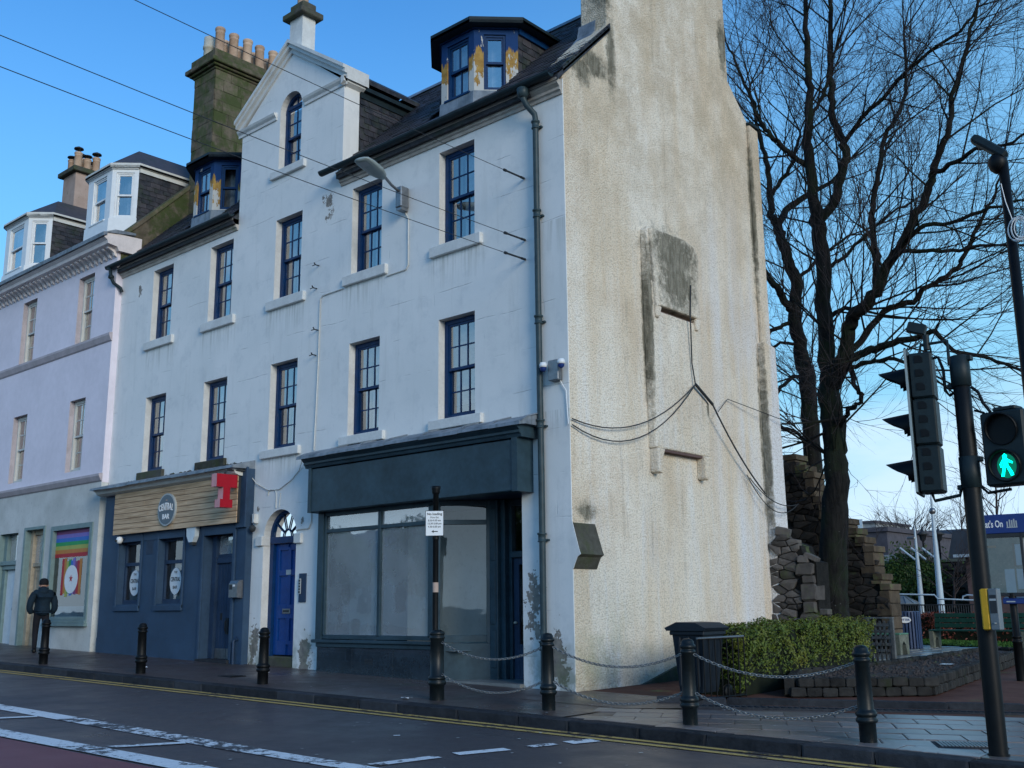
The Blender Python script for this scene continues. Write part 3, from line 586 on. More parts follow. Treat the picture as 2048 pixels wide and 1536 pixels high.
# (the backing skips the recessed shop entrance)
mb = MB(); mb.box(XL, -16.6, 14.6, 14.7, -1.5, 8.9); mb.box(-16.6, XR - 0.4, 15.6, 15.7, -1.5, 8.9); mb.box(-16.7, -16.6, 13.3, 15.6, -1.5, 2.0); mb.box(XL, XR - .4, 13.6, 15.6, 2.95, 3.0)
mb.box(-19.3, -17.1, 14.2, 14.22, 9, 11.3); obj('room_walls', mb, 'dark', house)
# gable wall as one profile in the YZ plane, carried up into its chimney stack
prof = [(13.012, -1.6), (19.6, -1.6), (19.6, 10.25), (19.48, 10.36), (18.72, 11.08), (18.68, 14.9), (14.42, 14.9), (14.36, 10.50), (13.012, 9.12)]
mb = MB(); mb.prism(prof, 'x', -11.02, XR)
# chimney breast left from a lost neighbour, with its blocked opening and corbels
t1, t2 = -10.24, -10.17
mb.prism([(15.20, 2.70), (16.98, 2.70), (17.04, 3.72), (16.72, 3.95), (16.72, 5.22), (15.40, 5.22), (15.24, 6.8), (15.16, 6.72)], 'x', XR - .01, t1)
mb.prism([(15.44, 5.30), (16.68, 5.30), (16.80, 6.42), (16.76, 6.60), (16.62, 6.72), (16.3, 6.78), (15.19, 6.74), (15.30, 5.26)], 'x', XR - .01, t2)
for y in (15.22, 16.74):
    mb.prism([(y, 2.28), (y + .13, 2.25), (y + .17, 2.42), (y + .15, 2.52), (y + .24, 2.70), (y, 2.70)], 'x', XR - .01, t1 + 0.03)
for y in (15.30, 16.62): mb.prism([(y, 5.08), (y + .10, 5.06), (y + .2, 5.30), (y, 5.30)], 'x', XR - .01, t1 + 0.05)
# rear buttresses, two stages
mb.prism([(19.41, 10.28), (19.78, 10.24), (19.78, -1.5), (19.41, -1.5)], 'x', XR - 0.01, XR + 0.08)
mb.prism([(19.32, 5.36), (19.79, 5.30), (19.90, -1.5), (19.28, -1.5)], 'x', XR - 0.012, XR + 0.17)
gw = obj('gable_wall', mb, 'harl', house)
sd_ = gw.modifiers.new('bevel', 'BEVEL'); sd_.width = 0.03; sd_.segments = 2
mb = MB(); mb.box(XR - 0.0, t1 - 0.02, 15.42, 16.70, 5.205, 5.235); obj('lintel_slot', mb, 'brickw', house); mb = MB(); mb.box(XR, t1 - 0.03, 15.40, 16.74, 2.66, 2.70); obj('lintel_slot', mb, 'brickw', house)
mb = MB(); mb.prism([(XR - 0.02, 1.36), (-10.26, 0.86), (-10.235, 0.80), (-10.30, 0.76), (-10.35, 0.66), (-10.385, 0.58), (XR - 0.02, 0.58)], 'y', 13.01, 13.60); obj('skewputt', mb, 'mossstone', house); mb = MB(); mb.prism([(XR - 0.0, 1.34), (-10.262, 0.86), (-10.237, 0.80), (-10.302, 0.76), (-10.352, 0.66), (-10.387, 0.58), (XR - 0.0, 0.58)], 'y', 12.998, 13.008); obj('skewputt_face', mb, 'facade', house)
mb = MB(); mb.prism([(14.3, -1.42), (15.9, -1.42), (15.9, -0.98), (14.3, -1.36)], 'x', XR - .01, XR + .06); obj('plinth_wedge', mb, 'mossstone', house)
mb = MB(); mb.box(XR, XR + .10, 19.40, 19.80, 10.285, 10.34); obj('buttress_cap', mb, 'gutter', house)
# rear wall
mb = MB(); mb.box(XL, XR - 0.63, 19.2, 19.5, -1.5, 9.2); obj('rear_wall', mb, 'harl', house)
# roof
ES, SL = 8.93, 0.985
RY, RZ = 16.25, 8.93 + (16.25 - 12.8) * 0.985
mb = MB()
for a, b, y in ((XL, GL, 12.84), (GL, GRt, 13.6), (GRt, -11.02, 12.84)):
    mb.prism([(y, ES - .06 + (y - 12.84) * SL), (RY, RZ - 0.06), (19.55, 9.4), (19.55, 9.2), (y, ES - 0.2 + (y - 12.84) * SL)], 'x', a, b)
mb.prism([(12.84, ES - 0.02), (14.40, 10.47), (14.40, 10.38), (12.84, ES - 0.12)], 'x', -11.03, XR + 0.03)
obj('roof_deck', mb, 'slate', house)
def slate_mb(w_, h_, t_=0.012):
    m = MB(); c = 0.018 * U(0.5, 1.5); m.prism([(-w_ / 2 + c, 0), (w_ / 2 - c * .6, 0), (w_ / 2, c), (w_ / 2 - .001, h_), (-w_ / 2 + .001, h_), (-w_ / 2, c)], 'z', 0, t_); return m
def slope_slates(x0, x1, y0, z0, y1, z1, skip, w_=0.25, e=0.165, seed=1):
    rs = random.Random(seed); dy, dz = y1 - y0, z1 - z0; l = math.hypot(dy, dz); dy /= l; dz /= l; mb = MB(); n = int(l / e)
    for r in range(n + 1):
        s_ = r * e; x = x0 + (0 if r % 2 else -w_ / 2)
        while x < x1:
            ww = w_ * rs.uniform(0.85, 1.15); a = max(x, x0); b = min(x + ww, x1); x += ww
            if b - a < 0.05: continue
            yc, zc = y0 + dy * s_, z0 + dz * s_
            if skip and skip((a + b) / 2, yc): continue
            j = rs.uniform(-0.012, 0.012); lift = rs.uniform(0.016, 0.03); g_ = 0.004
            A = (a + g_, yc + dy * j - dz * lift, zc + dz * j + dy * lift); B = (b - g_, A[1], A[2]); s2 = min(l, s_ + e * 1.5)
            C = (b - g_, y0 + dy * s2 - dz * .004, z0 + dz * s2 + dy * .004); D = (a + g_, C[1], C[2])
            A2 = (A[0], A[1] + dz * lift, A[2] - dy * lift); B2 = (B[0], B[1] + dz * lift, B[2] - dy * lift)
            mb.quad(A, B, C, D); mb.quad(A2, B2, B, A); mb.quad(A2, A, D, D); 
    mb.f = [f if len(set(f)) == len(f) else f[:3] for f in mb.f]
    return mb
def skipm(x, y):
    if GL - .05 < x < GRt + .05 and y < 14.6: return True
    for a, b in ((-14.25, -12.2), (-23.15, -21.2)):
        if a < x < b and 13.25 < y < 14.9: return True
    return False
obj('roof_slates', slope_slates(XL, -11.0, 12.82, ES, RY, RZ, skipm), 'slate', house, 'stuff')
mb = slope_slates(-11.02, XR + 0.06, 12.82, ES + 0.0, 14.38, 10.47, None, 0.2, 0.15, 4)
obj('skew_slates', mb, 'slate', house, 'stuff')
mb = MB(); mb.prism([(RY - .17, RZ - .1), (RY, RZ + .09), (RY + .17, RZ - .1)], 'x', XL, -11.02); obj('ridge', mb, 'lead', house)
# eaves cornice and gutters, broken by the wall head gable
for a, b in ((XL - .06, GL), (GRt, XR)):
    mb = MB(); mb.prism([(13.0, 8.61), (12.97, 8.61), (12.955, 8.66), (12.92, 8.68), (12.92, 8.73), (12.86, 8.78), (12.82, 8.86), (13.0, 8.86)], 'x', a, b); obj('eaves_cornice', mb, 'cornice', house)
    mb = MB(); P = [(12.72 + 0.085 * math.cos(t), 8.93 + 0.085 * math.sin(t)) for t in [math.pi + math.pi * i / 8 for i in range(9)]]
    mb.prism(P + [(12.725 + .07, 8.93), (12.725 + .06, 8.90), (12.65, 8.90)], 'x', a - (0.25 if a < -21 else 0.35), b + (0.10 if a < -21 else -0.03)); obj('gutter', mb, 'gutter', house)
# pediment: horizontal cornice stubs, raking cornices, cap
def cprof(z): return [(13.0, z - .13), (12.97, z - .13), (12.965, z - .07), (12.92, z - .02), (12.90, z + .03), (13.0, z + .06)]
for a, b in ((GL - .12, -18.72), (-17.68, GRt + .10)):
    mb = MB(); mb.prism(cprof(11.03), 'x', a, b)
    if a > -18: mb.prism([(GRt, 10.90), (GRt + .10, 10.96), (GRt + .10, 11.09), (GRt, 11.09)], 'y', 12.9, 13.5)
    obj('pediment_cornice', mb, 'trim', house)
for sx in (-1, 1):
    mb = MB(); ex = GC + sx * 2.02; dx, dz = ex - GC, 11.06 - PK; l = math.hypot(dx, dz); dx /= l; dz /= l; nx, nz = -dz * (1 if sx > 0 else -1), dx * (1 if sx > 0 else -1)
    for (o0, o1, y0) in ((-.05, .05, 12.95), (.05, .13, 12.88), (.13, .20, 12.83)):
        pts = [(GC, PK + o0 / abs(dx)), (ex, 11.06 + o0 / abs(dx)), (ex, 11.06 + o1 / abs(dx)), (GC, PK + o1 / abs(dx))]
        mb.prism(pts, 'y', y0, 13.55)
    obj('raking_cornice', mb, 'trim', house)
mb = MB(); 
for sx in (-1, 1):
    ex = GC + sx * 2.0; mb.prism([(GC, PK + .2), (ex, 11.2), (ex, 11.1), (GC, PK + .1)], 'y', 13.5, 16.3)
obj('gable_roof', mb, 'slate', house)
def sill(x0, x1, z0, z1, y=FY, pr=0.075, mat='trim'):
    mb = MB(); mb.bevbox(x0, x1, y - pr, y + 0.2, z0, z1, 0.012); return obj('window_sill', mb, mat, house)
for i, (a, b) in enumerate(COLX):
    sill(a - .2, b + .2, 6.38, 6.588)
    if i > 1: sill(a - .2, b + .2, 3.12, 3.298)
    else: sill(a - .12, b + .12, 3.06, 3.298, mat='mossstone')
sill(-18.83, -17.58, 9.44, 9.618)
# ------------------------------------------------------------------ sash windows
SASHM = {}
def sash_window(parent, x0, x1, z0, z1, y, cols=3, rows=2, mat='navy', cur='R', glassm='glass', fr=0.075, bar=0.022, label=None, bottom=None):
    """box frame + two sashes; panes and curtains are sub-parts"""
    mb = MB(); zm = (z0 + z1) / 2
    mb.box(x0, x0 + fr, y, y + .11, z0, z1); mb.box(x1 - fr, x1, y, y + .11, z0, z1); mb.box(x0 + fr, x1 - fr, y, y + .11, z1 - fr, z1); mb.box(x0 + fr, x1 - fr, y - 0.01, y + .11, z0, z0 + fr * 1.1)
    ax0, ax1 = x0 + fr, x1 - fr
    wf = obj('window', mb, mat, parent, label=label); mb = MB(); s_ = 0.038
    for k, (c, d, yy) in enumerate(((z0 + fr * 1.1, zm + .02, y + .065), (zm - .02, z1 - fr, y + .02))):
        mb.box(ax0, ax0 + s_, yy, yy + .035, c, d); mb.box(ax1 - s_, ax1, yy, yy + .035, c, d); mb.box(ax0 + s_, ax1 - s_, yy, yy + .035, c, c + .05); mb.box(ax0 + s_, ax1 - s_, yy, yy + .035, d - .045, d)
        iw = (ax1 - ax0 - 2 * s_); ih = d - c - .095
        for i in range(1, cols): xx = ax0 + s_ + iw * i / cols; mb.box(xx - bar / 2, xx + bar / 2, yy + .004, yy + .03, c + .05, d - .045)
        for j in range(1, rows): zz = c + .05 + ih * j / rows; mb.box(ax0 + s_, ax1 - s_, yy + .0055, yy + .0285, zz - bar / 2, zz + bar / 2)
        key = (round(iw / cols, 3), round(ih / rows, 3), glassm)
        if key not in SASHM:
            q = MB(); q.quad((-key[0] / 2, 0, -key[1] / 2), (key[0] / 2, 0, -key[1] / 2), (key[0] / 2, 0, key[1] / 2), (-key[0] / 2, 0, key[1] / 2)); SASHM[key] = mesh_of('pane', q, glassm)
        for i in range(cols):
            for j in range(rows):
                inst('pane', SASHM[key], wf, (ax0 + s_ + iw * (i + .5) / cols, yy + .018, c + .05 + ih * (j + .5) / rows), rot=(U(-.006, .006), 0, U(-.012, .012)))
    obj('sash', mb, mat, wf)
    if cur:
        def strip(name, a, b, c, d, yy, m, fold=0.02):
            q = MB(); n = max(4, int((b - a) / 0.035)); P = [(a + (b - a) * i / n, yy + (fold if i % 2 else 0) + U(-.004, .004)) for i in range(n + 1)]
            for (xa, ya), (xb, yb) in zip(P, P[1:]): q.quad((xa, ya, c), (xb, yb, c), (xb, yb, d), (xa, ya, d))
            obj(name, q, m, wf)
        w_ = x1 - x0
        if cur == 'R': strip('net_curtain', x0 + w_ * .42, x1 - .03, z0 + .05, z1 - .05, y + .17, 'curtain'); strip('drape', x0 + .04, x0 + w_ * .30, z0 + .05, z1 - .05, y + .2, 'drape')
        elif cur == 'N': strip('net_curtain', x0 + .03, x1 - .03, z0 + .05, z1 - .05, y + .2, 'curtain')
        elif cur == 'D': strip('drape', x0 + .03, x1 - .03, z0 + w_ * .35, z1 - .05, y + .25, 'drape')
        elif cur == 'H': strip('pane_backing', x0 + .03, x1 - .03, zm + .1, z1 - .05, y + .18, 'curtain', .002); strip('drape', x0 + .04, x0 + w_ * .25, z0 + .05, z1 - .05, y + .2, 'drape')
    return wf
modes_u = ['R', 'N', 'R', 'R', 'R']; modes_l = ['R', 'N', 'R', 'R', 'D']
for i, (a, b) in enumerate(COLX):
    sash_window(house, a + .015, b - .015, ZU[0], ZU[1] - .01, FY + .15, cur=modes_u[i]); sash_window(house, a + .015, b - .015, ZL[0], ZL[1] - .01, FY + .15, cur=modes_l[i])
# arched attic window
aw = sash_window(house, AX0 + .01, AX1 - .01, AZ0, AZ1 + .16, FY + .15, 2, 2, cur='R')
mb = MB(); n = 14; c = (AX0 + AX1) / 2; r = (AX1 - AX0) / 2
for i in range(n):
    P = []
    for t in (i, i + 1):
        an = math.pi * t / n
        for rr in (r, r - .07): P.append((c - rr * math.cos(an), AZ1 + rr * math.sin(an)))
    mb.prism([P[0], P[2], P[3], P[1]], 'y', FY + .145, FY + .22)
mb.box(c - .011, c + .011, FY + .17, FY + .2, AZ1 + .15, AZ1 + r - .06)
mb2 = MB(); mb2.poly([(c - (r - .05) * math.cos(math.pi * i / n), FY + .185, AZ1 + (r - .05) * math.sin(math.pi * i / n)) for i in range(n + 1)])
obj('arch_bar', mb, 'navy', aw); obj('pane', mb2, 'glass', aw); mb = MB(); mb.box(c - r, c + r, FY + .4, FY + .42, AZ0, AZ1 + r); obj('pane_backing', mb, 'drape', aw)  # backing sheet added to stand for the dark room behind the arch
# ------------------------------------------------------------------ slated cheek: every slate is an object
CHM = [mesh_of('slate', slate_mb(w_, 0.20), 'slate') for w_ in (0.20, 0.235, 0.27, 0.30)]
def cheek(parent, P0, dirv, tri, e=0.135, name='slate', wf=1.0):
    """slates on a vertical face through P0 running along unit dirv; tri(s,z) tells if inside; faces dirv x up"""
    ang = math.atan2(dirv[1], dirv[0]); row = 0; z = P0[2]
    while z < P0[2] + 2.2:
        s_ = 0.12 if row % 2 else 0.0
            
        while s_ < 3.2:
            k = random.choice((0, 1, 1, 2, 3)); w_ = (0.20, 0.235, 0.27, 0.30)[k] * wf
            if s_ > -0.02 and tri(s_ + w_ / 2, z + .07):
                x = P0[0] + dirv[0] * (s_ + w_ / 2); y = P0[1] + dirv[1] * (s_ + w_ / 2)
                # local X along the wall, local Y upwards, local Z outwards
                q = inst(name, CHM[k], parent, (x, y, z + U(-.01, .01)), (wf, 1, 1), (math.pi / 2 - 0.10, U(-.03, .03), ang))
            s_ += w_ + 0.006
        z += e; row += 1
# cheek of the wall head gable
mb = MB(); mb.prism([(13.42, 9.42), (13.42, 10.92), (15.0, 10.92), (14.98, 10.98)][:3] + [(14.95, 10.90)], 'x', GRt - .1, GRt - .005); obj('cheek_backing', mb, 'slate', house)
mb = MB(); mb.prism([(13.40, 9.2), (13.40, 10.95), (15.1, 10.95)], 'x', GL + .01, GL + .1); obj('cheek_backing', mb, 'slate', house)
cheek(house, (GRt + .005, 13.44, 9.30), (0, 1), lambda s_, z: z < 10.72 and z > 9.35 + s_ * 0.985 - .02 and s_ < 1.6)
mb = MB(); mb.box(GRt - .02, GRt + .12, 13.5, 15.2, 10.93, 11.02); mb.box(GRt - .005, GRt + .03, 13.44, 15.1, 10.78, 10.93); obj('verge_gutter', mb, 'gutter', house)
mb = MB(); mb.prism([(GRt + .01, 13.5), (GRt + .28, 13.5), (GRt + .28, 13.52)][:2] + [(GRt + .28, 15.1), (GRt + .01, 15.1)], 'z', 10.955, 10.97)
# ------------------------------------------------------------------ canted dormers
def dormer(parent, xl, xr, y0, zb, z0, z1, t, back, wmat, clad, win, cant, gut, apron='lead', over=0.22, eave=0.0, roofz=0.45, wcols=2, cheekbase=None, cheekroof=0.985):
    """front face xl..xr at y0, 45 degree cants of length t, cheeks running back to the roof"""
    # body faces
    z2 = z1 + 0.22
    F = [(xl - t, y0 + t), (xl, y0), (xr, y0), (xr + t, y0 + t)]
    mb = MB()
    wx0, wx1 = win
    grid_wall(mb, xl, xr, z0 - .05, z1 + .12, y0, [(wx0, wx1, z0, z1, 0.06)], 0.06)
    n0 = len(mb.v); L_ = t * math.sqrt(2); cw0, cw1 = L_ * cant[0], L_ * cant[1]
    grid_wall(mb, 0, L_, z0 - .05, z1 + .12, 0, [(cw0, cw1, z0, z1, 0.06)], 0.06)
    M = Matrix.Translation((xr, y0, 0)) @ Matrix.Rotation(math.pi / 4, 4, 'Z'); mb.xf(M, n0)
    mb.quad((xl - t, y0 + t, z0 - .05), (xl, y0, z0 - .05), (xl, y0, z1 + .12), (xl - t, y0 + t, z1 + .12))
    obj('dormer_front', mb, clad, parent)
    mb = MB(); mb.prism(F + [(xr + t, back), (xl - t, back)], 'z', z1 + .12, z2 - 0.01)
    mb.prism([(xl - .025, y0 - .035), (xr + .025, y0 - .035), (xr + t + .03, y0 + t - .035), (xr + t, y0 + t), (xr, y0), (xl, y0), (xl - t, y0 + t), (xl - t - .03, y0 + t - .035)], 'z', z1 + .10, z1 + .16)
    obj('dormer_frieze', mb, wmat, parent)
    # windows
    sash_window(parent, wx0, wx1, z0, z1, y0 + .03, wcols, 1, wmat, 'N', fr=.045, bar=.03)
    cwf = sash_window(parent, cw0, cw1, z0, z1, 0.03, 1, 1, wmat, None, fr=.045)
    off = wloc(parent)
    for o in [cwf] + list(cwf.children):
        pass
    # rotate the canted window about the corner: its meshes were built about the parent origin
    def turn(o):
        if o.data.users > 1: o.data = o.data.copy()
        base = wloc(o)
        for v in o.data.vertices:
            p = Vector(v.co); p.rotate(o.rotation_euler.to_matrix()); p += base; q = M @ p; v.co = q - off
        o.rotation_euler = (0, 0, 0)
    sub = list(cwf.children)
    for o in sub: turn(o)
    turn(cwf); cwf.location = (0, 0, 0)
    for o in sub: o.location = (0, 0, 0)
    mb = MB(); mb.quad((xl + .02, y0 + .5, z0), (xr, y0 + .5, z0), (xr, y0 + .5, z1), (xl + .02, y0 + .5, z1)); mb.quad((xr, y0 + .5, z0), (xr + t * .5, y0 + t + .3, z0), (xr + t * .5, y0 + t + .3, z1), (xr, y0 + .5, z1)); obj('room_backing', mb, 'drape', parent)
    # apron
    mb = MB(); yb = lambda p, k: p
    A = [(xl - t - .02, y0 + t), (xl - .01, y0 - .05), (xr + .01, y0 - .05), (xr + t + .02, y0 + t - .02)]
    for (xa, ya), (xb, yb_) in zip(A, A[1:]):
        mb.quad((xa, ya, zb), (xb, yb_, zb), (xb, yb_ + .02, z0 - .03), (xa, ya + .02, z0 - .03))
    mb.prism([(xl - t, y0 + t + .03), (xl, y0 - .03), (xr, y0 - .03), (xr + t, y0 + t + .0)], 'z', z0 - .055, z0 - .03)
    obj('lead_apron', mb, apron, parent)
    mb = MB(); mb.bevbox(wx0 - .05, wx1 + .05, y0 - .05, y0 + .05, z0 - .045, z0 + .004, .008); obj('sill', mb, wmat, parent)
    # cheeks
    mb = MB(); zr = lambda y: 8.93 + (y - 12.8) * 0.985 + (cheekbase or 0)
    for xx in (xr + t, xl - t + .03):
        mb = MB(); mb.prism([(y0 + t, zr(y0 + t) - .3), (y0 + t, z1 + .12), (back, z1 + .12), (back, zr(back) - .4)], 'x', xx - .03, xx); obj('cheek_backing', mb, 'slate', parent)
    zb0 = zr(y0 + t) - 0.02
    cheek(parent, (xr + t + .006, y0 + t, zb0), (0, 1), lambda s_, z: z < z1 - .02 and z > zb0 + s_ * 0.985 - .05 and s_ < back - y0 - t)
    # roof: low hips and a gutter round the bay
    o_ = over; c45 = o_ * 0.414
    E = [(xl - t - o_, back), (xl - t - o_, y0 + t - c45), (xl - c45, y0 - o_), (xr + c45, y0 - o_), (xr + t + o_, y0 + t - c45), (xr + t + o_, back)]
    mb = MB(); rx = (xl + xr) / 2; ry = y0 + (xr - xl) / 2 + t * .8; zt = z2 + roofz
    B_ = [(x, y, z2) for x, y in E]; T0 = (rx, ry, zt); T1 = (rx, back + .2, zt)
    mb.poly([B_[0], B_[1], T0, T1]); mb.poly([B_[1], B_[2], T0]); mb.poly([B_[2], B_[3], T0]); mb.poly([B_[3], B_[4], T0]); mb.poly([B_[4], B_[5], T1, T0]); mb.poly([(x, y, z2 - .02) for x, y in E][::-1])
    obj('dormer_roof', mb, 'slate' if gut != 'lead' else 'lead', parent)
    mb = MB()
    for k in range(5): 
        (xa, ya), (xb, yb2) = E[k], E[k + 1]
        d = Vector((xb - xa, yb2 - ya, 0)).normalized(); nrm = Vector((-d.y, d.x, 0)) * (0.05)
        mb.poly([(xa, ya, z2 + .03), (xb, yb2, z2 + .03), (xb, yb2, z2 - .09), (xa, ya, z2 - .09)])
    mb.prism(E, 'z', z2 - .09, z2 - .03); obj('dormer_gutter', mb, 'gutter' if gut != 'white' else 'offwhite', parent)
    mb = MB(); mb.box(xr + t + .0, xr + t + .05, y0 + t, back, z1 + .0, z1 + .13); obj('barge_board', mb, wmat if gut != 'white' else 'offwhite', parent)
dormer(house, -13.68, -12.79, 13.30, 9.30, 9.66, 10.82, 0.60, 15.2, 'navy', 'cladding', (-13.52, -12.93), (0.22, 0.72), 'g')
dormer(house, -22.60, -21.75, 13.30, 9.30, 9.66, 10.82, 0.60, 15.2, 'navy', 'cladding', (-22.46, -21.90), (0.22, 0.72), 'g')
# ------------------------------------------------------------------ chimneys
def potmb(r, h, style=0):
    m = MB()
    if style == 0: m.lathe([(r * 1.0, 0), (r * .97, h * .78), (r * 1.0, h * .785), (r * 1.0, h * .82), (r * .98, h * .825), (r * .98, h * .88), (r * 1.07, h * .9), (r * 1.1, h * .97), (r * .98, h), (r * .84, h), (r * .82, h * .85)], n=18)
    else: m.lathe([(r, 0), (r * .95, h * .5), (r * 1.12, h * .52), (r * 1.12, h * .62), (r * 1.0, h * .64), (r * .98, h), (r * .8, h), (r * .78, h * .7)], n=18)
    return m
stm = [mesh_of('stone', unit_stone(90 + i, 0.006, 0.02), 'chimstone') for i in range(4)]
def blockface(parent, p, d, nrm, length, z0, z1, rowh, lens, th=0.1, meshes=None, name='stone', seed=3, gap=0.008, jit=0.006):
    """courses of separate blocks on a vertical face; p is a start corner, d unit direction, nrm outward"""
    rs = random.Random(seed); z = z0; row = 0; ang = math.atan2(d[1], d[0]); meshes = meshes or stm
    while z < z1 - 0.02:
        h = min(rowh * rs.uniform(.85, 1.15), z1 - z); 
        if z1 - z - h < .08: h = z1 - z
        s_ = 0
        while s_ < length - .01:
            l = rs.uniform(*lens) * (0.6 if s_ == 0 and row % 2 else 1); l = min(l, length - s_)
            if length - s_ - l < .12: l = length - s_
            o_ = rs.uniform(-jit, jit) - th / 2 + .012
            inst(name, rs.choice(meshes), parent, (p[0] + d[0] * (s_ + l / 2) + nrm[0] * o_, p[1] + d[1] * (s_ + l / 2) + nrm[1] * o_, z + h / 2), (l - gap, th, h - gap), (0, 0, ang))
            s_ += l
        z += h; row += 1
# big party-wall stack
CX0, CX1, CY0, CY1 = -25.45, -24.38, 14.8, 17.5
mb = MB(); mb.box(CX0, CX1, CY0, CY1, 9.5, 15.05); obj('chimney_core', mb, 'mortar', house)
blockface(house, (CX0, CY0), (1, 0), (0, -1), CX1 - CX0, 9.8, 15.02, .34, (.35, .7), seed=5)
blockface(house, (CX1, CY0), (0, 1), (1, 0), CY1 - CY0, 9.8, 15.02, .34, (.45, .9), seed=6)
mb = MB()
for o_, za, zb in ((.05, 15.02, 15.09), (.13, 15.09, 15.16), (.22, 15.16, 15.30), (.10, 15.30, 15.60)): mb.bevbox(CX0 - o_, CX1 + o_, CY0 - o_, CY1 + o_, za, zb, .02)
obj('chimney_cope', mb, 'chimstone', house)
pm_ = mesh_of('chimney_pot', potmb(.135, .86), 'pot'); pm2 = mesh_of('chimney_pot', potmb(.16, .75, 1), 'potcream')
for k in range(5): inst('chimney_pot', pm_, house, (-24.60, 15.02 + .455 * k, 15.58 + U(-.01, .02)), rot=(U(-.02, .02), U(-.02, .02), 0))
for k in range(5): inst('chimney_pot', pm2 if k == 0 else pm_, house, (-25.12, 15.0 + .5 * k, 15.58), rot=(U(-.02, .02), 0, 0))
# pediment stack
mb = MB(); mb.box(-18.44, -17.97, 13.06, 13.42, 12.2, 13.28); obj('chimney_shaft', mb, 'trim', house)
mb = MB(); mb.bevbox(-18.58, -17.83, 12.93, 13.55, 13.28, 13.43, .02); mb.bevbox(-18.45, -17.96, 13.05, 13.43, 13.43, 13.66, .02); obj('chimney_cope', mb, 'mossstone', house)
inst('chimney_pot', pm_, house, (-18.2, 13.22, 13.64), (.95, .95, 1.1))
# gable stack cope (above the frame) and lead soaker at the foot of the stack
mb = MB(); mb.bevbox(-11.12, -10.3, 14.32, 18.78, 14.85, 15.1, .02); obj('chimney_cope', mb, 'chimstone', house)
mb = MB(); mb.prism([(14.12, 10.24), (14.40, 10.50), (14.40, 10.72), (14.36, 10.72), (14.30, 10.46)], 'x', -11.06, -10.66); obj('lead_soaker', mb, 'lead', house)
mb = MB(); mb.prism([(13.0, 9.02), (14.42, 10.42), (14.42, 10.56), (12.98, 9.14)], 'x', XR - .0, XR + .03); obj('skew_edge', mb, 'slate', house)
# party-wall skew against the neighbour
mb = MB(); mb.prism([(12.9, 8.9), (13.3, 8.9), (15.0, 10.7), (16.2, 12.0), (16.2, 12.9), (14.9, 11.78), (13.38, 10.22), (12.9, 9.75)], 'x', XL - .28, XL + .02); obj('party_skew', mb, 'chimstone', house)
mb = MB(); mb.prism([(12.9, 9.74), (13.38, 10.2), (14.9, 11.77), (16.2, 12.88), (16.2, 12.97), (14.88, 11.88), (13.34, 10.3), (12.86, 9.82)], 'x', XL - .32, XL + .06); obj('skew_cope', mb, 'chimstone', house)
# ------------------------------------------------------------------ downpipe
DX = -10.95
mb = MB(); mb.tube([(DX - .13, 12.74, 8.86), (DX - .13, 12.76, 8.66), (DX - .10, 12.80, 8.55), (DX, 12.90, 8.38), (DX + .0, 12.92, 8.28), (DX, 12.92, 5), (DX + .01, 12.92, 2), (DX + .0, 12.92, -1.28)], .052, 14)
mb.lathe([(.055, 0), (.10, .03), (.11, .16), (.06, .2)], DX - .13, 12.745, 8.68, 12)
for z in (8.18, 6.55, 4.68, 2.92, 1.08, -.6):
    mb.lathe([(.055, -.07), (.072, -.065), (.072, -.05), (.062, -.045), (.062, .045), (.078, .05), (.078, .075), (.055, .08)], DX, 12.92, z, 14); mb.box(DX - .1, DX + .1, 12.95, 13.0, z - .05, z - .02)
obj('downpipe', mb, 'pipe', house)
# ------------------------------------------------------------------ empty shop on the right
SX0, SX1 = -16.55, -11.42
sh = lambda n, mb, m, **k: obj(n, mb, m, house, **k)
mb = MB(); mb.bevbox(-16.62, -11.19, 12.62, 13.0, 1.84, 2.68, .012); mb.box(-11.30, -11.18, 12.60, 13.0, 1.83, 2.70); mb.box(-16.64, -16.56, 12.6, 13.0, 1.83, 2.70); sh('fascia', mb, 'shopgrey')
mb = MB(); mb.prism([(13.0, 2.70), (12.60, 2.70), (12.58, 2.75), (12.55, 2.77), (12.55, 2.81), (12.49, 2.86), (12.48, 2.91), (13.0, 2.91)], 'x', -16.74, -11.08); sh('shop_cornice', mb, 'shopgrey')
mb = MB(); L0 = -16.84
while L0 < -11.05:
    l = min(U(.7, 1.0), -10.98 - L0); mb.prism([(12.44, 2.88 + U(-.01, .005)), (12.45, 2.93), (12.62, 3.01), (13.0, 3.12), (13.0, 2.9), (12.6, 2.9)], 'x', L0, L0 + l - .008); mb.prism([(12.46, 2.93), (12.62, 3.035), (13.0, 3.145), (13.0, 3.12), (12.62, 3.02)], 'x', L0 + l - .05, L0 + l + .02); L0 += l
sh('lead_flashing', mb, 'lead')
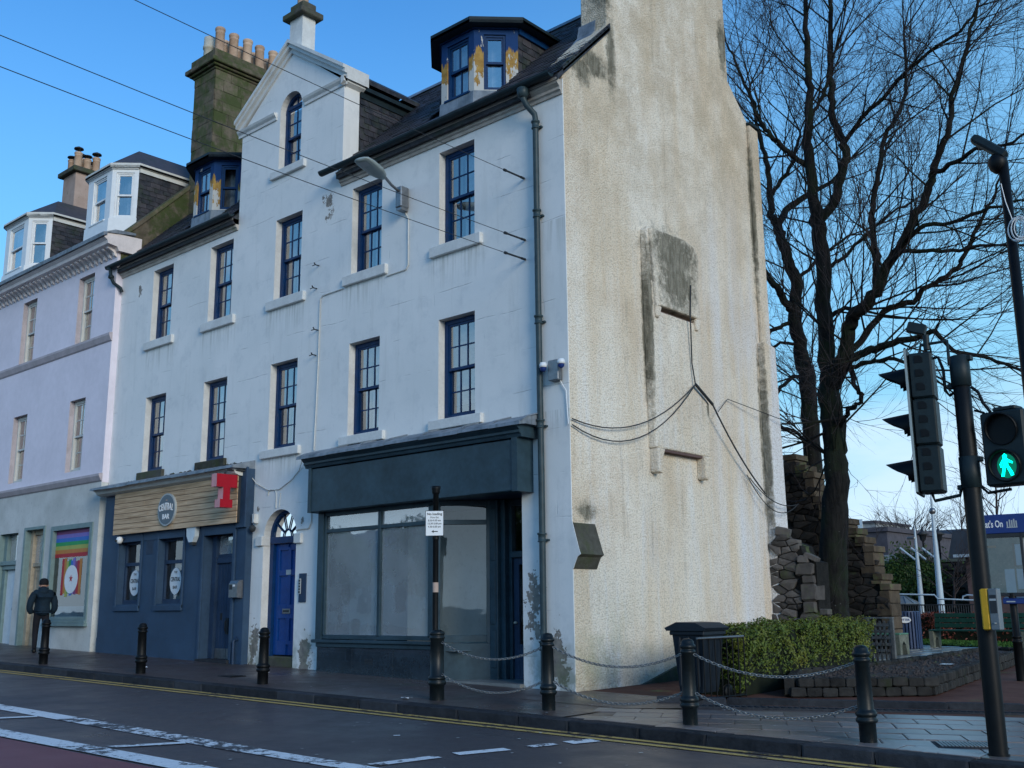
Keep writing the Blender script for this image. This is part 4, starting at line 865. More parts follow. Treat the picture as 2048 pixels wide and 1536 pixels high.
# window frames
FYs = 12.86
mb = MB(); mb.box(SX0 - .05, SX0 + .12, FYs - .02, 13.05, -.58, 1.85)
for a, b in ((SX0 + .12, SX0 + .18), (-14.86, -14.78), (-13.52, -13.36)): mb.bevbox(a, b, FYs, FYs + .09, -.50, 1.80, .008)
mb.bevbox(SX0 + .12, -13.36, FYs, FYs + .09, 1.76, 1.85, .006); mb.bevbox(SX0 + .18, -13.52, FYs + .006, FYs + .084, 1.44, 1.51, .006); mb.bevbox(SX0 + .1, -13.36, FYs - .0, FYs + .1, -.55, -.47, .006)
mb.bevbox(SX0 - .12, -13.30, FYs - .07, FYs + .1, -.62, -.56, .01); mb.bevbox(SX0 - .02, -13.34, FYs - .03, FYs + .1, -.70, -.62, .01)
sh('shop_window_frame', mb, 'shopgrey')
for a, b, c, d in ((SX0 + .18, -14.86, -.47, 1.44), (-14.78, -13.52, -.47, 1.44), (SX0 + .18, -14.86, 1.51, 1.76), (-14.78, -13.52, 1.51, 1.76)):
    mb = MB(); mb.quad((a, FYs + .05, c), (b, FYs + .05, c), (b, FYs + .05, d), (a, FYs + .05, d)); sh('shop_pane', mb, 'shopglass')
sx = SX0
for l in (1.05, 1.12, .98):
    mb = MB(); mb.bevbox(sx + .004, min(sx + l, -13.36) - .004, FYs - .012, 13.0, gz(sx, 13) - .05, -.70, .004); sh('stall_panel', mb, 'shopstall'); sx += l
mb = MB()
for k in range(4): mb.box(-15.15, -14.93, FYs - .018, FYs, -.98 + k * .025, -.968 + k * .025)
sh('vent_grille', mb, 'ink')
# canted return window into the entrance
cx, cy = -13.36, 12.87; M45 = Matrix.Translation((cx, cy, 0)) @ Matrix.Rotation(math.pi / 4, 4, 'Z'); LR = 1.0
mb = MB(); 
for a, b, c, d in ((0, .1, -.6, 1.85), (LR - .1, LR, -.6, 1.85), (.1, LR - .1, 1.76, 1.85), (.1, LR - .1, 1.43, 1.51), (.1, LR - .1, -.58, -.46)): mb.bevbox(a, b, 0, .09, c, d, .006)
mb.xf(M45); sh('return_window_frame', mb, 'shopgrey')
for c, d in ((-.46, 1.43), (1.51, 1.76)):
    mb = MB(); mb.quad((.1, .05, c), (LR - .1, .05, c), (LR - .1, .05, d), (.1, .05, d)); mb.xf(M45); sh('shop_pane', mb, 'clearglass')
mb = MB(); mb.box(0, LR, 0, .09, -1.3, -.6); mb.xf(M45); sh('return_stall', mb, 'shopgrey')
ex, ey = cx + LR * .7071, cy + LR * .7071; YD = 13.80
mb = MB(); mb.bevbox(ex - .04, ex + .15, ey - .03, ey + .12, -1.3, 1.85, .01); mb.bevbox(ex + .04, ex + .24, ey + .06, YD + .05, -1.3, 1.85, .01)
for a, b in ((-1.0, -.38), (-.28, .68), (.80, 1.70)): mb.bevbox(ex - .005, ex + .11, ey - .045, ey - .03, a, b, .006)
sh('entrance_pilaster', mb, 'shopgrey'); mb = MB(); mb.box(-11.44, -11.34, 13.02, YD + .1, -1.3, 1.85); sh('entrance_side', mb, 'shopgrey')
mb = MB(); mb.bevbox(ex + .24, -11.44, YD - .06, YD + .06, .84, .95, .01); mb.bevbox(ex + .22, ex + .30, YD - .05, YD + .06, -1.28, 1.85, .008); mb.bevbox(ex + .30, -11.44, YD - .04, YD + .04, 1.74, 1.85, .006); sh('door_frame', mb, 'shopgrey')
mb = MB(); mb.bevbox(ex + .30, ex + .42, YD, YD + .05, -1.25, .84, .006); mb.bevbox(ex + .42, -11.50, YD, YD + .05, -1.25, -.62, .006); mb.bevbox(ex + .42, -11.50, YD, YD + .05, .72, .84, .006); sd = sh('shop_door', mb, 'bardark')
mb = MB(); mb.quad((ex + .42, YD + .02, -.62), (-11.5, YD + .02, -.62), (-11.5, YD + .02, .72), (ex + .42, YD + .02, .72)); obj('pane', mb, 'clearglass', sd)
mb = MB(); mb.lathe([(.0, 0), (.03, .005), (.035, .03), (.0, .05)], ex + .36, YD - .03, -.28, 12); obj('handle', mb, 'potcream', sd); mb = MB(); mb.box(ex + .50, ex + .62, YD + .005, YD + .012, -.20, -.12); obj('notice', mb, 'letter', sd)
mb = MB(); mb.quad((ex + .30, YD, .95), (-11.5, YD, .95), (-11.5, YD, 1.74), (ex + .30, YD, 1.74)); sh('fanlight', mb, 'clearglass'); mb = MB(); mb.quad((ex + .2, YD + .5, -1.2), (-11.3, YD + .5, -1.2), (-11.3, YD + .5, 1.8), (ex + .2, YD + .5, 1.8)); sh('room_wall', mb, 'greyrender')
mb = MB(); mb.box(-13.38, -11.44, 12.9, YD + .05, -1.31, gz(-12.4, 13) + .035); sh('entrance_slab', mb, 'slabw'); mb = MB(); mb.box(SX0, -11.44, 13.0, 14.5, 1.86, 1.9); sh('entrance_ceiling', mb, 'bardark')
# inside the shop: pale walls behind the glass
mb = MB(); mb.box(-16.45, -15.7, 13.55, 13.6, -.9, 1.8); sh('pale_screen', mb, 'white'); mb = MB(); mb.quad((-15.6, 14.3, -.9), (-12.9, 14.3, -.9), (-12.9, 14.3, 1.8), (-15.6, 14.3, 1.8)); mb.quad((-16.5, 13, -.72), (-12.9, 13, -.72), (-12.9, 14.3, -.72), (-16.5, 14.3, -.72)); sh('shop_back_wall', mb, 'greyrender')
# ------------------------------------------------------------------ blue close door
n = 14; dc, dr_ = -18.06, .56; yf = 13.17
mb = MB(); mb.box(-18.62, -18.50, yf, yf + .14, -1.2, 1.34); mb.box(-17.60, -17.50, yf, yf + .14, -1.2, 1.34); mb.bevbox(-18.61, -17.51, yf - .02, yf + .14, 1.34, 1.48, .01)
for i in range(n):
    P = []
    for t in (i, i + 1):
        for rr in (dr_, dr_ - .07): P.append((dc - rr * math.cos(math.pi * t / n), 1.48 + rr * .97 * math.sin(math.pi * t / n)))
    mb.prism([P[0], P[2], P[3], P[1]], 'y', yf - .005, yf + .08)
for an in (36, 72, 108, 144):
    a_ = math.radians(an); mb.tube([(dc - .14 * math.cos(a_), yf + .02, 1.48 + .14 * math.sin(a_)), (dc - .51 * math.cos(a_), yf + .02, 1.48 + .50 * math.sin(a_))], .014, 6)
mb.tube([(dc - .14 * math.cos(math.pi * i / 8), yf + .02, 1.48 + .14 * math.sin(math.pi * i / 8)) for i in range(9)], .014, 6)
fl = sh('fanlight_frame', mb, 'navy'); mb = MB(); mb.poly([(dc - .52 * math.cos(math.pi * i / n), yf + .04, 1.48 + .51 * math.sin(math.pi * i / n)) for i in range(n + 1)]); obj('pane', mb, 'glass', fl)
mb = MB(); mb.box(-18.55, -17.5, yf + .3, yf + .32, 1.4, 2.0); obj('backing', mb, 'greyrender', fl)
mb = MB(); dz0 = -.90; D0, D1 = -18.50, -17.60; yd = yf + .10; mb.box(D0, D1, yd, yd + .04, dz0, 1.34)
def stile(a, b, c, d): mb.bevbox(a, b, yd - .03, yd + .005, c, d, .006)
dm = (D0 + D1) / 2 + .02
stile(D0, D0 + .13, dz0, 1.34); stile(D1 - .13, D1, dz0, 1.34); stile(dm - .05, dm + .05, dz0 + .2, 1.26)
for a, b in ((dz0, dz0 + .28), (-.18, .10), (.68, .80), (1.2, 1.34)): stile(D0 + .13, dm - .05, a, b); stile(dm + .05, D1 - .13, a, b)
sdoor = sh('blue_door', mb, 'blue'); mb = MB(); mb.bevbox(-18.20, -17.94, yd - .048, yd - .03, -.08, .02, .004); obj('letterbox', mb, 'steel', sdoor); mb = MB(); mb.box(-18.165, -17.975, yd - .053, yd - .047, -.05, -.01); obj('letterbox_slot', mb, 'ink', sdoor)
mb = MB(); mb.box(-18.12, -17.96, yd - .04, yd - .03, .70, .80); obj('number_plate', mb, 'rim', sdoor)
mb = MB(); mb.bevbox(-18.60, -17.52, 13.03, 13.35, -1.25, -.92, .02); sh('door_step', mb, 'mossstone')
for a, b in ((-18.84, -18.60), (-17.52, -17.29)):
    mb = MB(); mb.bevbox(a, b, 12.94, 13.16, 1.30, 1.50, .01); sh('impost_block', mb, 'trim')
mb = MB(); mb.tube([(-18.52, 12.992, 2.34), (-18.50, 12.992, 2.42), (-18.40, 12.992, 2.46), (-18.26, 12.992, 2.44), (-18.22, 12.992, 2.34), (-18.22, 12.992, 2.06)], .016, 6); sh('keystone_mark', mb, 'offwhite'); mb = MB(); mb.tube([(-18.08, 12.992, 2.36), (-18.12, 12.992, 2.06)], .010, 6); sh('keystone_mark', mb, 'offwhite')
# ------------------------------------------------------------------ the bar on the left
BX0, BX1, BY = -25.15, -19.02, 12.84
wn_ = [(-24.30, -23.28, .16, 1.62), (-22.48, -21.42, .16, 1.62)]
mb = MB(); grid_wall(mb, BX0, BX1, -1.5, 2.95, BY, [(*q, .22) for q in wn_] + [(-20.58, -19.45, -1.5, 1.62, .42)], .3)
mb.quad((BX1, BY, -1.5), (BX1, 13.0, -1.5), (BX1, 13.0, 2.95), (BX1, BY, 2.95)); mb.quad((BX0, 13.0, -1.5), (BX0, BY, -1.5), (BX0, BY, 2.95), (BX0, 13.0, 2.95)); sh('bar_wall', mb, 'barblue')
mb = MB()
for a, b, c, d in wn_: mb.bevbox(a - .07, a - .0, BY - .035, BY, c - .1, 1.86, .006); mb.bevbox(b, b + .07, BY - .035, BY, c - .1, 1.86, .006); mb.bevbox(a, b, BY - .03, BY, d, 1.86, .006); mb.bevbox(a - .07, b + .07, BY - .05, BY, c - .16, c - .03, .008)
mb.bevbox(-20.66, -20.58, BY - .04, BY, -1.2, 1.86, .006); mb.bevbox(-19.45, -19.36, BY - .04, BY, -1.2, 1.86, .006); mb.bevbox(-20.58, -19.45, BY - .035, BY, 1.60, 1.86, .006); mb.box(BX0, -20.7, BY - .012, BY, -1.3, -.62); mb.bevbox(-19.32, BX1 + .02, BY - .06, BY, 1.7, 2.98, .01); mb.bevbox(-23.2, -22.55, BY - .02, BY, 1.62, 1.86, .005)
sh('bar_trim', mb, 'barblue')
mb = MB()
for k in range(9): mb.box(-23.05 + k * .035, -23.035 + k * .035, BY - .012, BY - .0, 1.30, 1.62)
sh('vent_grille', mb, 'bardark')
for k, (a, b, c, d) in enumerate(wn_):
    mb = MB(); y = BY + .20
    for q in ((a, a + .06, c, d), (b - .05, b, c, d), (a + .06, b - .05, d - .05, d), (a + .06, b - .05, 1.06, 1.14), (a + .06, b - .05, c, c + .1)): mb.box(q[0], q[1], y - .05, y + .03, q[2], q[3])
    wf = sh('bar_window', mb, 'bardark')
    for e_, f_ in ((c + .1, 1.06), (1.14, d - .05)):
        mb = MB(); mb.quad((a + .06, y, e_), (b - .05, y, e_), (b - .05, y, f_), (a + .06, y, f_)); obj('pane', mb, 'clearglass', wf)
    mb = MB(); mb.box(a + .06, b, y + .10, y + .12, c, 1.1); obj('pane_backing', mb, 'drape', wf)  # backing sheet added to lighten the dark bar window
    xc = a + .46; mb = MB(); mb.prism([(xc + .24 * math.cos(t * math.pi / 12), .66 + .30 * math.sin(t * math.pi / 12)) for t in range(24)], 'y', y - .012, y - .006); obj('round_sticker', mb, 'sticker', wf)
    text('sticker_the', 'THE', .075, (xc, y - .016, .86), 'ink', wf, ext=.001); text('sticker_central', 'CENTRAL', .135, (xc, y - .016, .70), 'ink', wf, sx=.68, ext=.001, bold=.002); text('sticker_bar', 'BAR', .105, (xc, y - .016, .52), 'ink', wf, ext=.001)
# bar door, made of upright boards
mb = MB(); mb.box(-20.5, -19.5, BY + .26, BY + .30, 1.12, 1.2); mb.bevbox(-20.52, -19.47, BY + .22, BY + .32, 1.0, 1.12, .01); mb.box(-20.58, -20.42, BY + .2, BY + .32, -1.2, 1.6); mb.box(-19.55, -19.45, BY + .2, BY + .32, -1.2, 1.6); dr = sh('door_frame', mb, 'bardark')
mb = MB(); mb.quad((-20.42, BY + .28, 1.12), (-19.55, BY + .28, 1.12), (-19.55, BY + .28, 1.6), (-20.42, BY + .28, 1.6)); obj('pane', mb, 'shopglass', dr); mb = MB(); mb.box(-19.95, -19.6, BY + .36, BY + .27, 1.14, 1.5); obj('pale_poster', mb, 'doorcream', dr); text('door_lettering', 'CENTRAL', .13, (-20.0, BY + .27, 1.44), 'offwhite', dr, sx=.75, ext=.001)
pl = MB().bevbox(-.058, .058, -.012, .012, -1.05, .98, .005); plm = mesh_of('board', pl, 'bardark')
mb = MB(); mb.box(-20.42, -19.55, BY + .30, BY + .32, -1.15, 1.0); bdoor = sh('bar_door', mb, 'bardark')
for k in range(7): inst('board', plm, bdoor, (-20.36 + k * .1245, BY + .285, .02))
mb = MB(); mb.box(-20.40, -20.0, BY + .26, BY + .27, -1.12, -.80); mb.box(-19.98, -19.57, BY + .26, BY + .27, -1.12, -.80); obj('kick_plate', mb, 'steel', bdoor)
mb = MB(); mb.tube([(-19.98, BY + .24, -.2), (-19.98, BY + .21, -.24), (-19.98, BY + .21, -.42), (-19.98, BY + .24, -.46)], .014, 6); mb.box(-20.03, -19.93, BY + .25, BY + .27, -.5, -.16); mb.box(-20.24, -20.19, BY + .25, BY + .27, -.2, -.06); obj('handle', mb, 'ink', bdoor)
mb = MB(); mb.box(-20.6, -19.4, BY - .1, BY + .32, -1.3, gz(-20, 13) + .06); sh('bar_step', mb, 'kerb')
# fascia boards
pbm = MB(); 
FXa, FXb, FZa, FZb = -24.42, -19.18, 1.80, 2.80
nb = 8; bh = (FZb - FZa) / nb
mb = MB(); mb.box(FXa + .02, FXb - .02, BY - .13, BY - .06, FZa + .01, FZb); fb = sh('bar_fascia', mb, 'ink')
pmesh = [mesh_of('plank', MB().bevbox(0, 1, -.011, .011, -bh / 2 + .005, bh / 2 - .005, .003), 'wood')]
for k in range(nb):
    cut = [FXa, FXa + U(1.4, 3.4), FXb]
    for a, b in zip(cut, cut[1:]): inst('plank', pmesh[0], fb, (a, BY - .142, FZa + bh * (k + .5)), (b - a - .004, 1, 1))
mb = MB(); mb.prism([(13.0, 2.80), (12.70, 2.80), (12.60, 2.84), (12.56, 2.90), (12.50, 2.93), (13.0, 2.96)], 'x', BX0 - .05, -19.15); sh('bar_cornice', mb, 'offwhite')
mb = MB(); L0 = BX0 - .1
while L0 < -19.1:
    l = min(U(.5, .75), -19.02 - L0); mb.prism([(12.43, 2.93 + U(-.012, .006)), (12.44, 2.985), (13.0, 3.14), (13.0, 2.95)], 'x', L0, L0 + l - .012); L0 += l
sh('lead_flashing', mb, 'lead')
mb = MB()
for k in range(60):
    x = U(BX0 + .6, -19.3); 
    mb.lathe([(0.0, 0), (U(.02, .07), .01), (U(.01, .04), U(.01, .03)), (0, .04)], x, U(12.86, 12.97), 3.07 + U(0, .04), 6)
sh('moss_clumps', mb, 'mossstone', kind='stuff')
mb = MB(); mb.tube([(-19.22, 12.78, -1.2), (-19.22, 12.78, -.62), (-19.2, 12.83, -.56), (-19.16, 12.83, -.62)], .03, 8); sh('boot_pipe', mb, 'bardark')
# ------------------------------------------------------------------ the lilac house next door
PX1, PY = -25.42, 12.82
pink = thing('lilac_house', 'lilac rendered house with bracketed cornice, two white bay dormers and a rainbow shop window', 'building', (-29, 13, gz(-29, 13)))
ph = lambda n, mb, m, **k: obj(n, mb, m, pink, **k)
PC = [(-27.50, -26.62), (-31.0, -30.1), (-34.4, -33.5)]
gh = [(-27.90, -25.75, -.28, 2.16, .12), (-29.50, -28.42, -1.3, 2.20, .3), (-31.2, -30.02, -1.3, 2.18, .3), (-34.3, -31.6, -.4, 2.1, .12)]
mb = MB(); rv = []; grid_wall(mb, -40, PX1, 3.42, 9.35, PY, [(a, b, 7.12, 9.02) for a, b in PC] + [(a, b, 3.62, 5.56) for a, b in PC], .2, rv); mb.quad((PX1, PY, 3.2), (PX1, 13.0, 3.2), (PX1, 13.0, 9.35), (PX1, PY, 9.35)); ph('front_wall', mb, 'pink'); revs(rv, 'pinktrim', pink)
mb = MB(); rv = []; grid_wall(mb, -40, PX1 - .01, -1.4, 3.22, PY, gh, .3, rv); mb.quad((PX1 - .01, PY, -1.4), (PX1 - .01, 13.0, -1.4), (PX1 - .01, 13.0, 3.22), (PX1 - .01, PY, 3.22)); ph('ground_storey', mb, 'greyrender'); revs(rv, 'teal', pink)
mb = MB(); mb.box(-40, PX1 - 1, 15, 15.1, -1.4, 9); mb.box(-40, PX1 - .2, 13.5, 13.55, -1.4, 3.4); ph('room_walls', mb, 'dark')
mb = MB(); mb.box(-40, PX1 - .2, 13.4, 19, 9.0, 9.4); mb.box(-40, -39.9, 12.9, 19, -1.4, 9.4); ph('wall_head', mb, 'pinktrim')
mb = MB(); mb.box(PX1 - .2, PX1 - .005, 13.0, 16, 9.3, 9.9); ph('gable_top', mb, 'pinkchim')
for z0, z1, pr, m in ((3.22, 3.42, .10, 'pinktrim'), (6.88, 7.10, .09, 'pinktrim')):
    mb = MB(); mb.prism([(PY, z0), (PY - pr * .4, z0 + .03), (PY - pr, z1 - .06), (PY - pr, z1), (PY, z1 + .02)], 'x', -40, PX1 + .02); ph('string_course', mb, m)
mb = MB(); mb.prism([(PY, 9.30), (PY - .05, 9.30), (PY - .10, 9.40), (PY - .36, 9.44), (PY - .38, 9.52), (PY - .46, 9.58), (PY - .48, 9.68), (PY - .36, 9.74), (13.4, 9.78), (13.4, 9.30)], 'x', -40, PX1 + .14); ph('cornice', mb, 'pinkcream')
mb = MB(); mb.prism([(PY - .52, 9.60), (PY - .53, 9.70), (PY - .42, 9.72), (PY - .42, 9.66)], 'x', -40, PX1 + .2); mb.prism([(PY - .5, 9.70), (PY - .2, 9.84), (13.2, 9.88), (13.2, 9.82)], 'x', -40, PX1 + .18); ph('cornice_gutter', mb, 'lead')
bm = MB(); bm.prism([(0, 0), (-.04, -.02), (-.10, -.16), (0, -.24)][::-1] + [], 'x', -.045, .045); bm = MB(); bm.prism([(0, 0), (-.26, 0), (-.27, -.06), (-.17, -.10), (-.10, -.14), (-.07, -.22), (0, -.26)], 'x', -.05, .05); bmm = mesh_of('bracket', bm, 'pinkcream')
x = PX1 - .08
while x > -33.8: inst('bracket', bmm, pink, (x, PY - .0, 9.43)); x -= .255
for a, b in PC:
    for c, d in ((7.12, 9.02), (3.62, 5.56)): sash_window(pink, a + .01, b - .01, c, d - .01, PY + .13, 2, 2, 'offwhite', 'N' if random.random() < .3 else 'R', bar=.03)
mb = MB(); mb.prism([(12.95, 9.75), (16.5, 12.6), (19.5, 9.6), (19.5, 9.4), (12.95, 9.6)], 'x', -40, PX1 - .3); ph('roof', mb, 'slate')
dormer(pink, -28.10, -26.72, 13.15, 9.8, 10.72, 12.05, 0.52, 15.6, 'white', 'white', (-27.78, -27.02), (0.16, 0.84), 'white', 'white', 0.10, roofz=1.0, wcols=1, cheekbase=.75)
dormer(pink, -33.6, -32.0, 13.15, 9.8, 10.55, 12.0, 0.52, 15.6, 'white', 'white', (-33.3, -32.3), (0.16, 0.84), 'white', 'white', 0.10, roofz=1.0, wcols=1, cheekbase=.75)
mb = MB(); mb.bevbox(-33.75, -32.85, 14.9, 15.85, 10, 14.45, .01); ph('chimney', mb, 'pinkchim'); mb = MB(); mb.bevbox(-33.9, -32.7, 14.75, 16.0, 14.45, 14.62, .02); ph('chimney_cope', mb, 'mossstone')
cow = MB(); cow.lathe([(.0, .12), (.15, .06), (.16, .03), (.02, .04), (0, .04)], n=14); 
for t in (0, 2.1, 4.2): cow.tube([(.09 * math.cos(t), .09 * math.sin(t), -.08), (.09 * math.cos(t), .09 * math.sin(t), .05)], .008, 4)
cwm = mesh_of('cowl', cow, 'ink'); p3_ = mesh_of('chimney_pot', potmb(.125, .5, 0), 'pot')
for i in range(2):
    for j in range(3):
        p = inst('chimney_pot', p3_, pink, (-33.55 + .45 * i, 15.05 + .32 * j, 14.6), (1, 1, 1.0 + .3 * ((i + j) % 2)))
        c_ = bpy.data.objects.new('cowl', cwm); COL.objects.link(c_); c_.parent = p; c_.location = (0, 0, .56)
# ground floor: rainbow window, brown door, pale door
mb = MB(); a, b, c, d = gh[0][:4]; y = PY + .08
mb.box(a - .06, a + .07, PY - .03, y + .05, c, d + .06); mb.box(b - .07, b + .06, PY - .03, y + .05, c, d + .06); mb.box(a + .07, b - .07, PY - .03, y + .05, d - .06, d + .06); mb.bevbox(a - .1, b + .1, PY - .09, y + .05, c - .08, c, .01); mb.bevbox(a - .05, b + .05, PY - .06, y, c, c + .07, .01); mb.bevbox(a + .07, b - .07, PY - .02, y + .03, c + .07, c + .16, .01)
sw = ph('shop_window', mb, 'teal'); mb = MB(); mb.quad((a + .07, y, c + .16), (b - .07, y, c + .16), (b - .07, y, d - .06), (a + .07, y, d - .06)); obj('pane', mb, 'clearglass', sw)
rb = [('s_violet', (.20, .06, .16)), ('s_purple', (.20, .16, .48)), ('s_blue', (.04, .16, .50)), ('s_green', (.03, .30, .10)), ('s_yellow', (.36, .40, .10)), ('s_orange', (.50, .20, .05)), ('s_red', (.42, .03, .04))]
for k, (nm, cc) in enumerate(rb):
    MAT[nm] = plain('rainbow_' + nm[2:], cc, .6, .08); mb = MB(); z1_ = d - .07 - k * .10; mb.box(a + .075, b - .075, y - .006, y - .003, z1_ - .10, z1_); obj('rainbow_stripe', mb, nm, sw)
for k in range(9):
    nm = rb[(6 - k) % 7][0]; mb = MB(); x = a + .52 + k * .12; mb.box(x, x + .12, y - .006, y - .003, .42 + U(-.06, .06), 1.32 + U(-.06, .05)); obj('rainbow_strip', mb, nm, sw)
mb = MB(); mb.prism([(a + 1.07 + .36 * math.cos(t * math.pi / 12), .82 + .36 * math.sin(t * math.pi / 12)) for t in range(24)], 'y', y - .010, y - .007); obj('round_sticker', mb, 'sticker', sw)
mb = MB(); mb.prism([(a + 1.07 + (.10 if t % 2 else .042) * math.sin(t * math.pi / 5), .84 - (.10 if t % 2 else .042) * math.cos(t * math.pi / 5)) for t in range(10)], 'y', y - .014, y - .011); obj('star', mb, 's_red', sw)
mb = MB(); mb.box(a, b, y + .30, y + .32, c, d); obj('mesh_screen', mb, 'dark', sw); mb = MB(); mb.box(a + .07, b - .07, y + .1, y + .25, c + .1, c + .42); obj('window_ledge', mb, 'palewhite', sw)
mb = MB(); a, b, c, d = gh[1][:4]; y = PY + .24; mb.box(a, a + .14, y - .1, y + .04, c, d); mb.box(b - .08, b, y - .1, y + .04, c, d); mb.box(a + .14, b - .08, y - .06, y + .04, d - .12, d); mb.box(a + .14, b - .08, y - .06, y + .04, 1.22, 1.32); bf = ph('door_frame', mb, 'doorcream')
mb = MB(); mb.quad((a + .14, y, 1.32), (b - .08, y, 1.32), (b - .08, y, d - .12), (a + .14, y, d - .12)); obj('pane', mb, 'shopglass', bf)
mb = MB(); mb.box(a + .14, b - .08, y + .02, y + .05, c, 1.22)
for p, q, r_, s_ in ((a + .14, a + .26, c, 1.22), (b - .2, b - .08, c, 1.22), (a + .26, b - .2, 1.1, 1.22), (a + .26, b - .2, .1, .24), (a + .26, b - .2, c, c + .3)): mb.bevbox(p, q, y, y + .03, r_, s_, .006)
ph('panelled_door', mb, 'doorcream'); mb = MB(); mb.box(a - .09, a - .004, PY - .03, PY + .1, c, d + .08); mb.box(b + .004, b + .08, PY - .03, PY + .1, c, d + .08); mb.box(a - .004, b + .004, PY - .03, PY - .002, d + .004, d + .08); ph('door_surround', mb, 'teal')
mb = MB(); a, b, c, d = gh[2][:4]; y = PY + .24; mb.box(a, a + .2, y - .1, y + .04, c, d); mb.box(b - .08, b, y - .1, y + .04, c, d); mb.bevbox(a, b, y - .18, y + .04, 1.3, 1.42, .01); mb.bevbox(a + .05, b, y - .13, y + .04, 1.18, 1.3, .01); bf = ph('door_frame', mb, 'teal')
mb = MB(); mb.quad((a + .2, y, 1.42), (b - .08, y, 1.42), (b - .08, y, d), (a + .2, y, d)); obj('pane', mb, 'shopglass', bf); mb = MB(); mb.bevbox(a + .2, b - .08, y - .02, y + .03, c, 1.18, .004); pd_ = ph('pale_door', mb, 'palewhite'); mb = MB(); mb.box(-30.52, -30.32, y - .035, y - .02, .06, .13); obj('letterbox', mb, 'ink', pd_)
mb = MB(); a, b, c, d = gh[3][:4]; y = PY + .08; mb.box(a, a + .07, y - .05, y + .05, c, d); mb.box(b - .07, b, y - .05, y + .05, c, d); mb.box(a, b, y - .05, y + .05, c, c + .1); sw = ph('shop_window', mb, 'teal'); mb = MB(); mb.quad((a + .07, y, c + .1), (b - .07, y, c + .1), (b - .07, y, d), (a + .07, y, d)); obj('pane', mb, 'shopglass', sw)
mb = MB(); mb.bevbox(-25.62, -25.54, 12.86, 12.98, -1.2, 9.3, .01); ph('corner_strip', mb, 'pinktrim')
mb = MB(); mb.tube([(-25.75, 12.70, 8.90), (-25.55, 12.70, 8.86), (-25.50, 12.72, 8.6), (-25.46, 12.78, 8.45), (-25.30, 12.9, 8.30), (-25.28, 12.93, 8.2)], .045, 10); mb.lathe([(.05, 0), (.075, .02), (.075, .08), (.05, .1)], -25.50, 12.72, 8.56, 12); obj('rainwater_swan_neck', mb, 'gutter', house)
# ------------------------------------------------------------------ helpers to turn traced outlines into points at a real distance
F_ = 2103.75
def at(px, py, Y):
    d = fw + r2 * ((px - 1024) / F_) - u2 * ((py - 768) / F_)
    return d * (Y / d.y)
# ------------------------------------------------------------------ bollards and chains
def boll_mb(h):
    mb = MB(); mb.lathe([(.088, -.03), (.088, .19), (.098, .195), (.112, .215), (.112, .235), (.098, .25), (.098, .262), (.108, .27), (.112, .29), (.10, .315), (.088, .325), (.083, .34), (.074, h - .175), (.088, h - .165), (.092, h - .15), (.086, h - .135), (.076, h - .13), (.076, h - .115), (.092, h - .105), (.095, h - .085), (.088, h - .07), (.078, h - .066), (.074, h - .035), (.055, h - .01), (.025, h), (0, h)], n=24); return mb
bm1 = mesh_of('bollard', boll_mb(.98), 'iron'); bm2 = mesh_of('bollard', boll_mb(.91), 'black')
BP = [((-4.89, 10.94), bm1, 'tall domed green black bollard at the right end of the chains, standing on paving slabs'),
      ((-7.02, 10.90), bm1, 'domed bollard in front of the wheelie bin and the clipped hedge'),
      ((-9.21, 10.95), bm1, 'bollard with chains standing in front of the downpipe at the white corner'),
      ((-15.10, 10.63), bm2, 'scuffed black bollard without a chain in front of the blue arched door'),
      ((-18.56, 10.37), bm2, 'black bollard in front of the blue painted wall of the bar'),
      ((-22.29, 10.25), bm2, 'black bollard standing right in front of the walking person')]
for i, ((x, y), m, lb) in enumerate(BP):
    o = bpy.data.objects.new('bollard', m); COL.objects.link(o); o.location = (x, y, gz(x, y)); o.rotation_euler = (U(-.015, .015), U(-.015, .015), U(0, 3)); tag(o, lb, 'bollard', 'bollards along the kerb')
# post with the loading sign
sx_, sy_ = -11.18, 10.83
t = thing('sign_post', 'thick bollard base with a slim post carrying a small white no loading plate', 'sign post', (sx_, sy_, gz(sx_, sy_)))
mb = MB(); n0 = 0; mb.lathe([(.105, -.03), (.105, .2), (.12, .205), (.13, .23), (.13, .25), (.115, .27), (.115, .28), (.13, .29), (.13, .31), (.115, .33), (.10, .34), (.098, .84), (.112, .85), (.112, .87), (.10, .88), (.10, .90), (.112, .91), (.105, .94), (.06, .965), (.05, .97)], sx_, sy_, gz(sx_, sy_), 24); obj('bollard_base', mb, 'iron', t)
mb = MB(); mb.lathe([(.042, .95), (.042, 2.92), (.05, 2.925), (.06, 2.95), (.06, 2.98), (.068, 3.0), (.068, 3.04), (.0, 3.045)], sx_ - .04, sy_, gz(sx_, sy_), 16); mb.lathe([(.052, 2.26), (.052, 2.30)], sx_ - .04, sy_, gz(sx_, sy_), 12); obj('pole', mb, 'black', t)
sa = 0.66; scx, scy, scz = sx_ - .01, sy_ - .055, 1.215
def sgn(x, y, z): return (scx + x * math.cos(sa) - y * math.sin(sa), scy + x * math.sin(sa) + y * math.cos(sa), scz + z)
for (w_, h_, y0, y1, m, nm) in ((.135, .185, 0, .008, 'ink', 'plate_rim'), (.128, .178, -.003, 0.0, 'letter', 'sign_plate')):
    mb = MB(); mb.bevbox(-w_, w_, y0, y1, -h_, h_, .001); mb.v = [sgn(*v) for v in mb.v]; pl_ = obj(nm, mb, m, t)
for s_, z, sz, b in (('No loading', .135, .05, .0008), ('Mon-Sat', .085, .038, 0), ('8.30-9.30 am', .04, .036, .0004), ('12.30-2.00 pm', -.005, .036, .0004), ('4.30-6.00 pm', -.05, .036, .0004)): text('sign_text', s_, sz, sgn(0, -.0045, z), 'ink', t, (math.pi / 2, 0, sa), .0008, bold=b)
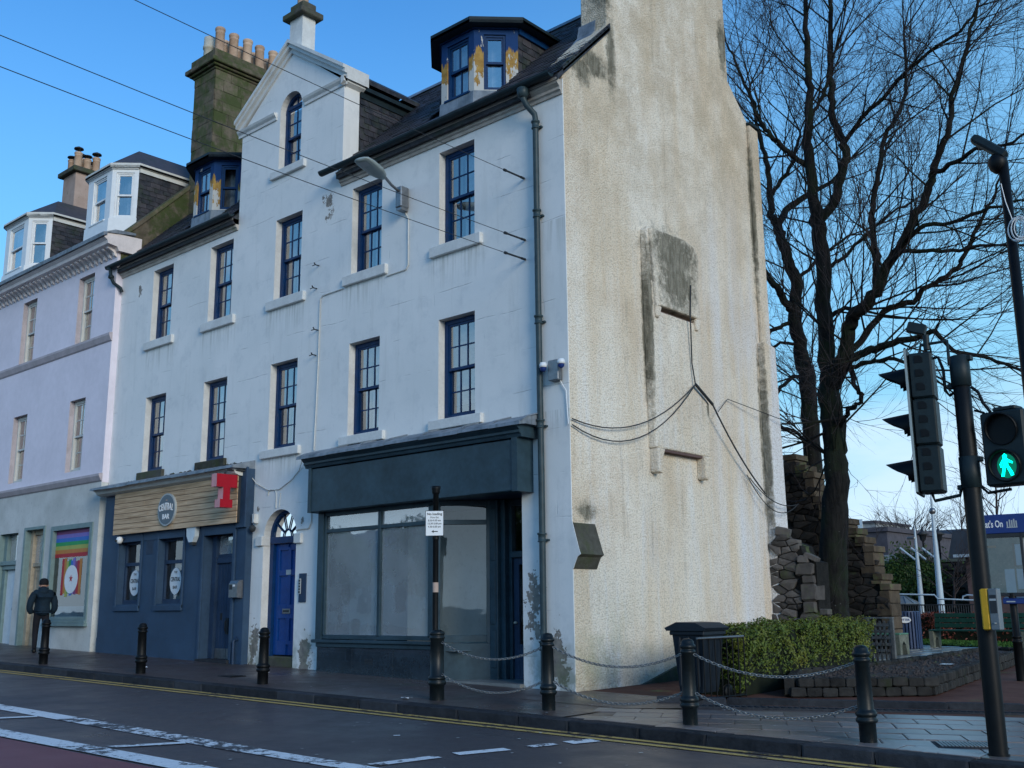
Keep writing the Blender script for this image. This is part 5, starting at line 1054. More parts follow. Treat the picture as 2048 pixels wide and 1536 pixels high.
mb = MB(); mb.box(-.015, .05, -.0055, -.004, -.125, -.113); mb.prism([(-.045, -.119), (-.012, -.098), (-.012, -.14)], 'y', -.0055, -.004); mb.v = [sgn(*v) for v in mb.v]; obj('arrow', mb, 'ink', t)
mb = MB(); mb.lathe([(.0435, 1.5), (.0435, 1.64)], sx_ - .04, sy_, gz(sx_, sy_), 14); obj('torn_sticker', mb, 'pinkchim', t)
mb = MB(); a_ = []
for i in range(13): a_.append((.026 * math.cos(i * math.pi / 6), 0, .015 * math.sin(i * math.pi / 6)))
mb.tube(a_, .0062, 5, cap=False); lm = mesh_of('link', mb, 'chain')
def chain(a, b, sag, lb):
    a, b = Vector(a), Vector(b); t = thing('chain', lb, 'chain', a, 'chains between the bollards'); n = int((b - a).length * 1.03 / .041); 
    for i in range(n):
        u0, u1 = i / n, (i + 1) / n; f = lambda u: a.lerp(b, u) - Vector((0, 0, sag * 4 * u * (1 - u)))
        p0, p1 = f(u0), f(u1); d = (p1 - p0).normalized(); q = d.to_track_quat('X', 'Z'); e = (q @ Matrix.Rotation(math.radians(45 if i % 2 else -45), 3, 'X').to_quaternion()).to_euler()
        o = bpy.data.objects.new('link', lm); COL.objects.link(o); o.parent = t; o.location = (p0 + p1) / 2 - a; o.rotation_euler = e; s_ = (p1 - p0).length / .041; o.scale = (s_, 1, 1)
PT = [(-11.18, 10.83), (-9.21, 10.95), (-7.02, 10.90), (-4.89, 10.94)]
names = ['the sign post and the corner bollard', 'the corner bollard and the bollard by the bin', 'the bollard by the bin and the far right bollard']
for i in range(3):
    for zz, sag, w_ in ((.80, .20, 'upper sagging chain between '), (.36, .20, 'lower sagging chain between ')):
        (xa, ya), (xb, yb) = PT[i], PT[i + 1]; chain((xa + .09, ya, gz(xa, ya) + zz), (xb - .08, yb, gz(xb, yb) + zz), sag, w_ + names[i])
# ------------------------------------------------------------------ things on the facade
t = thing('hanging_sign', 'big red letter T sign projecting from the wooden bar fascia', 'sign', (-18.95, 12.6, 2.0))
# T seen nearly end on: it stands out from the wall, faces towards +X
c_ = (-19.24, 12.40)
Tp = [(-.30, .82), (.30, .82), (.30, .50), (.10, .50), (.10, .20), (.18, .20), (.18, 0), (-.18, 0), (-.18, .20), (-.10, .20), (-.10, .50), (-.30, .50)]
ta = math.radians(90); Tp = [(x * .83, z * .85) for x, z in Tp]
mb = MB(); mb.prism(Tp, 'y', -.095, .095); mb.v = [(c_[0] - .0 + x * math.cos(ta) - y * math.sin(ta), c_[1] + x * math.sin(ta) + y * math.cos(ta), 2.10 + z) for x, y, z in mb.v]; ts = obj('letter_body', mb, 'pinkside', t)  # body sides are a paler red than the faces
for s_ in (-.095, .095):
    mb = MB(); mb.prism(Tp, 'y', min(s_, s_ * 1.06), max(s_, s_ * 1.06)); mb.v = [(c_[0] + x * math.cos(ta) - y * math.sin(ta), c_[1] + x * math.sin(ta) + y * math.cos(ta), 2.10 + z) for x, y, z in mb.v]; obj('letter_face', mb, 'red', t)
mb = MB(); mb.tube([(c_[0] + .0, c_[1], 2.82), (c_[0], c_[1] + .05, 2.90), (-19.05, 12.85, 2.9)], .02, 6); obj('bracket', mb, 'ink', t)
t = thing('round_sign', 'grey round sign reading CENTRAL BAR fixed over the wooden boards', 'sign', (-22.1, 12.68, 2.28)); cx_, cz_, cy_ = -21.92, 2.26, BY - .17
mb = MB(); mb.prism([(cx_ + .37 * math.cos(i * math.pi / 20), cz_ + .37 * math.sin(i * math.pi / 20)) for i in range(40)], 'y', cy_ - .03, cy_ + .02); obj('rim', mb, 'rim', t)
mb = MB(); mb.prism([(cx_ + .335 * math.cos(i * math.pi / 20), cz_ + .335 * math.sin(i * math.pi / 20)) for i in range(40)], 'y', cy_ - .036, cy_ - .03); obj('disc', mb, 'signgrey', t)
# letters of CENTRAL on a shallow arch, tall in the middle
for i, ch in enumerate('CENTRAL'):
    k = i - 3; s_ = .20 + .04 * (1 - abs(k) / 3); text('letter', ch, s_, (cx_ + k * .088, cy_ - .04, cz_ + .03 + .03 * (1 - (k / 3) ** 2)), 'letter', t, (math.pi / 2, k * 0.06, 0), .004, sx=.62, bold=.004)
text('letter', 'BAR', .16, (cx_ + .0, cy_ - .04, cz_ - .165), 'letter', t, ext=.004, bold=.003)
mb = MB(); mb.box(cx_ - .03, cx_ + .03, cy_ - .04, cy_ - .036, cz_ + .2, cz_ + .225); obj('small_mark', mb, 'pinkchim', t)
t = thing('mailbox', 'grey metal letter box on the bar wall beside the boarded door', 'mailbox', (-19.2, 12.84, .25))
mb = MB(); mb.prism([(BY - .14, .26), (BY, .24), (BY, .62), (BY - .10, .60), (BY - .14, .54)], 'x', -19.36, -19.06); obj('box', mb, 'steel', t); mb = MB(); mb.box(-19.34, -19.24, BY - .145, BY - .138, .42, .52); obj('label_plate', mb, 'ink', t); mb = MB(); mb.box(-19.22, -19.14, BY - .145, BY - .138, .48, .52); obj('logo_plate', mb, 'letter', t)
t = thing('alarm_box', 'white alarm sounder on the blue wall between bar window and door', 'alarm box', (-20.98, BY, 1.5))
mb = MB(); mb.prism([(-21.16, 1.80), (-20.80, 1.82), (-20.82, 1.60), (-20.90, 1.48), (-21.05, 1.48), (-21.14, 1.62)], 'y', BY - .12, BY - .01); ab = obj('cover', mb, 'palewhite', t); mb = MB(); mb.box(-21.04, -20.92, BY - .10, BY, 1.42, 1.48); obj('beacon', mb, 'ink', t)
t = thing('security_camera', 'small white dome camera under the left end of the wooden fascia', 'camera', (-24.2, BY, 1.7)); mb = MB(); mb.lathe([(0, -.11), (.05, -.10), (.075, -.05), (.08, 0), (.06, .05), (.0, .06)], -24.12, BY - .12, 1.70, 14); obj('housing', mb, 'white', t); mb = MB(); mb.lathe([(0, -.05), (.035, -.035), (.045, 0), (0, .01)], -24.14, BY - .19, 1.68, 12); obj('lens', mb, 'ink', t); mb = MB(); mb.tube([(-24.12, BY - .08, 1.74), (-24.0, BY, 1.74)], .04, 8); obj('bracket', mb, 'bardark', t)
t = thing('wall_lamp', 'small dark bulkhead lamp on a white bracket left of the blue arched door', 'lamp', (-18.85, 12.9, 1.6)); mb = MB(); mb.bevbox(-18.93, -18.83, 12.9, 13.0, 1.78, 1.98, .01); mb.tube([(-18.84, 12.9, 1.96), (-18.80, 12.86, 1.8)], .01, 5); obj('bracket', mb, 'trim', t); mb = MB(); mb.lathe([(0, -.09), (.045, -.075), (.07, -.02), (.07, .02), (.03, .06), (0, .07)], -18.86, 12.88, 1.68, 14); obj('lamp_head', mb, 'ink', t)
t = thing('door_entry_panel', 'dark intercom panel with a white column of buttons right of the blue door', 'intercom', (-17.2, 12.98, .4)); mb = MB(); mb.bevbox(-17.34, -17.12, 12.975, 13.0, .14, .70, .004); obj('panel', mb, 'bardark', t); mb = MB(); mb.bevbox(-17.33, -17.26, 12.955, 12.975, .30, .60, .004); pn = obj('button_strip', mb, 'rim', t)
for k in range(5): mb = MB(); mb.box(-17.32, -17.27, 12.951, 12.955, .32 + k * .055, .355 + k * .055); obj('button', mb, 'ink', pn)
t = thing('wall_street_lamp', 'grey street lamp head on a short arm fixed to the wall above the second window', 'street lamp', (-14.3, 13, 7.8))
mb = MB(); mb.bevbox(-14.42, -14.24, 12.78, 12.99, 7.55, 7.98, .02); mb.box(-14.40, -14.26, 12.80, 12.98, 7.5, 7.55); obj('gear_box', mb, 'steel', t)
mb = MB(); mb.tube([(-14.33, 12.80, 7.88), (-14.27, 12.55, 7.92), (-14.10, 12.2, 7.96)], .028, 8); obj('arm', mb, 'steel', t)
h0, h1 = Vector((-14.15, 12.25, 7.93)), Vector((-13.95, 11.52, 8.02)); dd = (h1 - h0).normalized(); sd2 = Vector((-dd.y, dd.x, 0)).normalized(); mb = MB(); rings = [(0, .05, .06), (.10, .12, .09), (.28, .18, .10), (.6, .19, .09), (.8, .17, .06), (.86, .13, .03)]
vs = []; 
for s_, wd, th in rings:
    for k in range(10):
        a_ = 2 * math.pi * k / 10; up_ = math.sin(a_); vs.append(h0 + dd * (s_ * (h1 - h0).length / .86) + sd2 * wd * math.cos(a_) + Vector((0, 0, (th if up_ > 0 else th * .55) * up_)))
mb.add(vs, [(i * 10 + j, i * 10 + (j + 1) % 10, (i + 1) * 10 + (j + 1) % 10, (i + 1) * 10 + j) for i in range(5) for j in range(10)] + [tuple(range(50, 60)), tuple(range(9, -1, -1))], True); obj('lamp_head', mb, 'siglight', t)
mb = MB(); q = [h0 + dd * a + sd2 * b + Vector((0, 0, -.045)) for a, b in ((.38, -.09), (.38, .09), (.72, .09), (.72, -.09))]; mb.poly(q); obj('lens', mb, 'rim', t)
t = thing('corner_camera_box', 'grey junction box with twin dome cameras at the white corner beside the downpipe', 'camera', (-10.6, 12.9, 3.7)); mb = MB(); mb.bevbox(-10.74, -10.52, 12.88, 13.0, 3.60, 3.94, .01); obj('junction_box', mb, 'steel', t)
for x, y in ((-10.80, 12.84), (-10.42, 12.84)):
    mb = MB(); mb.lathe([(0, .07), (.05, .06), (.065, .02), (.065, -.02), (0, -.02)], x, y, 3.85, 12); dm_ = obj('camera_housing', mb, 'white', t); mb = MB(); mb.lathe([(.055, -.02), (.05, -.06), (.02, -.09), (0, -.09)], x, y, 3.85, 12); obj('camera_dome', mb, 'boardblue', t)
mb = MB(); mb.tube([(-10.55, 12.97, 3.6), (-10.50, 12.975, 3.5), (-10.44, 12.975, 3.42), (-10.42, 12.98, 3.0), (-10.40, 12.97, 2.86)], .009, 5); tag(obj('camera_cable', mb, 'letter'), 'white cable dropping from the twin camera box down the corner', 'cable')
# cables on the facade
def cable(nm, pts, r, m, lb, cat='cable', sm=True):
    mb = MB(); mb.tube(pts, r, 6); return tag(obj(nm, mb, m), lb, cat)
cable('lamp_cable', [(-14.33, 12.97, 7.5), (-14.25, 12.98, 7.35), (-14.24, 12.98, 6.42), (-14.30, 12.98, 6.34), (-14.86, 12.98, 6.33)], .013, 'offwhite', 'thin cable running down and left from the wall lamp to a window sill')
cable('riser_cable', [(-16.2, 12.98, 6.36), (-16.84, 12.98, 6.35), (-16.92, 12.98, 6.28), (-16.93, 12.98, 4.9), (-16.95, 12.98, 4.2), (-16.99, 12.98, 3.14)], .013, 'offwhite', 'thin cable dropping down the white wall left of the third window')
cable('loop_cable', [(-19.2, 12.9, 2.92), (-18.9, 12.97, 2.62), (-18.5, 12.98, 2.45), (-18.1, 12.98, 2.44), (-17.7, 12.98, 2.60), (-17.45, 12.98, 2.78), (-17.25, 12.9, 2.95)], .011, 'offwhite', 'grey cable sagging above the arched blue door between the two shopfronts')
cable('conduit', [(-16.98, 12.98, 2.6), (-17.02, 12.98, 2.2), (-17.0, 12.98, 1.7), (-17.08, 12.98, 1.58), (-17.5, 12.98, 1.57)], .014, 'offwhite', 'bent conduit beside the shop fascia ending over the blue door')
for k, (x, z) in enumerate(((-17.02, 7.04), (-17.07, 6.55), (-16.99, 5.64), (-17.03, 5.11))):
    mb = MB(); mb.tube([(x, 13.0, z), (x, 12.90, z), (x, 12.87, z + .04)], .014, 6); mb.tube([(x, 12.90, z), (x - .06, 12.87, z - .02)], .010, 5); tag(obj('wall_hook', mb, 'ink'), ['topmost of four small black hooks on the white wall', 'black hook with a ring, second from the top of the column', 'third hook down on the white wall above the lower windows', 'lowest of the four small black wall hooks'][k], 'hook', 'black hooks in a column on the wall')
# overhead span wires across the street
for k, (z, lb) in enumerate(((7.31, 'uppermost overhead wire ending in a turnbuckle by the top window'), (6.18, 'middle overhead wire anchored beside the downpipe'), (5.83, 'lowest overhead wire anchored beside the downpipe'))):
    A = Vector((-11.28, 12.98, z)); B = Vector((-10.0, -9.0, z + .1)); t = thing('overhead_wire', lb, 'wire', A, 'overhead wires crossing the street'); P = [A.lerp(B, u / 24) - Vector((0, 0, .25 * 4 * (u / 24) * (1 - u / 24))) for u in range(25)]
    mb = MB(); mb.tube(P, .0055, 5); obj('wire', mb, 'ink', t); mb = MB(); dv = (P[1] - P[0]).normalized(); mb.tube([A, A + dv * .1], .022, 8); mb.tube([A + dv * .12, A + dv * .5], .017, 6); mb.tube([A + dv * .5, A + dv * .56], .026, 6); obj('turnbuckle', mb, 'ink', t)
# wires hung on the gable
t = thing('gable_cables', 'thin black cables looped across the harled gable from the chimney breast', 'cable', (-10.2, 16.4, 4.0)); hub = Vector((-10.17, 16.46, 4.0))
def sagline(a, b, s_, n=14): a, b = Vector(a), Vector(b); return [a.lerp(b, i / n) - Vector((0, 0, s_ * 4 * (i / n) * (1 - i / n))) for i in range(n + 1)]
for pts, r_ in ((sagline((-10.36, 13.02, 2.95), hub, .42), .011), (sagline((-10.36, 13.02, 2.85), hub, .60), .011), ([(-10.15, 16.42, 5.9), (-10.15, 16.36, 5.3), (-10.2, 16.42, 4.4), hub], .013), ([hub, (-10.18, 17.05, 3.70)], .03), (sagline((-10.18, 17.05, 3.70), (-10.30, 19.1, 2.18), .12), .016), (sagline((-10.30, 18.5, 2.45), (-10.0, 19.8, 1.98), .2), .010), (sagline((-10.3, 18.4, 2.5), (-9.98, 19.85, 2.0), .42), .009), ([(-10.22, 17.3, 3.6), (-10.35, 17.9, 3.95), (-10.0, 20.0, 3.65)], .008)):
    mb = MB(); mb.tube(pts, r_, 5); obj('cable', mb, 'ink', t)
# ------------------------------------------------------------------ signal pole
SP = (-3.60, 10.92); g0 = gz(*SP)
t = thing('traffic_signal', 'black signal pole with a side-on vehicle head, green man and yellow button box', 'traffic light', (SP[0], SP[1], g0))
mb = MB(); mb.lathe([(.087, -.05), (.087, 3.1), (.083, 3.12), (.083, 3.90), (.0, 3.91)], SP[0], SP[1], g0, 24); mb.lathe([(.10, .0), (.10, .02)], SP[0], SP[1], g0, 20); obj('pole', mb, 'black', t)
for z in (2.32, 1.28):
    mb = MB(); mb.lathe([(.087, -.16), (.098, -.155), (.098, .155), (.087, .16)], SP[0], SP[1], z, 20); mb.bevbox(SP[0] - .13, SP[0] - .08, SP[1] - .04, SP[1] + .04, z - .17, z - .12, .005); mb.bevbox(SP[0] + .08, SP[0] + .13, SP[1] - .04, SP[1] + .04, z + .1, z + .15, .005); obj('clamp', mb, 'sigbody', t)
# vehicle head, facing down the street to the left (-X)
hx, hy = -3.99, 10.90; HA = math.radians(13)
def hd(x, y, z): return (hx + x * math.cos(HA) - y * math.sin(HA), hy + x * math.sin(HA) + y * math.cos(HA), z)
def hobj(nm, mb, m, par=t): mb.v = [hd(*v) for v in mb.v]; return obj(nm, mb, m, par)
for k in range(3):
    z0 = 1.10 + k * .485; mb = MB(); mb.bevbox(-.10, .13, -.17, .17, z0, z0 + .478, .018); hs = hobj('signal_section', mb, 'sigbody')
    for j in range(3):
        mb = MB(); zz = z0 + .08 + j * .145; P = [(-.03, zz), (.035, zz)] + [(.035 * math.cos(a_) + 0.0, zz + .045 + .035 * math.sin(a_)) for a_ in [math.pi * q / 6 for q in range(7)]]; P = [(-.035, zz), (.045, zz), (.045, zz + .05), (.02, zz + .075), (-.035, zz + .075)]
        mb.prism(P, 'y', -.178, -.168); hobj('recess_shade', mb, 'black', hs)  # raised black shapes: shade of the side hollows put in as colour
    mb = MB(); n = 16; zc = z0 + .24; vs = []
    for i in range(n + 1):
        a_ = -.25 * math.pi + 1.5 * math.pi * i / n; r_ = .125; vs.append((-.10, r_ * math.cos(a_), zc + r_ * math.sin(a_))); top = max(0, math.sin(a_)); vs.append((-.13 - .30 * (.25 + .75 * (top ** .6)), r_ * .92 * math.cos(a_), zc + r_ * .92 * math.sin(a_) - .03 * 1))
    mb.add(vs, [(2 * i, 2 * i + 1, 2 * i + 3, 2 * i + 2) for i in range(n)], True); vs2 = [(a, b * .95, zc + (c - zc) * .95) for a, b, c in vs]; mb.add(vs2, [(2 * i + 2, 2 * i + 3, 2 * i + 1, 2 * i) for i in range(n)], True); hobj('hood', mb, 'black', hs)
    mb = MB(); n0 = len(mb.v); mb.lathe([(0, .03), (.06, .022), (.11, .0), (.11, -.02)], 0, 0, 0, 16); mb.xf(Matrix.Translation((-.105, 0, zc)) @ Matrix.Rotation(-math.pi / 2, 4, 'Y')); hobj('lens', mb, 'ink', hs)
mb = MB(); mb.bevbox(-.125, -.10, -.24, .24, 1.08, 2.60, .01); hobj('backing_board', mb, 'sigbody'); mb = MB(); mb.box(-.124, -.100, -.246, -.24, 1.10, 2.58); hobj('board_edge', mb, 'siglight')
mb = MB(); mb.tube([hd(.0, 0, 1.10), hd(.02, 0, 1.02), (SP[0] - .12, SP[1], 1.06), (SP[0] - .10, SP[1], 1.14)], .018, 8); obj('bracket', mb, 'sigbody', t); mb = MB(); mb.tube([hd(0, 0, 2.56), hd(.02, 0, 2.66), (SP[0] - .10, SP[1], 2.66), (SP[0] - .10, SP[1], 2.40)], .018, 8); obj('bracket', mb, 'sigbody', t)
mb = MB(); mb.tube([hd(.10, 0, 2.5), (-3.80, 10.9, 2.50), (-3.76, 10.9, 2.36), (-3.76, 10.9, 2.14), (-3.72, 10.9, 2.08), (-3.62, 10.9, 2.14)], .016, 8); obj('cable', mb, 'black', t); mb = MB(); mb.tube([(SP[0] + .1, 10.9, 2.14), (-3.44, 10.9, 2.08), (-3.40, 10.9, 1.96), (-3.34, 10.9, 1.86)], .016, 8); obj('cable', mb, 'black', t); mb = MB(); mb.tube([(SP[0] + .1, 10.92, 1.90), (-3.40, 10.9, 1.86)], .012, 6); obj('cable', mb, 'black', t); mb = MB(); mb.tube([(SP[0] + .1, 10.92, 1.12), (-3.44, 10.9, 1.06), (-3.22, 10.9, 1.08)], .015, 6); obj('cable', mb, 'black', t)
mb = MB(); mb.tube([hd(.08, 0, 2.60), hd(.08, 0, 2.76)], .035, 8); n0 = len(mb.v); mb.bevbox(-.13, .06, -.05, .05, -.055, .055, .01); mb.xf(Matrix.Translation(hd(.03, 0, 2.83)) @ Matrix.Rotation(HA, 4, 'Z') @ Matrix.Rotation(.35, 4, 'Y'), n0); obj('detector', mb, 'sigbody', t)
# pedestrian head faces the camera side
PHA = math.radians(-8); pcx, pcy = -3.235, 10.88
def pdh(x, y, z): return (pcx + x * math.cos(PHA) - y * math.sin(PHA), pcy + x * math.sin(PHA) + y * math.cos(PHA), z)
def pobj(nm, mb, m, par=t): mb.v = [pdh(*v) for v in mb.v]; return obj(nm, mb, m, par)
mb = MB(); mb.bevbox(-.215, .215, -.02, .20, 1.12, 1.86, .02); mb.bevbox(-.09, .14, .0, .18, 1.86, 1.90, .01); ph_ = pobj('pedestrian_head', mb, 'sigbody')
for zc in (1.67, 1.31):
    mb = MB(); n = 24; vs = []
    for i in range(n + 1): a_ = 2 * math.pi * i / n; vs += [(.155 * math.cos(a_), -.02, zc + .155 * math.sin(a_)), (.16 * math.cos(a_), -.02 - .09 * max(0.12, .5 + .5 * math.sin(a_)), zc + .16 * math.sin(a_)), (.145 * math.cos(a_), -.02 - .09 * max(0.12, .5 + .5 * math.sin(a_)), zc + .145 * math.sin(a_)), (.145 * math.cos(a_), -.005, zc + .145 * math.sin(a_))]
    mb.add(vs, [(4 * i + j, 4 * i + j + 1, 4 * i + 5 + j, 4 * i + 4 + j) for i in range(n) for j in range(3)], True); pobj('visor', mb, 'black', ph_)
    mb = MB(); mb.prism([(.145 * math.cos(i * math.pi / 12), zc + .145 * math.sin(i * math.pi / 12)) for i in range(24)], 'y', -.022, -.018); pobj('lens', mb, 'black' if zc > 1.5 else 'ink', ph_)
g_ = G('green_light'); MAT['green_light'] = g_.end((0.0, 0.3, 0.2), .5, emit=(0.0, 1.0, 0.62), es=2.6)
g_ = G('green_halo'); MAT['green_halo'] = g_.end((0.0, 0.05, 0.04), .4, emit=(0.0, 1.0, 0.55), es=0.10)
man = [[(-.018, .075), (.018, .075), (.022, .098), (.0, .118), (-.022, .098)], [(-.020, .070), (.022, .070), (.026, .0), (-.022, .0)], [(-.022, .066), (-.056, .015), (-.050, -.018), (-.034, -.014), (-.036, .012), (-.016, .04)], [(.022, .066), (.075, .030), (.070, .014), (.020, .036)], [(-.022, .004), (.006, .004), (-.012, -.06), (-.022, -.105), (-.050, -.105), (-.044, -.08)], [(.0, .004), (.026, .004), (.066, -.068), (.074, -.098), (.046, -.105), (.034, -.072)]]
mb = MB()
for p in man: mb.prism([(x * .98, 1.31 + z) for x, z in p], 'y', -.030, -.024)
pobj('green_man', mb, 'green_light', ph_); mb = MB(); mb.prism([(.01 + .095 * math.cos(i * math.pi / 12), 1.305 + .12 * math.sin(i * math.pi / 12)) for i in range(24)], 'y', -.0235, -.0225); pobj('lit_lens', mb, 'green_halo', ph_)
# push button unit
bx = MB(); bx.bevbox(-3.565, -3.49, 10.72, 10.84, -.26, .13, .012); bb = obj('button_box', bx, 'btn', t); mb = MB(); mb.bevbox(-3.488, -3.40, 10.72, 10.83, -.26, .13, .008); obj('button_panel', mb, 'btngrey', t); mb = MB(); mb.box(-3.475, -3.415, 10.714, 10.72, -.10, .07); obj('panel_window', mb, 'ink', t); mb = MB(); mb.box(-3.475, -3.415, 10.713, 10.72, .015, .035); mb.lathe([(0, 0), (.014, .0), (.014, .01)], -3.445, 10.716, -.20, 10); obj('button', mb, 'rim', t)
# camera column at the right edge
cpx, cpy = at(2003, 300, 13.5).x, 13.5
t = thing('camera_column', 'tall dark pole with a slanting enforcement camera and a loop of white cable', 'camera pole', (cpx, cpy, gz(cpx, cpy)))
mb = MB(); mb.lathe([(.085, -.05), (.080, 2.0), (.070, 2.02), (.062, 6.86), (.0, 6.87)], cpx, cpy, gz(cpx, cpy), 18); obj('pole', mb, 'black', t)
zt = gz(cpx, cpy) + 6.87; mb = MB(); n0 = len(mb.v); mb.bevbox(-.42, .10, -.07, .07, -.06, .055, .025); mb.xf(Matrix.Translation((cpx - .02, cpy - .02, zt + .14)) @ Matrix.Rotation(math.radians(44), 4, 'Y') @ Matrix.Rotation(-.2, 4, 'X')); obj('camera_housing', mb, 'sigbody', t)
mb = MB(); mb.lathe([(0, .14), (.06, .13), (.11, .07), (.12, 0), (.10, -.07), (.05, -.12), (0, -.13)], cpx - .06, cpy, zt - .0, 16); obj('camera_mount', mb, 'black', t)
mb = MB()
for k in range(7): r_ = .10 + .012 * (k % 3); mb.tube([(cpx + .07 + .015 * k + r_ * .8 * math.cos(a_), cpy - .09 - .008 * k, zt - .95 + r_ * 1.25 * math.sin(a_)) for a_ in [2 * math.pi * i / 18 for i in range(19)]], .006, 5)
mb.tube([(cpx - .03, cpy - .08, zt - .3), (cpx + .0, cpy - .085, zt - .55), (cpx + .06, cpy - .09, zt - .82)], .006, 5); obj('cable_coil', mb, 'letter', t)
# ------------------------------------------------------------------ wheelie bin and railing by the gable
t = thing('wheelie_bin', 'dark wheeled refuse bin with its lid shut standing between gable and hedge', 'bin', (-8.37, 13.25, gz(-8.37, 13.2))); wz = gz(-8.37, 13.2)
mb = MB(); A = [(-8.54, 13.04), (-8.17, 13.04), (-8.17, 13.46), (-8.54, 13.46)]; Bq = [(-8.60, 12.98), (-8.09, 12.98), (-8.09, 13.52), (-8.60, 13.52)]
vs = [(x, y, wz + .12) for x, y in A] + [(x, y, wz + .93) for x, y in Bq]; mb.add(vs, [(3, 2, 1, 0), (4, 5, 6, 7), (0, 1, 5, 4), (1, 2, 6, 5), (2, 3, 7, 6), (3, 0, 4, 7)]); mb.bevbox(-8.63, -8.06, 12.95, 13.55, wz + .90, wz + .96, .01); 
for x in (-8.47, -8.33, -8.19): mb.bevbox(x - .02, x + .02, 12.95, 13.0, wz + .2, wz + .88, .01)
obj('body', mb, 'binplastic', t); mb = MB(); mb.prism([(-8.66, wz + .96), (-8.04, wz + .96), (-8.02, wz + 1.0), (-8.17, wz + 1.07), (-8.49, wz + 1.08), (-8.69, wz + 1.0)], 'y', 12.92, 13.58); obj('lid', mb, 'binplastic', t)
for x in (-8.59, -8.07):
    mb = MB(); n0 = len(mb.v); mb.lathe([(.0, -.03), (.10, -.03), (.11, -.015), (.11, .015), (.10, .03), (0, .03)], 0, 0, 0, 18); mb.xf(Matrix.Translation((x, 13.54, wz + .11)) @ Matrix.Rotation(math.pi / 2, 4, 'Y')); obj('wheel', mb, 'black', t)
mb = MB(); mb.tube([(-8.47, 13.66, wz + .92), (-8.17, 13.66, wz + .92)], .016, 8); obj('handle', mb, 'binplastic', t)
t = thing('railing', 'short black metal railing between the wheelie bin and the hedge', 'railing', (-8.1, 13.1, gz(-8, 13))); ra, rb2 = Vector((-8.12, 12.86, gz(-8.1, 12.9))), Vector((-7.96, 13.85, gz(-8, 13.8)))
rm_ = mesh_of('bar', MB().tube([(0, 0, .03), (0, 0, .86)], .010, 6), 'black')
for k in range(9): p = ra.lerp(rb2, k / 8); inst('bar', rm_, t, p)
mb = MB(); mb.tube([ra + Vector((0, 0, .87)), rb2 + Vector((0, 0, .87))], .018, 8); obj('top_rail', mb, 'steel', t); mb = MB(); mb.tube([ra + Vector((0, 0, .06)), rb2 + Vector((0, 0, .06))], .014, 6); obj('bottom_rail', mb, 'black', t)
# small drain cover in the footway
t = thing('drain_cover', 'small dark square drain cover sunk in the pavement in front of the bar door', 'drain cover', (-16.75, 11.15, gz(-16.75, 11.15)))
mb = MB(); z = gz(-16.75, 11.15); mb.bevbox(-16.98, -16.55, 10.98, 11.30, z - .02, z + .012, .004); obj('frame', mb, 'black', t)
for k in range(5): mb = MB(); mb.box(-16.93 + k * .075, -16.89 + k * .075, 11.02, 11.26, z + .012, z + .018); obj('grate_bar', mb, 'kerb', t)
# litter on the ground
for k, (x, y, lb) in enumerate(((-19.7, 11.1, 'crumpled white scrap of paper on the dark pavement near the bar'), (-16.8, 11.9, 'small pale scrap lying near the blue door step'), (-11.6, 10.6, 'white fleck of litter near the sign post'))):
    mb = MB(); mb.poly([(x + .09 * math.cos(a_) * U(.6, 1), y + .05 * math.sin(a_), gz(x, y) + .012 + U(0, .02)) for a_ in (0, 1, 2.1, 3.2, 4.3, 5.3)]); tag(obj('paper_scrap', mb, 'letter'), lb, 'litter')
mb = MB(); rs = random.Random(3)
for k in range(420):
    x = rs.uniform(-26, -3); y = rs.uniform(kerb_y(x) + .3, 13.0) if rs.random() < .6 else rs.uniform(5.5, 10); oz = 0.004 if y > kerb_y(x) else -.114; s_ = rs.uniform(.008, .03); a_ = rs.uniform(0, 3)
    mb.poly([(x + s_ * math.cos(a_ + q) * (1, .5)[q_ % 2], y + s_ * math.sin(a_ + q), gz(x, y) + oz + .004) for q_, q in enumerate((0, 1.5, 3.1, 4.6))])
o = obj('gum_spots', mb, 'offwhite', None, 'stuff'); o['label'] = 'pale specks of chewing gum and grit scattered over road and pavement'; o['category'] = 'specks'
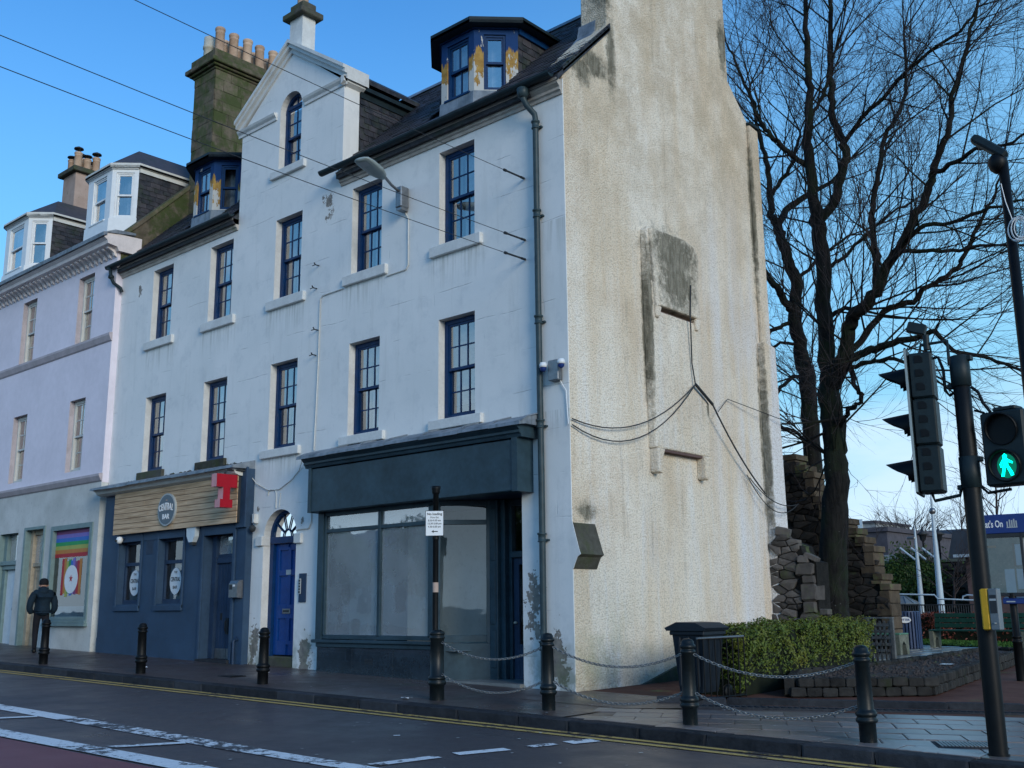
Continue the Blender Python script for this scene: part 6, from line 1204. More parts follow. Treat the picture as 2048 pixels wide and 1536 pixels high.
# ------------------------------------------------------------------ ruined stub wall and crow-stepped wall
ruin = [mesh_of('stone', unit_stone(200 + i, 0.06, 0.12), 'rubble') for i in range(7)]
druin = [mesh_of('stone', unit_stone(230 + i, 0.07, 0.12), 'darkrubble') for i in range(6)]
def rubble(parent, x0, y, length, z0, topf, mat, cw, ch, seed=1, gap=.008, zmax=5.0, out=.05):
    """interlocking irregular stones: cells of a stretched, jittered lattice, each cell a bevelled block of its own"""
    rs = random.Random(seed); pts = []; nz_ = int((zmax - z0) / ch) + 1; nx_ = int(length / cw) + 2
    for r_ in range(nz_):
        for c in range(nx_):
            big = rs.random(); x = x0 + (c + .5 * (r_ % 2)) * cw + rs.uniform(-.34, .34) * cw; z = z0 + (r_ + .5) * ch + rs.uniform(-.36, .36) * ch
            if big < .78: pts.append((x, z))
    k_ = cw / ch
    for (x, z) in pts:
        if not (x0 - .02 < x < x0 + length) or z > topf(x): continue
        P = [(x - cw, z - ch * 1.1), (x + cw, z - ch * 1.1), (x + cw, z + ch * 1.1), (x - cw, z + ch * 1.1)]
        for (a, b) in pts:
            dx, dz = a - x, (b - z) * k_
            if abs(dx) > 2.6 * cw or abs(dz) > 2.6 * cw or (a == x and b == z): continue
            l2 = dx * dx + dz * dz; lim = l2 / 2; Q = []
            def sd__(p): return (p[0] - x) * dx + (p[1] - z) * k_ * dz - lim
            for i in range(len(P)):
                p, q = P[i], P[(i + 1) % len(P)]; sp_, sq_ = sd__(p), sd__(q)
                if sp_ <= 0: Q.append(p)
                if sp_ * sq_ < 0: t_ = sp_ / (sp_ - sq_); Q.append((p[0] + (q[0] - p[0]) * t_, p[1] + (q[1] - p[1]) * t_))
            P = Q
            if len(P) < 3: break
        if len(P) < 3: continue
        P = [(max(x0, min(x0 + length, a)), b) for a, b in P]; cx_ = sum(p[0] for p in P) / len(P); cz_ = sum(p[1] for p in P) / len(P); w_ = max(p[0] for p in P) - min(p[0] for p in P)
        if w_ < .04: continue
        o_ = rs.uniform(0, out); n = len(P); R0 = []; R1 = []; R2 = []
        for a, b in P:
            dx, dz = a - cx_, b - cz_; l = math.hypot(dx, dz) + 1e-6; f0 = max(.2, 1 - gap / l); f1 = max(.15, 1 - (gap + .012) / l); f2 = max(.1, 1 - (gap + .05) / l)
            R0.append((cx_ + dx * f0, y + .14, cz_ + dz * f0)); R1.append((cx_ + dx * f0 * rs.uniform(.97, 1), y - o_ + .035, cz_ + dz * f0)); R2.append((cx_ + dx * f1, y - o_ + rs.uniform(.004, .02), cz_ + dz * f1))
        m_ = MB(); m_.add(R0 + R1 + R2 + [(cx_, y - o_ - rs.uniform(0, .012), cz_)], [(i, (i + 1) % n, n + (i + 1) % n, n + i) for i in range(n)] + [(n + i, n + (i + 1) % n, 2 * n + (i + 1) % n, 2 * n + i) for i in range(n)] + [(2 * n + i, 2 * n + (i + 1) % n, 3 * n) for i in range(n)])
        obj('stone', m_, mat, parent)
sx0, sx1, sy = -10.38, -9.43, 19.28
t = thing('stub_wall', 'ragged rubble stub wall with a squared corner stone running out from the gable', 'wall', (-9.9, 19.5, gz(-9.9, 19.3)))
tops = [(-10.4, 1.38), (-10.1, 1.36), (-9.95, 1.30), (-9.72, 1.20), (-9.66, .95), (-9.42, .88), (-9.40, -1)]
def tf(x):
    for (a, za), (b, zb) in zip(tops, tops[1:]):
        if a <= x <= b: return za + (zb - za) * (x - a) / (b - a)
    return -9
mb = MB(); mb.prism([(a, z - .08) for a, z in tops[:-1]] + [(-9.44, -1.5), (-10.4, -1.5)], 'y', sy + .04, sy + .55); obj('core', mb, 'mortar', t)
rubble(t, sx0 - .02, sy, .66, -1.35, lambda x: tf(x) - .04, 'rubble', .24, .125, seed=11)
qz = -1.35
for k, (h, w_, o_) in enumerate(((.42, .40, 0), (.30, .26, 0), (.46, .36, 0), (.22, .24, -.03), (.34, .32, 0), (.16, .24, -.02), (.24, .34, -.04), (.14, .22, -.12))):
    inst('stone', ruin[k % 7], t, (sx1 - w_ / 2 + o_, sy + .14, qz + h / 2), (w_, .40, h + .004), (0, U(-.02, .02), U(-.02, .02))); qz += h
inst('stone', ruin[2], t, (-10.12, sy + .12, 1.42), (.30, .26, .17), (0, .2, .3)); inst('stone', ruin[5], t, (-9.55, sy + .12, .90), (.26, .3, .10), (0, .45, .2))
inst('stone', ruin[1], t, (sx1 + .06, sy + .18, -.15), (.20, .2, .12))
# crow-stepped wall behind
WY = 24.5
t = thing('stepped_wall', 'dark rubble gable wall with lit sandstone crow steps going down to the right', 'wall', (-12, WY, gz(-12, WY)))
steps = [(1565, 905), (1590, 914), (1590, 930), (1607, 931), (1607, 944), (1626, 946), (1626, 992), (1638, 994), (1638, 1008), (1652, 1010), (1652, 1035), (1693, 1040), (1693, 1055), (1710, 1058), (1710, 1072), (1726, 1076), (1726, 1090), (1745, 1094), (1747, 1146), (1760, 1149), (1761, 1166), (1777, 1170)]
SW = [(at(px, py, WY).x, at(px, py, WY).z) for px, py in steps]
# make the treads level and the risers upright, as masonry would be
ST = []; 
for i in range(0, len(SW) - 1, 2): ST.append((SW[i][0], SW[i + 1][0], (SW[i][1] + SW[i + 1][1]) / 2))
def stf(x):
    for a, b, z in ST:
        if a - .02 <= x < b: return z
    return 3.9 if x < ST[0][0] else -9
xe_ = ST[-1][1]
mb = MB(); P = [(-17, -1.5), (-17, 3.7)]
for a, b, z in ST: P += [(a, z - .14), (b, z - .14)]
P += [(xe_, -1.5)]; P2 = []
for p in P:
    if not P2 or abs(p[0] - P2[-1][0]) + abs(p[1] - P2[-1][1]) > .004: P2.append(p)
mb.prism(P2, 'y', WY + .05, WY + .6); obj('core', mb, 'mortar', t)
rubble(t, -12.75, WY, xe_ + 12.75, -1.3, lambda x: stf(x) - .16, 'darkrubble', .29, .145, seed=21)
cpm = [mesh_of('coping', unit_stone(260 + i, 0.025, 0.06), 'coping') for i in range(4)]
for i, (a, b, z) in enumerate(ST):
    inst('coping', cpm[i % 4], t, ((a + b) / 2 + .02, WY + .3, z - .07), (b - a + .06, .66, .15))
    zn = ST[i + 1][2] if i + 1 < len(ST) else -1.3
    zz = z - .15; k = 0
    while zz > zn + .03:
        h = min(U(.22, .34), zz - zn); inst('stone', cpm[(i + k) % 4], t, (b - .10 - .05 * (k % 2), WY + .28, zz - h / 2), (.24 + .1 * (k % 2), .62, h - .01)); zz -= h; k += 1
        if i + 1 == len(ST) and k > 12: break
# ------------------------------------------------------------------ bare trees
class TW:
    def __init__(s): s.v = []; s.f = []; s.rs = random.Random(5)
    def tube(s, P, R_, n):
        b = len(s.v); k = len(P); pa = None
        for i in range(k):
            d = (P[min(i + 1, k - 1)] - P[max(i - 1, 0)]); d.normalize()
            a = (pa - d * pa.dot(d)) if pa else d.orthogonal(); a.normalize(); pa = a; c = d.cross(a)
            for j in range(n): t_ = 2 * math.pi * j / n; q = P[i] + (a * math.cos(t_) + c * math.sin(t_)) * R_[i]; s.v.append((q.x, q.y, q.z))
        for i in range(k - 1):
            for j in range(n): s.f.append((b + i * n + j, b + i * n + (j + 1) % n, b + (i + 1) * n + (j + 1) % n, b + (i + 1) * n + j))
    def out(s, name, mat, parent, kind=None):
        mb = MB(); mb.v = s.v; mb.f = s.f; mb.sm = [True] * len(s.f); return obj(name, mb, mat, parent, kind)
def smooth_path(P, R_, sub=3):
    Q = []; RR = []; n = len(P)
    for i in range(n - 1):
        p0, p1, p2, p3 = P[max(i - 1, 0)], P[i], P[i + 1], P[min(i + 2, n - 1)]
        for k in range(sub):
            t_ = k / sub; Q.append(0.5 * ((2 * p1) + (p2 - p0) * t_ + (2 * p0 - 5 * p1 + 4 * p2 - p3) * t_ ** 2 + (3 * p1 - p0 - 3 * p2 + p3) * t_ ** 3)); RR.append(R_[i] + (R_[i + 1] - R_[i]) * t_)
    Q.append(P[-1]); RR.append(R_[-1]); return Q, RR
def twig(T, p, d, r, l, lev, rs, up_=0.05, droop=0.0):
    n = 5 if lev < 2 else 4; P = [p.copy()]; seg = l / n; q = d.copy()
    for i in range(n):
        q = q + Vector((rs.gauss(0, .10), rs.gauss(0, .10), rs.gauss(0, .08) + up_ * .8 - droop * i / n)); q.normalize(); P.append(P[-1] + q * seg)
    while len(P) > 1 and P[-1].y < 20.25: P.pop()
    if len(P) < 3: return
    n = len(P) - 1
    T[0 if lev < 1 else 1].tube(P, [r * (1 - .82 * i / n) for i in range(n + 1)], 5 if lev < 1 else 3)
    if lev >= 3: return
    m = (5, 4, 3)[lev]; 
    for k in range(m):
        u = .22 + .78 * (k + rs.random()) / m; i = min(n - 1, int(u * n)); c = P[i].lerp(P[i + 1], u * n - i); ax = (P[i + 1] - P[i]).normalized(); o = ax.orthogonal().normalized(); o.rotate(Matrix.Rotation(rs.uniform(0, 6.28), 3, ax))
        dd = (ax * rs.uniform(.9, 1.3) + o * rs.uniform(.4, .75)).normalized(); twig(T, c, dd, max(.0038, r * .46), l * rs.uniform(.48, .74), lev + 1, rs, up_ * .8, droop + .02)
def tree(name, label, base, limbs, Y, dens, seed, lv=0, twl=1.7, group=None):
    """limbs: lists of (px, py, radius_m, dy) along each main stem, in the order they fork"""
    rs = random.Random(seed); t = thing(name, label, 'tree', base, group)
    TK = TW(); A = TW(); Bt = TW()
    for li, lb in enumerate(limbs):
        dy = 0; P = []; R_ = []
        for px, py, r, dy in lb: P.append(at(px, py, Y + dy)); R_.append(r)
        Q, RR = smooth_path(P, R_, 4); 
        for i in range(1, len(Q) - 1): Q[i] = Q[i] + Vector((rs.gauss(0, .02), rs.gauss(0, .02), rs.gauss(0, .02)))
        TK.tube(Q, [max(r * (1 + rs.gauss(0, .03)), .01) for r in RR], 12 if R_[0] > .1 else 8)
        L_ = 0
        for i in range(1, len(Q)):
            L_ += (Q[i] - Q[i - 1]).length; r = RR[i]
            if r > .17 and rs.random() < .75: continue
            if lb[0][2] > .28 and Q[i].z < 2.5: continue
            step = dens * (0.6 if r < .06 else 1.0)
            while L_ > step:
                L_ -= step; ax = (Q[i] - Q[i - 1]).normalized(); o = ax.orthogonal().normalized(); o.rotate(Matrix.Rotation(rs.uniform(0, 6.28), 3, ax)); d = (ax * rs.uniform(.5, 1.1) + o + Vector((0, 0, .35))).normalized()
                twig((A, Bt), Q[i] + o * r * .5, d, min(.026, r * .45), twl * rs.uniform(.7, 1.4), lv, rs)
        for k in range(3): # the limb's own tip breaks into twigs
            ax = (Q[-1] - Q[-2]).normalized(); twig((A, Bt), Q[-1], (ax + Vector((rs.gauss(0, .4), rs.gauss(0, .4), rs.gauss(0, .3)))).normalized(), RR[-1] * .8, twl * 1.2, lv, rs)
    TK.out('trunk', 'bark', t); A.out('branches', 'bark', t, 'stuff'); Bt.out('twigs', 'twig', t, 'stuff'); return t
mA = [
 [(1666, 1262, .42, 0), (1665, 1200, .33, 0), (1666, 1100, .31, 0), (1672, 1000, .29, 0), (1673, 930, .26, 0), (1668, 870, .26, 0), (1660, 800, .26, 0), (1656, 740, .21, 0), (1650, 650, .19, 0), (1647, 560, .18, -.1), (1642, 490, .18, -.1), (1634, 440, .17, -.1), (1628, 400, .13, -.2), (1621, 348, .12, -.3), (1615, 285, .115, -.3), (1618, 240, .10, -.4), (1621, 177, .09, -.4), (1616, 120, .08, -.5), (1612, 60, .065, -.6), (1611, -60, .04, -.8)],
 [(1637, 443, .12, 0), (1666, 408, .11, .2), (1682, 358, .105, .3), (1691, 300, .10, .4), (1678, 269, .10, .4), (1666, 237, .085, .5), (1662, 190, .08, .5), (1660, 111, .07, .6), (1661, 20, .055, .7), (1658, -80, .03, .8)],
 [(1689, 285, .06, .3), (1724, 235, .055, .1), (1764, 196, .05, 0), (1837, 123, .042, -.3), (1919, 63, .032, -.6), (1965, 10, .022, -.8)],
 [(1619, 335, .07, -.2), (1590, 315, .065, -.5), (1562, 293, .06, -.7), (1536, 263, .055, -.8), (1517, 234, .05, -.9), (1495, 184, .04, -1), (1470, 120, .03, -1.1), (1452, 85, .02, -1.2)],
 [(1618, 240, .05, 0), (1640, 205, .045, .3), (1655, 170, .04, .5), (1668, 110, .03, .6)],
 [(1664, 775, .19, 0), (1680, 735, .19, -.1), (1694, 693, .17, -.2), (1697, 661, .16, -.3), (1706, 630, .15, -.4), (1732, 612, .14, -.5), (1758, 576, .125, -.6), (1777, 529, .115, -.7), (1805, 487, .105, -.8), (1826, 440, .095, -.9), (1856, 380, .085, -1), (1864, 345, .085, -1), (1880, 305, .065, -1.1), (1896, 262, .06, -1.2), (1906, 190, .05, -1.3), (1932, 95, .04, -1.4), (1952, 20, .03, -1.5), (1968, -60, .02, -1.6)],
 [(1755, 580, .09, -.5), (1752, 535, .085, -.3), (1754, 503, .08, -.2), (1742, 456, .075, 0), (1748, 396, .065, .1), (1761, 332, .06, .2), (1767, 278, .055, .3), (1798, 221, .045, .3), (1812, 150, .035, .4), (1808, 60, .025, .5)],
 [(1698, 722, .10, -.1), (1722, 708, .09, -.3), (1750, 698, .085, -.5), (1796, 684, .07, -.8), (1843, 674, .06, -1), (1873, 662, .05, -1.2), (1906, 700, .04, -1.4), (1970, 714, .035, -1.6), (2020, 733, .028, -1.8), (2060, 760, .02, -2)],
 [(1700, 712, .08, 0), (1742, 650, .075, .3), (1780, 617, .07, .5), (1824, 601, .065, .7), (1849, 576, .06, .8), (1894, 551, .055, 1), (1919, 529, .05, 1.1), (1937, 495, .045, 1.2), (1963, 440, .04, 1.3), (1982, 400, .03, 1.4), (2003, 345, .022, 1.5)],
 [(1757, 576, .05, -.6), (1790, 512, .05, -1), (1850, 502, .045, -1.3), (1920, 498, .035, -1.6), (1985, 490, .028, -1.8)],
 [(1806, 487, .055, -.8), (1840, 455, .05, -1.2), (1900, 445, .04, -1.5), (1960, 425, .035, -1.8), (2040, 400, .02, -2)],
 [(1864, 345, .06, -1), (1895, 330, .05, -1.3), (1950, 300, .04, -1.6), (2010, 290, .03, -1.9), (2060, 260, .02, -2)],
 [(1700, 735, .06, 0), (1712, 775, .05, -.3), (1722, 790, .05, -.4), (1716, 805, .045, -.4), (1698, 820, .05, -.3), (1690, 835, .05, -.2)],
 [(1690, 735, .05, -.1), (1740, 725, .045, -.5), (1790, 718, .04, -.8), (1850, 740, .03, -1)],
 [(1655, 640, .06, 0), (1690, 618, .05, .2), (1722, 620, .04, .3)],
 [(1646, 540, .05, 0), (1680, 520, .045, .3), (1720, 480, .04, .5), (1780, 430, .03, .7), (1830, 400, .02, .9)],
]
MSK = 22.5
tree('bare_tree', 'big leafless tree with a thick dark trunk standing in front of the stepped wall', (at(1666, 1262, MSK).x, MSK, gz(-11, MSK)), mA, MSK, .52, 31, twl=2.3, group='leafless trees behind the gable')
mBt = [
 [(1640, 1060, .26, 0), (1632, 1000, .25, 0), (1626, 930, .24, 0), (1618, 830, .235, 0), (1615, 756, .23, 0), (1603, 709, .21, 0), (1592, 661, .19, 0), (1590, 614, .18, 0), (1592, 573, .17, 0), (1578, 525, .155, -.2), (1565, 487, .15, -.3), (1556, 455, .14, -.4), (1546, 430, .11, -.5), (1539, 380, .085, -.6), (1536, 332, .075, -.7), (1523, 285, .06, -.8), (1512, 240, .04, -.9), (1500, 170, .03, -1)],
 [(1556, 452, .10, -.4), (1572, 420, .10, -.2), (1598, 400, .09, 0), (1625, 385, .07, .2), (1668, 360, .05, .5), (1700, 320, .03, .8)],
 [(1585, 625, .11, 0), (1572, 605, .11, -.3), (1556, 582, .10, -.5), (1540, 560, .09, -.7), (1525, 540, .08, -.9), (1500, 500, .05, -1.2)],
 [(1539, 400, .06, -.5), (1556, 372, .06, -.6), (1580, 335, .055, -.7), (1592, 300, .05, -.8), (1600, 262, .03, -.9)],
 [(1590, 640, .06, 0), (1560, 655, .06, -.3), (1530, 668, .05, -.6), (1505, 690, .04, -.8)],
 [(1598, 690, .05, 0), (1570, 685, .045, -.3), (1540, 698, .04, -.6)],
 [(1612, 770, .07, 0), (1592, 752, .06, -.3), (1570, 768, .055, -.6), (1548, 792, .045, -.9)],
 [(1618, 905, .05, 0), (1608, 880, .045, -.2), (1590, 862, .04, -.4), (1566, 856, .035, -.6), (1548, 850, .03, -.8)],
 [(1600, 560, .06, 0), (1625, 530, .05, .3), (1660, 500, .045, .6), (1700, 470, .03, .9)],
]
tree('bare_tree', 'slimmer leafless tree behind the stepped wall, left of the thick trunk', (at(1640, 1060, 26.5).x, 26.5, gz(-13, 26.5)), mBt, 26.5, .62, 77, twl=2.2, group='leafless trees behind the gable')
# ------------------------------------------------------------------ clipped hedge
def leafball(name, parent, sampler, n, size, mat, rs, kind='stuff'):
    vs = []; fs = []
    for i in range(n):
        p, nrm = sampler(rs); a = Vector((rs.gauss(0, 1), rs.gauss(0, 1), rs.gauss(0, 1))).normalized(); b = (nrm + a * .8).normalized(); u = b.orthogonal().normalized(); u.rotate(Matrix.Rotation(rs.uniform(0, 6.28), 3, b)); v = b.cross(u); s_ = size * rs.uniform(.6, 1.3); k = len(vs)
        for q in (p - u * s_, p + v * s_ * .45, p + u * s_, p - v * s_ * .45): vs.append((q.x, q.y, q.z))
        fs.append((k, k + 1, k + 2, k + 3))
    mb = MB(); mb.v = vs; mb.f = fs; mb.sm = [False] * len(fs); return obj(name, mb, mat, parent, kind)
def hedge(name, label, x0, x1, y0, y1, zb, zt, n, size, mat, seed, lean=0.0, bump=.07, fcore='leafcore', low=.0):
    """box hedge with soft corners; x range drifts by lean from y0 to y1"""
    t = thing(name, label, 'hedge', ((x0 + x1) / 2, (y0 + y1) / 2, zb)); rs = random.Random(seed)
    def lx(y): return lean * (y - y0) / (y1 - y0)
    mb = MB(); mb.v = []; 
    mb.prism([(x0 + .1, y0 + .1), (x1 - .1, y0 + .1), (x1 - .1 + lean, y1 - .1), (x0 + .1 + lean, y1 - .1)], 'z', zb, zt - .1); obj('stems', mb, fcore, t)  # solid dark block: shade inside the hedge put in as colour
    def samp(rs):
        f = rs.random(); A1 = (y1 - y0) * (zt - zb); A2 = (x1 - x0) * (zt - zb); A3 = (x1 - x0) * (y1 - y0); S_ = 2 * A1 + 2 * A2 + A3; f *= S_
        y = rs.uniform(y0, y1); x = rs.uniform(x0, x1); z = zb + low + (zt - zb - low) * (rs.random() ** .75)
        if f < A3: z = zt; nn = Vector((0, 0, 1))
        elif f < A3 + 2 * A1: sgn_ = 1 if rs.random() < .6 else 0; x = x1 if sgn_ else x0; nn = Vector((1 if sgn_ else -1, 0, 0))
        else: sgn_ = 1 if rs.random() < .7 else 0; y = y0 if sgn_ else y1; nn = Vector((0, -1 if sgn_ else 1, 0))
        p = Vector((x, y, z)); hgap = mnoise.noise(p * 5.5 + Vector((7, 3, 1)))
        if hgap < -.30 and rs.random() < .85: z -= .0; p.z -= .0; nn_ = 1
        else: nn_ = 0
        b = mnoise.noise(p * 2.3) * bump + mnoise.noise(p * 6.1) * bump * .5
        # round the arrises
        cxm, czm = (x0 + x1) / 2, zt; ex_ = max(0, abs(x - cxm) - (x1 - x0) / 2 + .14); ez = max(0, z - zt + .14); rr = math.hypot(ex_, ez)
        if rr > .14: k = .14 / rr; x = cxm + math.copysign((x1 - x0) / 2 - .14 + ex_ * k, x - cxm); z = zt - .14 + ez * k; nn = (nn + Vector((math.copysign(1, x - cxm), 0, 1))).normalized()
        p = Vector((x, y, z)) + nn * (b - rs.random() ** 2 * .12 - (.12 if nn_ else 0))
        if zt > -.45 and y1 - y0 > 3: p.z -= .16 * max(0, 1 - (y - y0) / .7) ** 2
        if z < zb + .40 and rs.random() < .6: p = p - nn * .12
        p.x += lx(p.y); return p, nn
    leafball('leaves', t, samp, n, size, mat, rs); return t
hedge('hedge', 'clipped yellow green privet hedge between the gable and the raised bed', -8.98, -8.05, 13.95, 19.6, -1.3, -.30, 30000, .026, 'leafm', 5, -.45, .16, low=.22)
# ------------------------------------------------------------------ raised bed of stone blocks
t = thing('raised_bed', 'low kerbed bed of bare soil edged with two courses of dark stone blocks', 'flower bed', (-7.0, 16, gz(-7, 16)))
bed = [(-7.60, 14.45), (-6.14, 15.98), (-7.30, 24.3), (-8.05, 24.6), (-7.95, 20.8), (-8.0, 18.0), (-8.3, 16.1)]
mb = MB(); bc = [(x + (-.05), y + .06) for x, y in bed]; mb.poly([(x, y, gz(x, y) + .20 + .03 * mnoise.noise(Vector((x, y, 0)))) for x, y in bc]); obj('soil', mb, 'earth', t)
mb = MB(); rs = random.Random(9)
for k in range(1500):
    a = rs.random(); 
    x = rs.uniform(-8.1, -6.2); y = rs.uniform(14.6, 24.0)
    ins = False; n = len(bed)
    for i in range(n):
        (xa, ya), (xb, yb) = bed[i], bed[(i + 1) % n]
        if (ya > y) != (yb > y) and x < (xb - xa) * (y - ya) / (yb - ya) + xa: ins = not ins
    if ins:
        s_ = rs.uniform(.012, .045); n0 = len(mb.v); z = gz(x, y) + .205; mb.add([(x - s_, y, z), (x, y - s_, z), (x + s_, y, z), (x, y + s_, z), (x + rs.uniform(-.4, .4) * s_, y, z + s_ * rs.uniform(.4, 1))], [(0, 1, 4), (1, 2, 4), (2, 3, 4), (3, 0, 4)])
obj('clods', mb, 'earth', t, 'stuff')
pbk = [mesh_of('block', unit_stone(300 + i, 0.03, 0.10), 'bedstone') for i in range(5)]; pbd = [mesh_of('block', unit_stone(310 + i, 0.03, 0.10), 'bedstone') for i in range(5)]
def blockrun(a, b, l, rows, top=.27, th=.14):
    a, b = Vector((*a, 0)), Vector((*b, 0)); n = max(1, round((b - a).length / l)); an = math.atan2(b.y - a.y, b.x - a.x); h = top / rows
    for r_ in range(rows):
        for i in range(n):
            u = (i + .5) / n + (.5 / n if r_ % 2 else 0)
            if u > 1: continue
            p = a.lerp(b, u); inst('block', random.choice(pbd if r_ < rows - 1 else (pbk + pbd)), t, (p.x, p.y, gz(p.x, p.y) + h * (r_ + .5) + U(-.005, .008)), ((b - a).length / n - .012, th, h - .006), (0, 0, an + U(-.02, .02)))
blockrun(bed[0], bed[1], .235, 2); blockrun(bed[1], bed[2], .17, 2); blockrun(bed[3], bed[4], .3, 1, .27); blockrun(bed[4], bed[5], .3, 1, .27); blockrun(bed[5], bed[6], .3, 1, .27); blockrun(bed[6], bed[0], .3, 1, .27); blockrun(bed[2], bed[3], .3, 1, .27)
mb = MB(); mb.poly([(-7.05 + .1 * a, 19.2 + .13 * b, gz(-7, 19) + .235) for a, b in ((-1, -1), (1, -.6), (.9, 1), (-1.1, .8))]); o = obj('paper_scrap', mb, 'letter'); tag(o, 'flattened white plastic scrap lying on the soil of the raised bed', 'litter')
# flagstones and lawn behind
flags = bpy.data.objects.new('flagstone_path', None); COL.objects.link(flags); flags['kind'] = 'structure'
fm = [mesh_of('flagstone', unit_stone(330 + i, 0.006, 0.02), 'slabw') for i in range(3)]
for i in range(7):
    for j in range(12):
        x = -12.2 + i * .75 + (.3 if j % 2 else 0); y = 21.2 + j * .62
        if x > -8.45 + 0.02 * (y - 24): continue
        inst('flagstone', fm[(i + j) % 3], flags, (x, y, gz(x, y) + .0), (.73, .60, .05))
mb = MB(); gg = [(-16, 28.9), (-2, 28.3), (-2, 30.9), (-16, 31.2)]; mb.poly([(x, y, gz(x, y) + .03) for x, y in gg]); obj('lawn', mb, 'grass', None, 'structure')
rs = random.Random(2)
def gs(rs): x = rs.uniform(-13, -5); y = rs.uniform(28.5, 31); return Vector((x, y, gz(x, y) + .045)), Vector((rs.gauss(0, 1), rs.gauss(0, 1), .2)).normalized()
o = leafball('grass_blades', None, gs, 6000, .035, 'grass', rs); o['label'] = 'short green turf behind the benches'; o['category'] = 'grass'
# ------------------------------------------------------------------ benches
def bench(label, x0, x1, y, z, back, yb=None):
    t = thing('park_bench', label, 'bench', ((x0 + x1) / 2, y, z), 'green park benches')
    for x in (x0 + .06, x1 - .06):
        mb = MB(); mb.prism([(y - .26, z), (y - .16, z), (y - .14, z + .22), (y - .04, z + .30), (y + .08, z + .22), (y + .12, z), (y + .24, z), (y + .26, z + .44), (y - .28, z + .44)], 'x', x - .05, x + .05); obj('leg', mb, 'concrete', t)
        if back: mb = MB(); mb.prism([(y + .18, z + .42), (y + .26, z + .42), (y + .34, z + .86), (y + .26, z + .86)], 'x', x - .05, x + .05); obj('back_post', mb, 'benchgreen', t)
    for k in range(5): mb = MB(); yy = y - .26 + k * .105; mb.bevbox(x0, x1, yy, yy + .09, z + .44, z + .475, .006); obj('seat_slat', mb, 'benchtop' if not back else 'benchgreen', t)  # the backless bench gets paler green slats
    if back:
        for k in range(3): mb = MB(); zz = z + .52 + k * .125; yy = y + .17 + k * .022; mb.bevbox(x0, x1, yy, yy + .03, zz, zz + .105, .005); obj('back_slat', mb, 'benchgreen', t)
bench('green slatted park bench with a back, in front of the red hedge', -10.42, -8.1, 27.6, gz(-9.5, 27.5) + .01, True)
bench('low backless bench with a pale green seat between trellis and litter bin', -11.6, -9.78, 24.2, gz(-10.5, 24) + .02, False)
# weathered trellis
ty = 21.0; tz = gz(-9, ty)
t = thing('trellis', 'weathered grey wooden trellis panel at the right end of the hedge', 'trellis', (-9.0, ty, tz))
MAT['greywood'] = stonemat('grey_weathered_wood', (0.10, 0.10, 0.095), (0.21, 0.21, 0.195), .2, 7, rv=.2)
for x in (-9.22, -8.72): mb = MB(); mb.bevbox(x - .035, x + .035, ty - .035, ty + .035, tz, tz + .92, .006); obj('post', mb, 'greywood', t)
for k in range(5): mb = MB(); x = -9.16 + k * .095; mb.bevbox(x - .02, x + .02, ty - .012, ty + .012, tz + .02, tz + .88, .003); obj('lath', mb, 'greywood', t)
for k in range(5): mb = MB(); z = tz + .30 + k * .125; mb.bevbox(-9.2, -8.74, ty - .03, ty - .012, z - .03, z + .03, .003); obj('lath', mb, 'greywood', t)
mb = MB(); mb.bevbox(-9.26, -8.68, ty - .05, ty + .05, tz + .92, tz + .95, .005); obj('top_rail', mb, 'greywood', t)
T2 = (TW(), TW()); rs = random.Random(8)
for k in range(7): twig(T2, Vector((-9.0 + rs.uniform(-.2, .3), ty - .06, tz)), Vector((rs.uniform(-.3, .3), -.1, 1)).normalized(), .008, .8, 2, rs)
tt = T2[1].out('stems', 'twig', None); tag(tt, 'bare wiry stems growing up the grey trellis', 'climber')
# litter bin
lx, ly = -10.78, 26.8; lz = gz(lx, ly)
t = thing('litter_bin', 'round blue slatted litter bin with a conical roof and an oval label', 'litter bin', (lx, ly, lz))
mb = MB(); mb.lathe([(.30, .03), (.335, .9), (.36, .93), (.30, .93), (.28, .7)], lx, ly, lz, 28); obj('drum', mb, 'binblue', t)
for k in range(28):
    a_ = 2 * math.pi * k / 28; M = Matrix.Translation((lx, ly, lz)) @ Matrix.Rotation(a_, 4, 'Z'); 
    if k == 0:
        sm0 = MB(); sm0.bevbox(-.026, .026, -.372, -.348, .02, .91, .004); slm = mesh_of('slat', sm0, 'binblue')
    inst('slat', slm, t, (lx, ly, lz), rot=(0, 0, a_))
mb = MB(); mb.lathe([(.38, 1.10), (.385, 1.12), (.06, 1.30), (0, 1.31)], lx, ly, lz, 12, sm=False); obj('roof', mb, 'btngrey', t)
for k in range(12): a_ = 2 * math.pi * k / 12; mb = MB(); mb.tube([(lx + .385 * math.cos(a_), ly + .385 * math.sin(a_), lz + 1.125), (lx + .06 * math.cos(a_), ly + .06 * math.sin(a_), lz + 1.305)], .010, 4); obj('roof_rib', mb, 'steel', t)
for a_ in (.3, 1.87, 3.44, 5.0): mb = MB(); mb.tube([(lx + .33 * math.cos(a_), ly + .33 * math.sin(a_), lz + .9), (lx + .34 * math.cos(a_), ly + .34 * math.sin(a_), lz + 1.08), (lx + .28 * math.cos(a_), ly + .28 * math.sin(a_), lz + 1.12)], .014, 6); obj('roof_leg', mb, 'black', t)
va = math.atan2(-lx, -(-ly)) ; vdir = Vector((-lx, -ly, 0)).normalized(); an_ = math.atan2(vdir.y, vdir.x) + math.pi / 2
mb = MB(); mb.prism([(.14 * math.cos(i * math.pi / 10), .075 * math.sin(i * math.pi / 10)) for i in range(20)], 'y', -.004, .004); Mx = Matrix.Translation((lx + vdir.x * .392, ly + vdir.y * .392, lz + .72)) @ Matrix.Rotation(an_, 4, 'Z'); mb.xf(Mx); obj('label_plate', mb, 'letter', t)
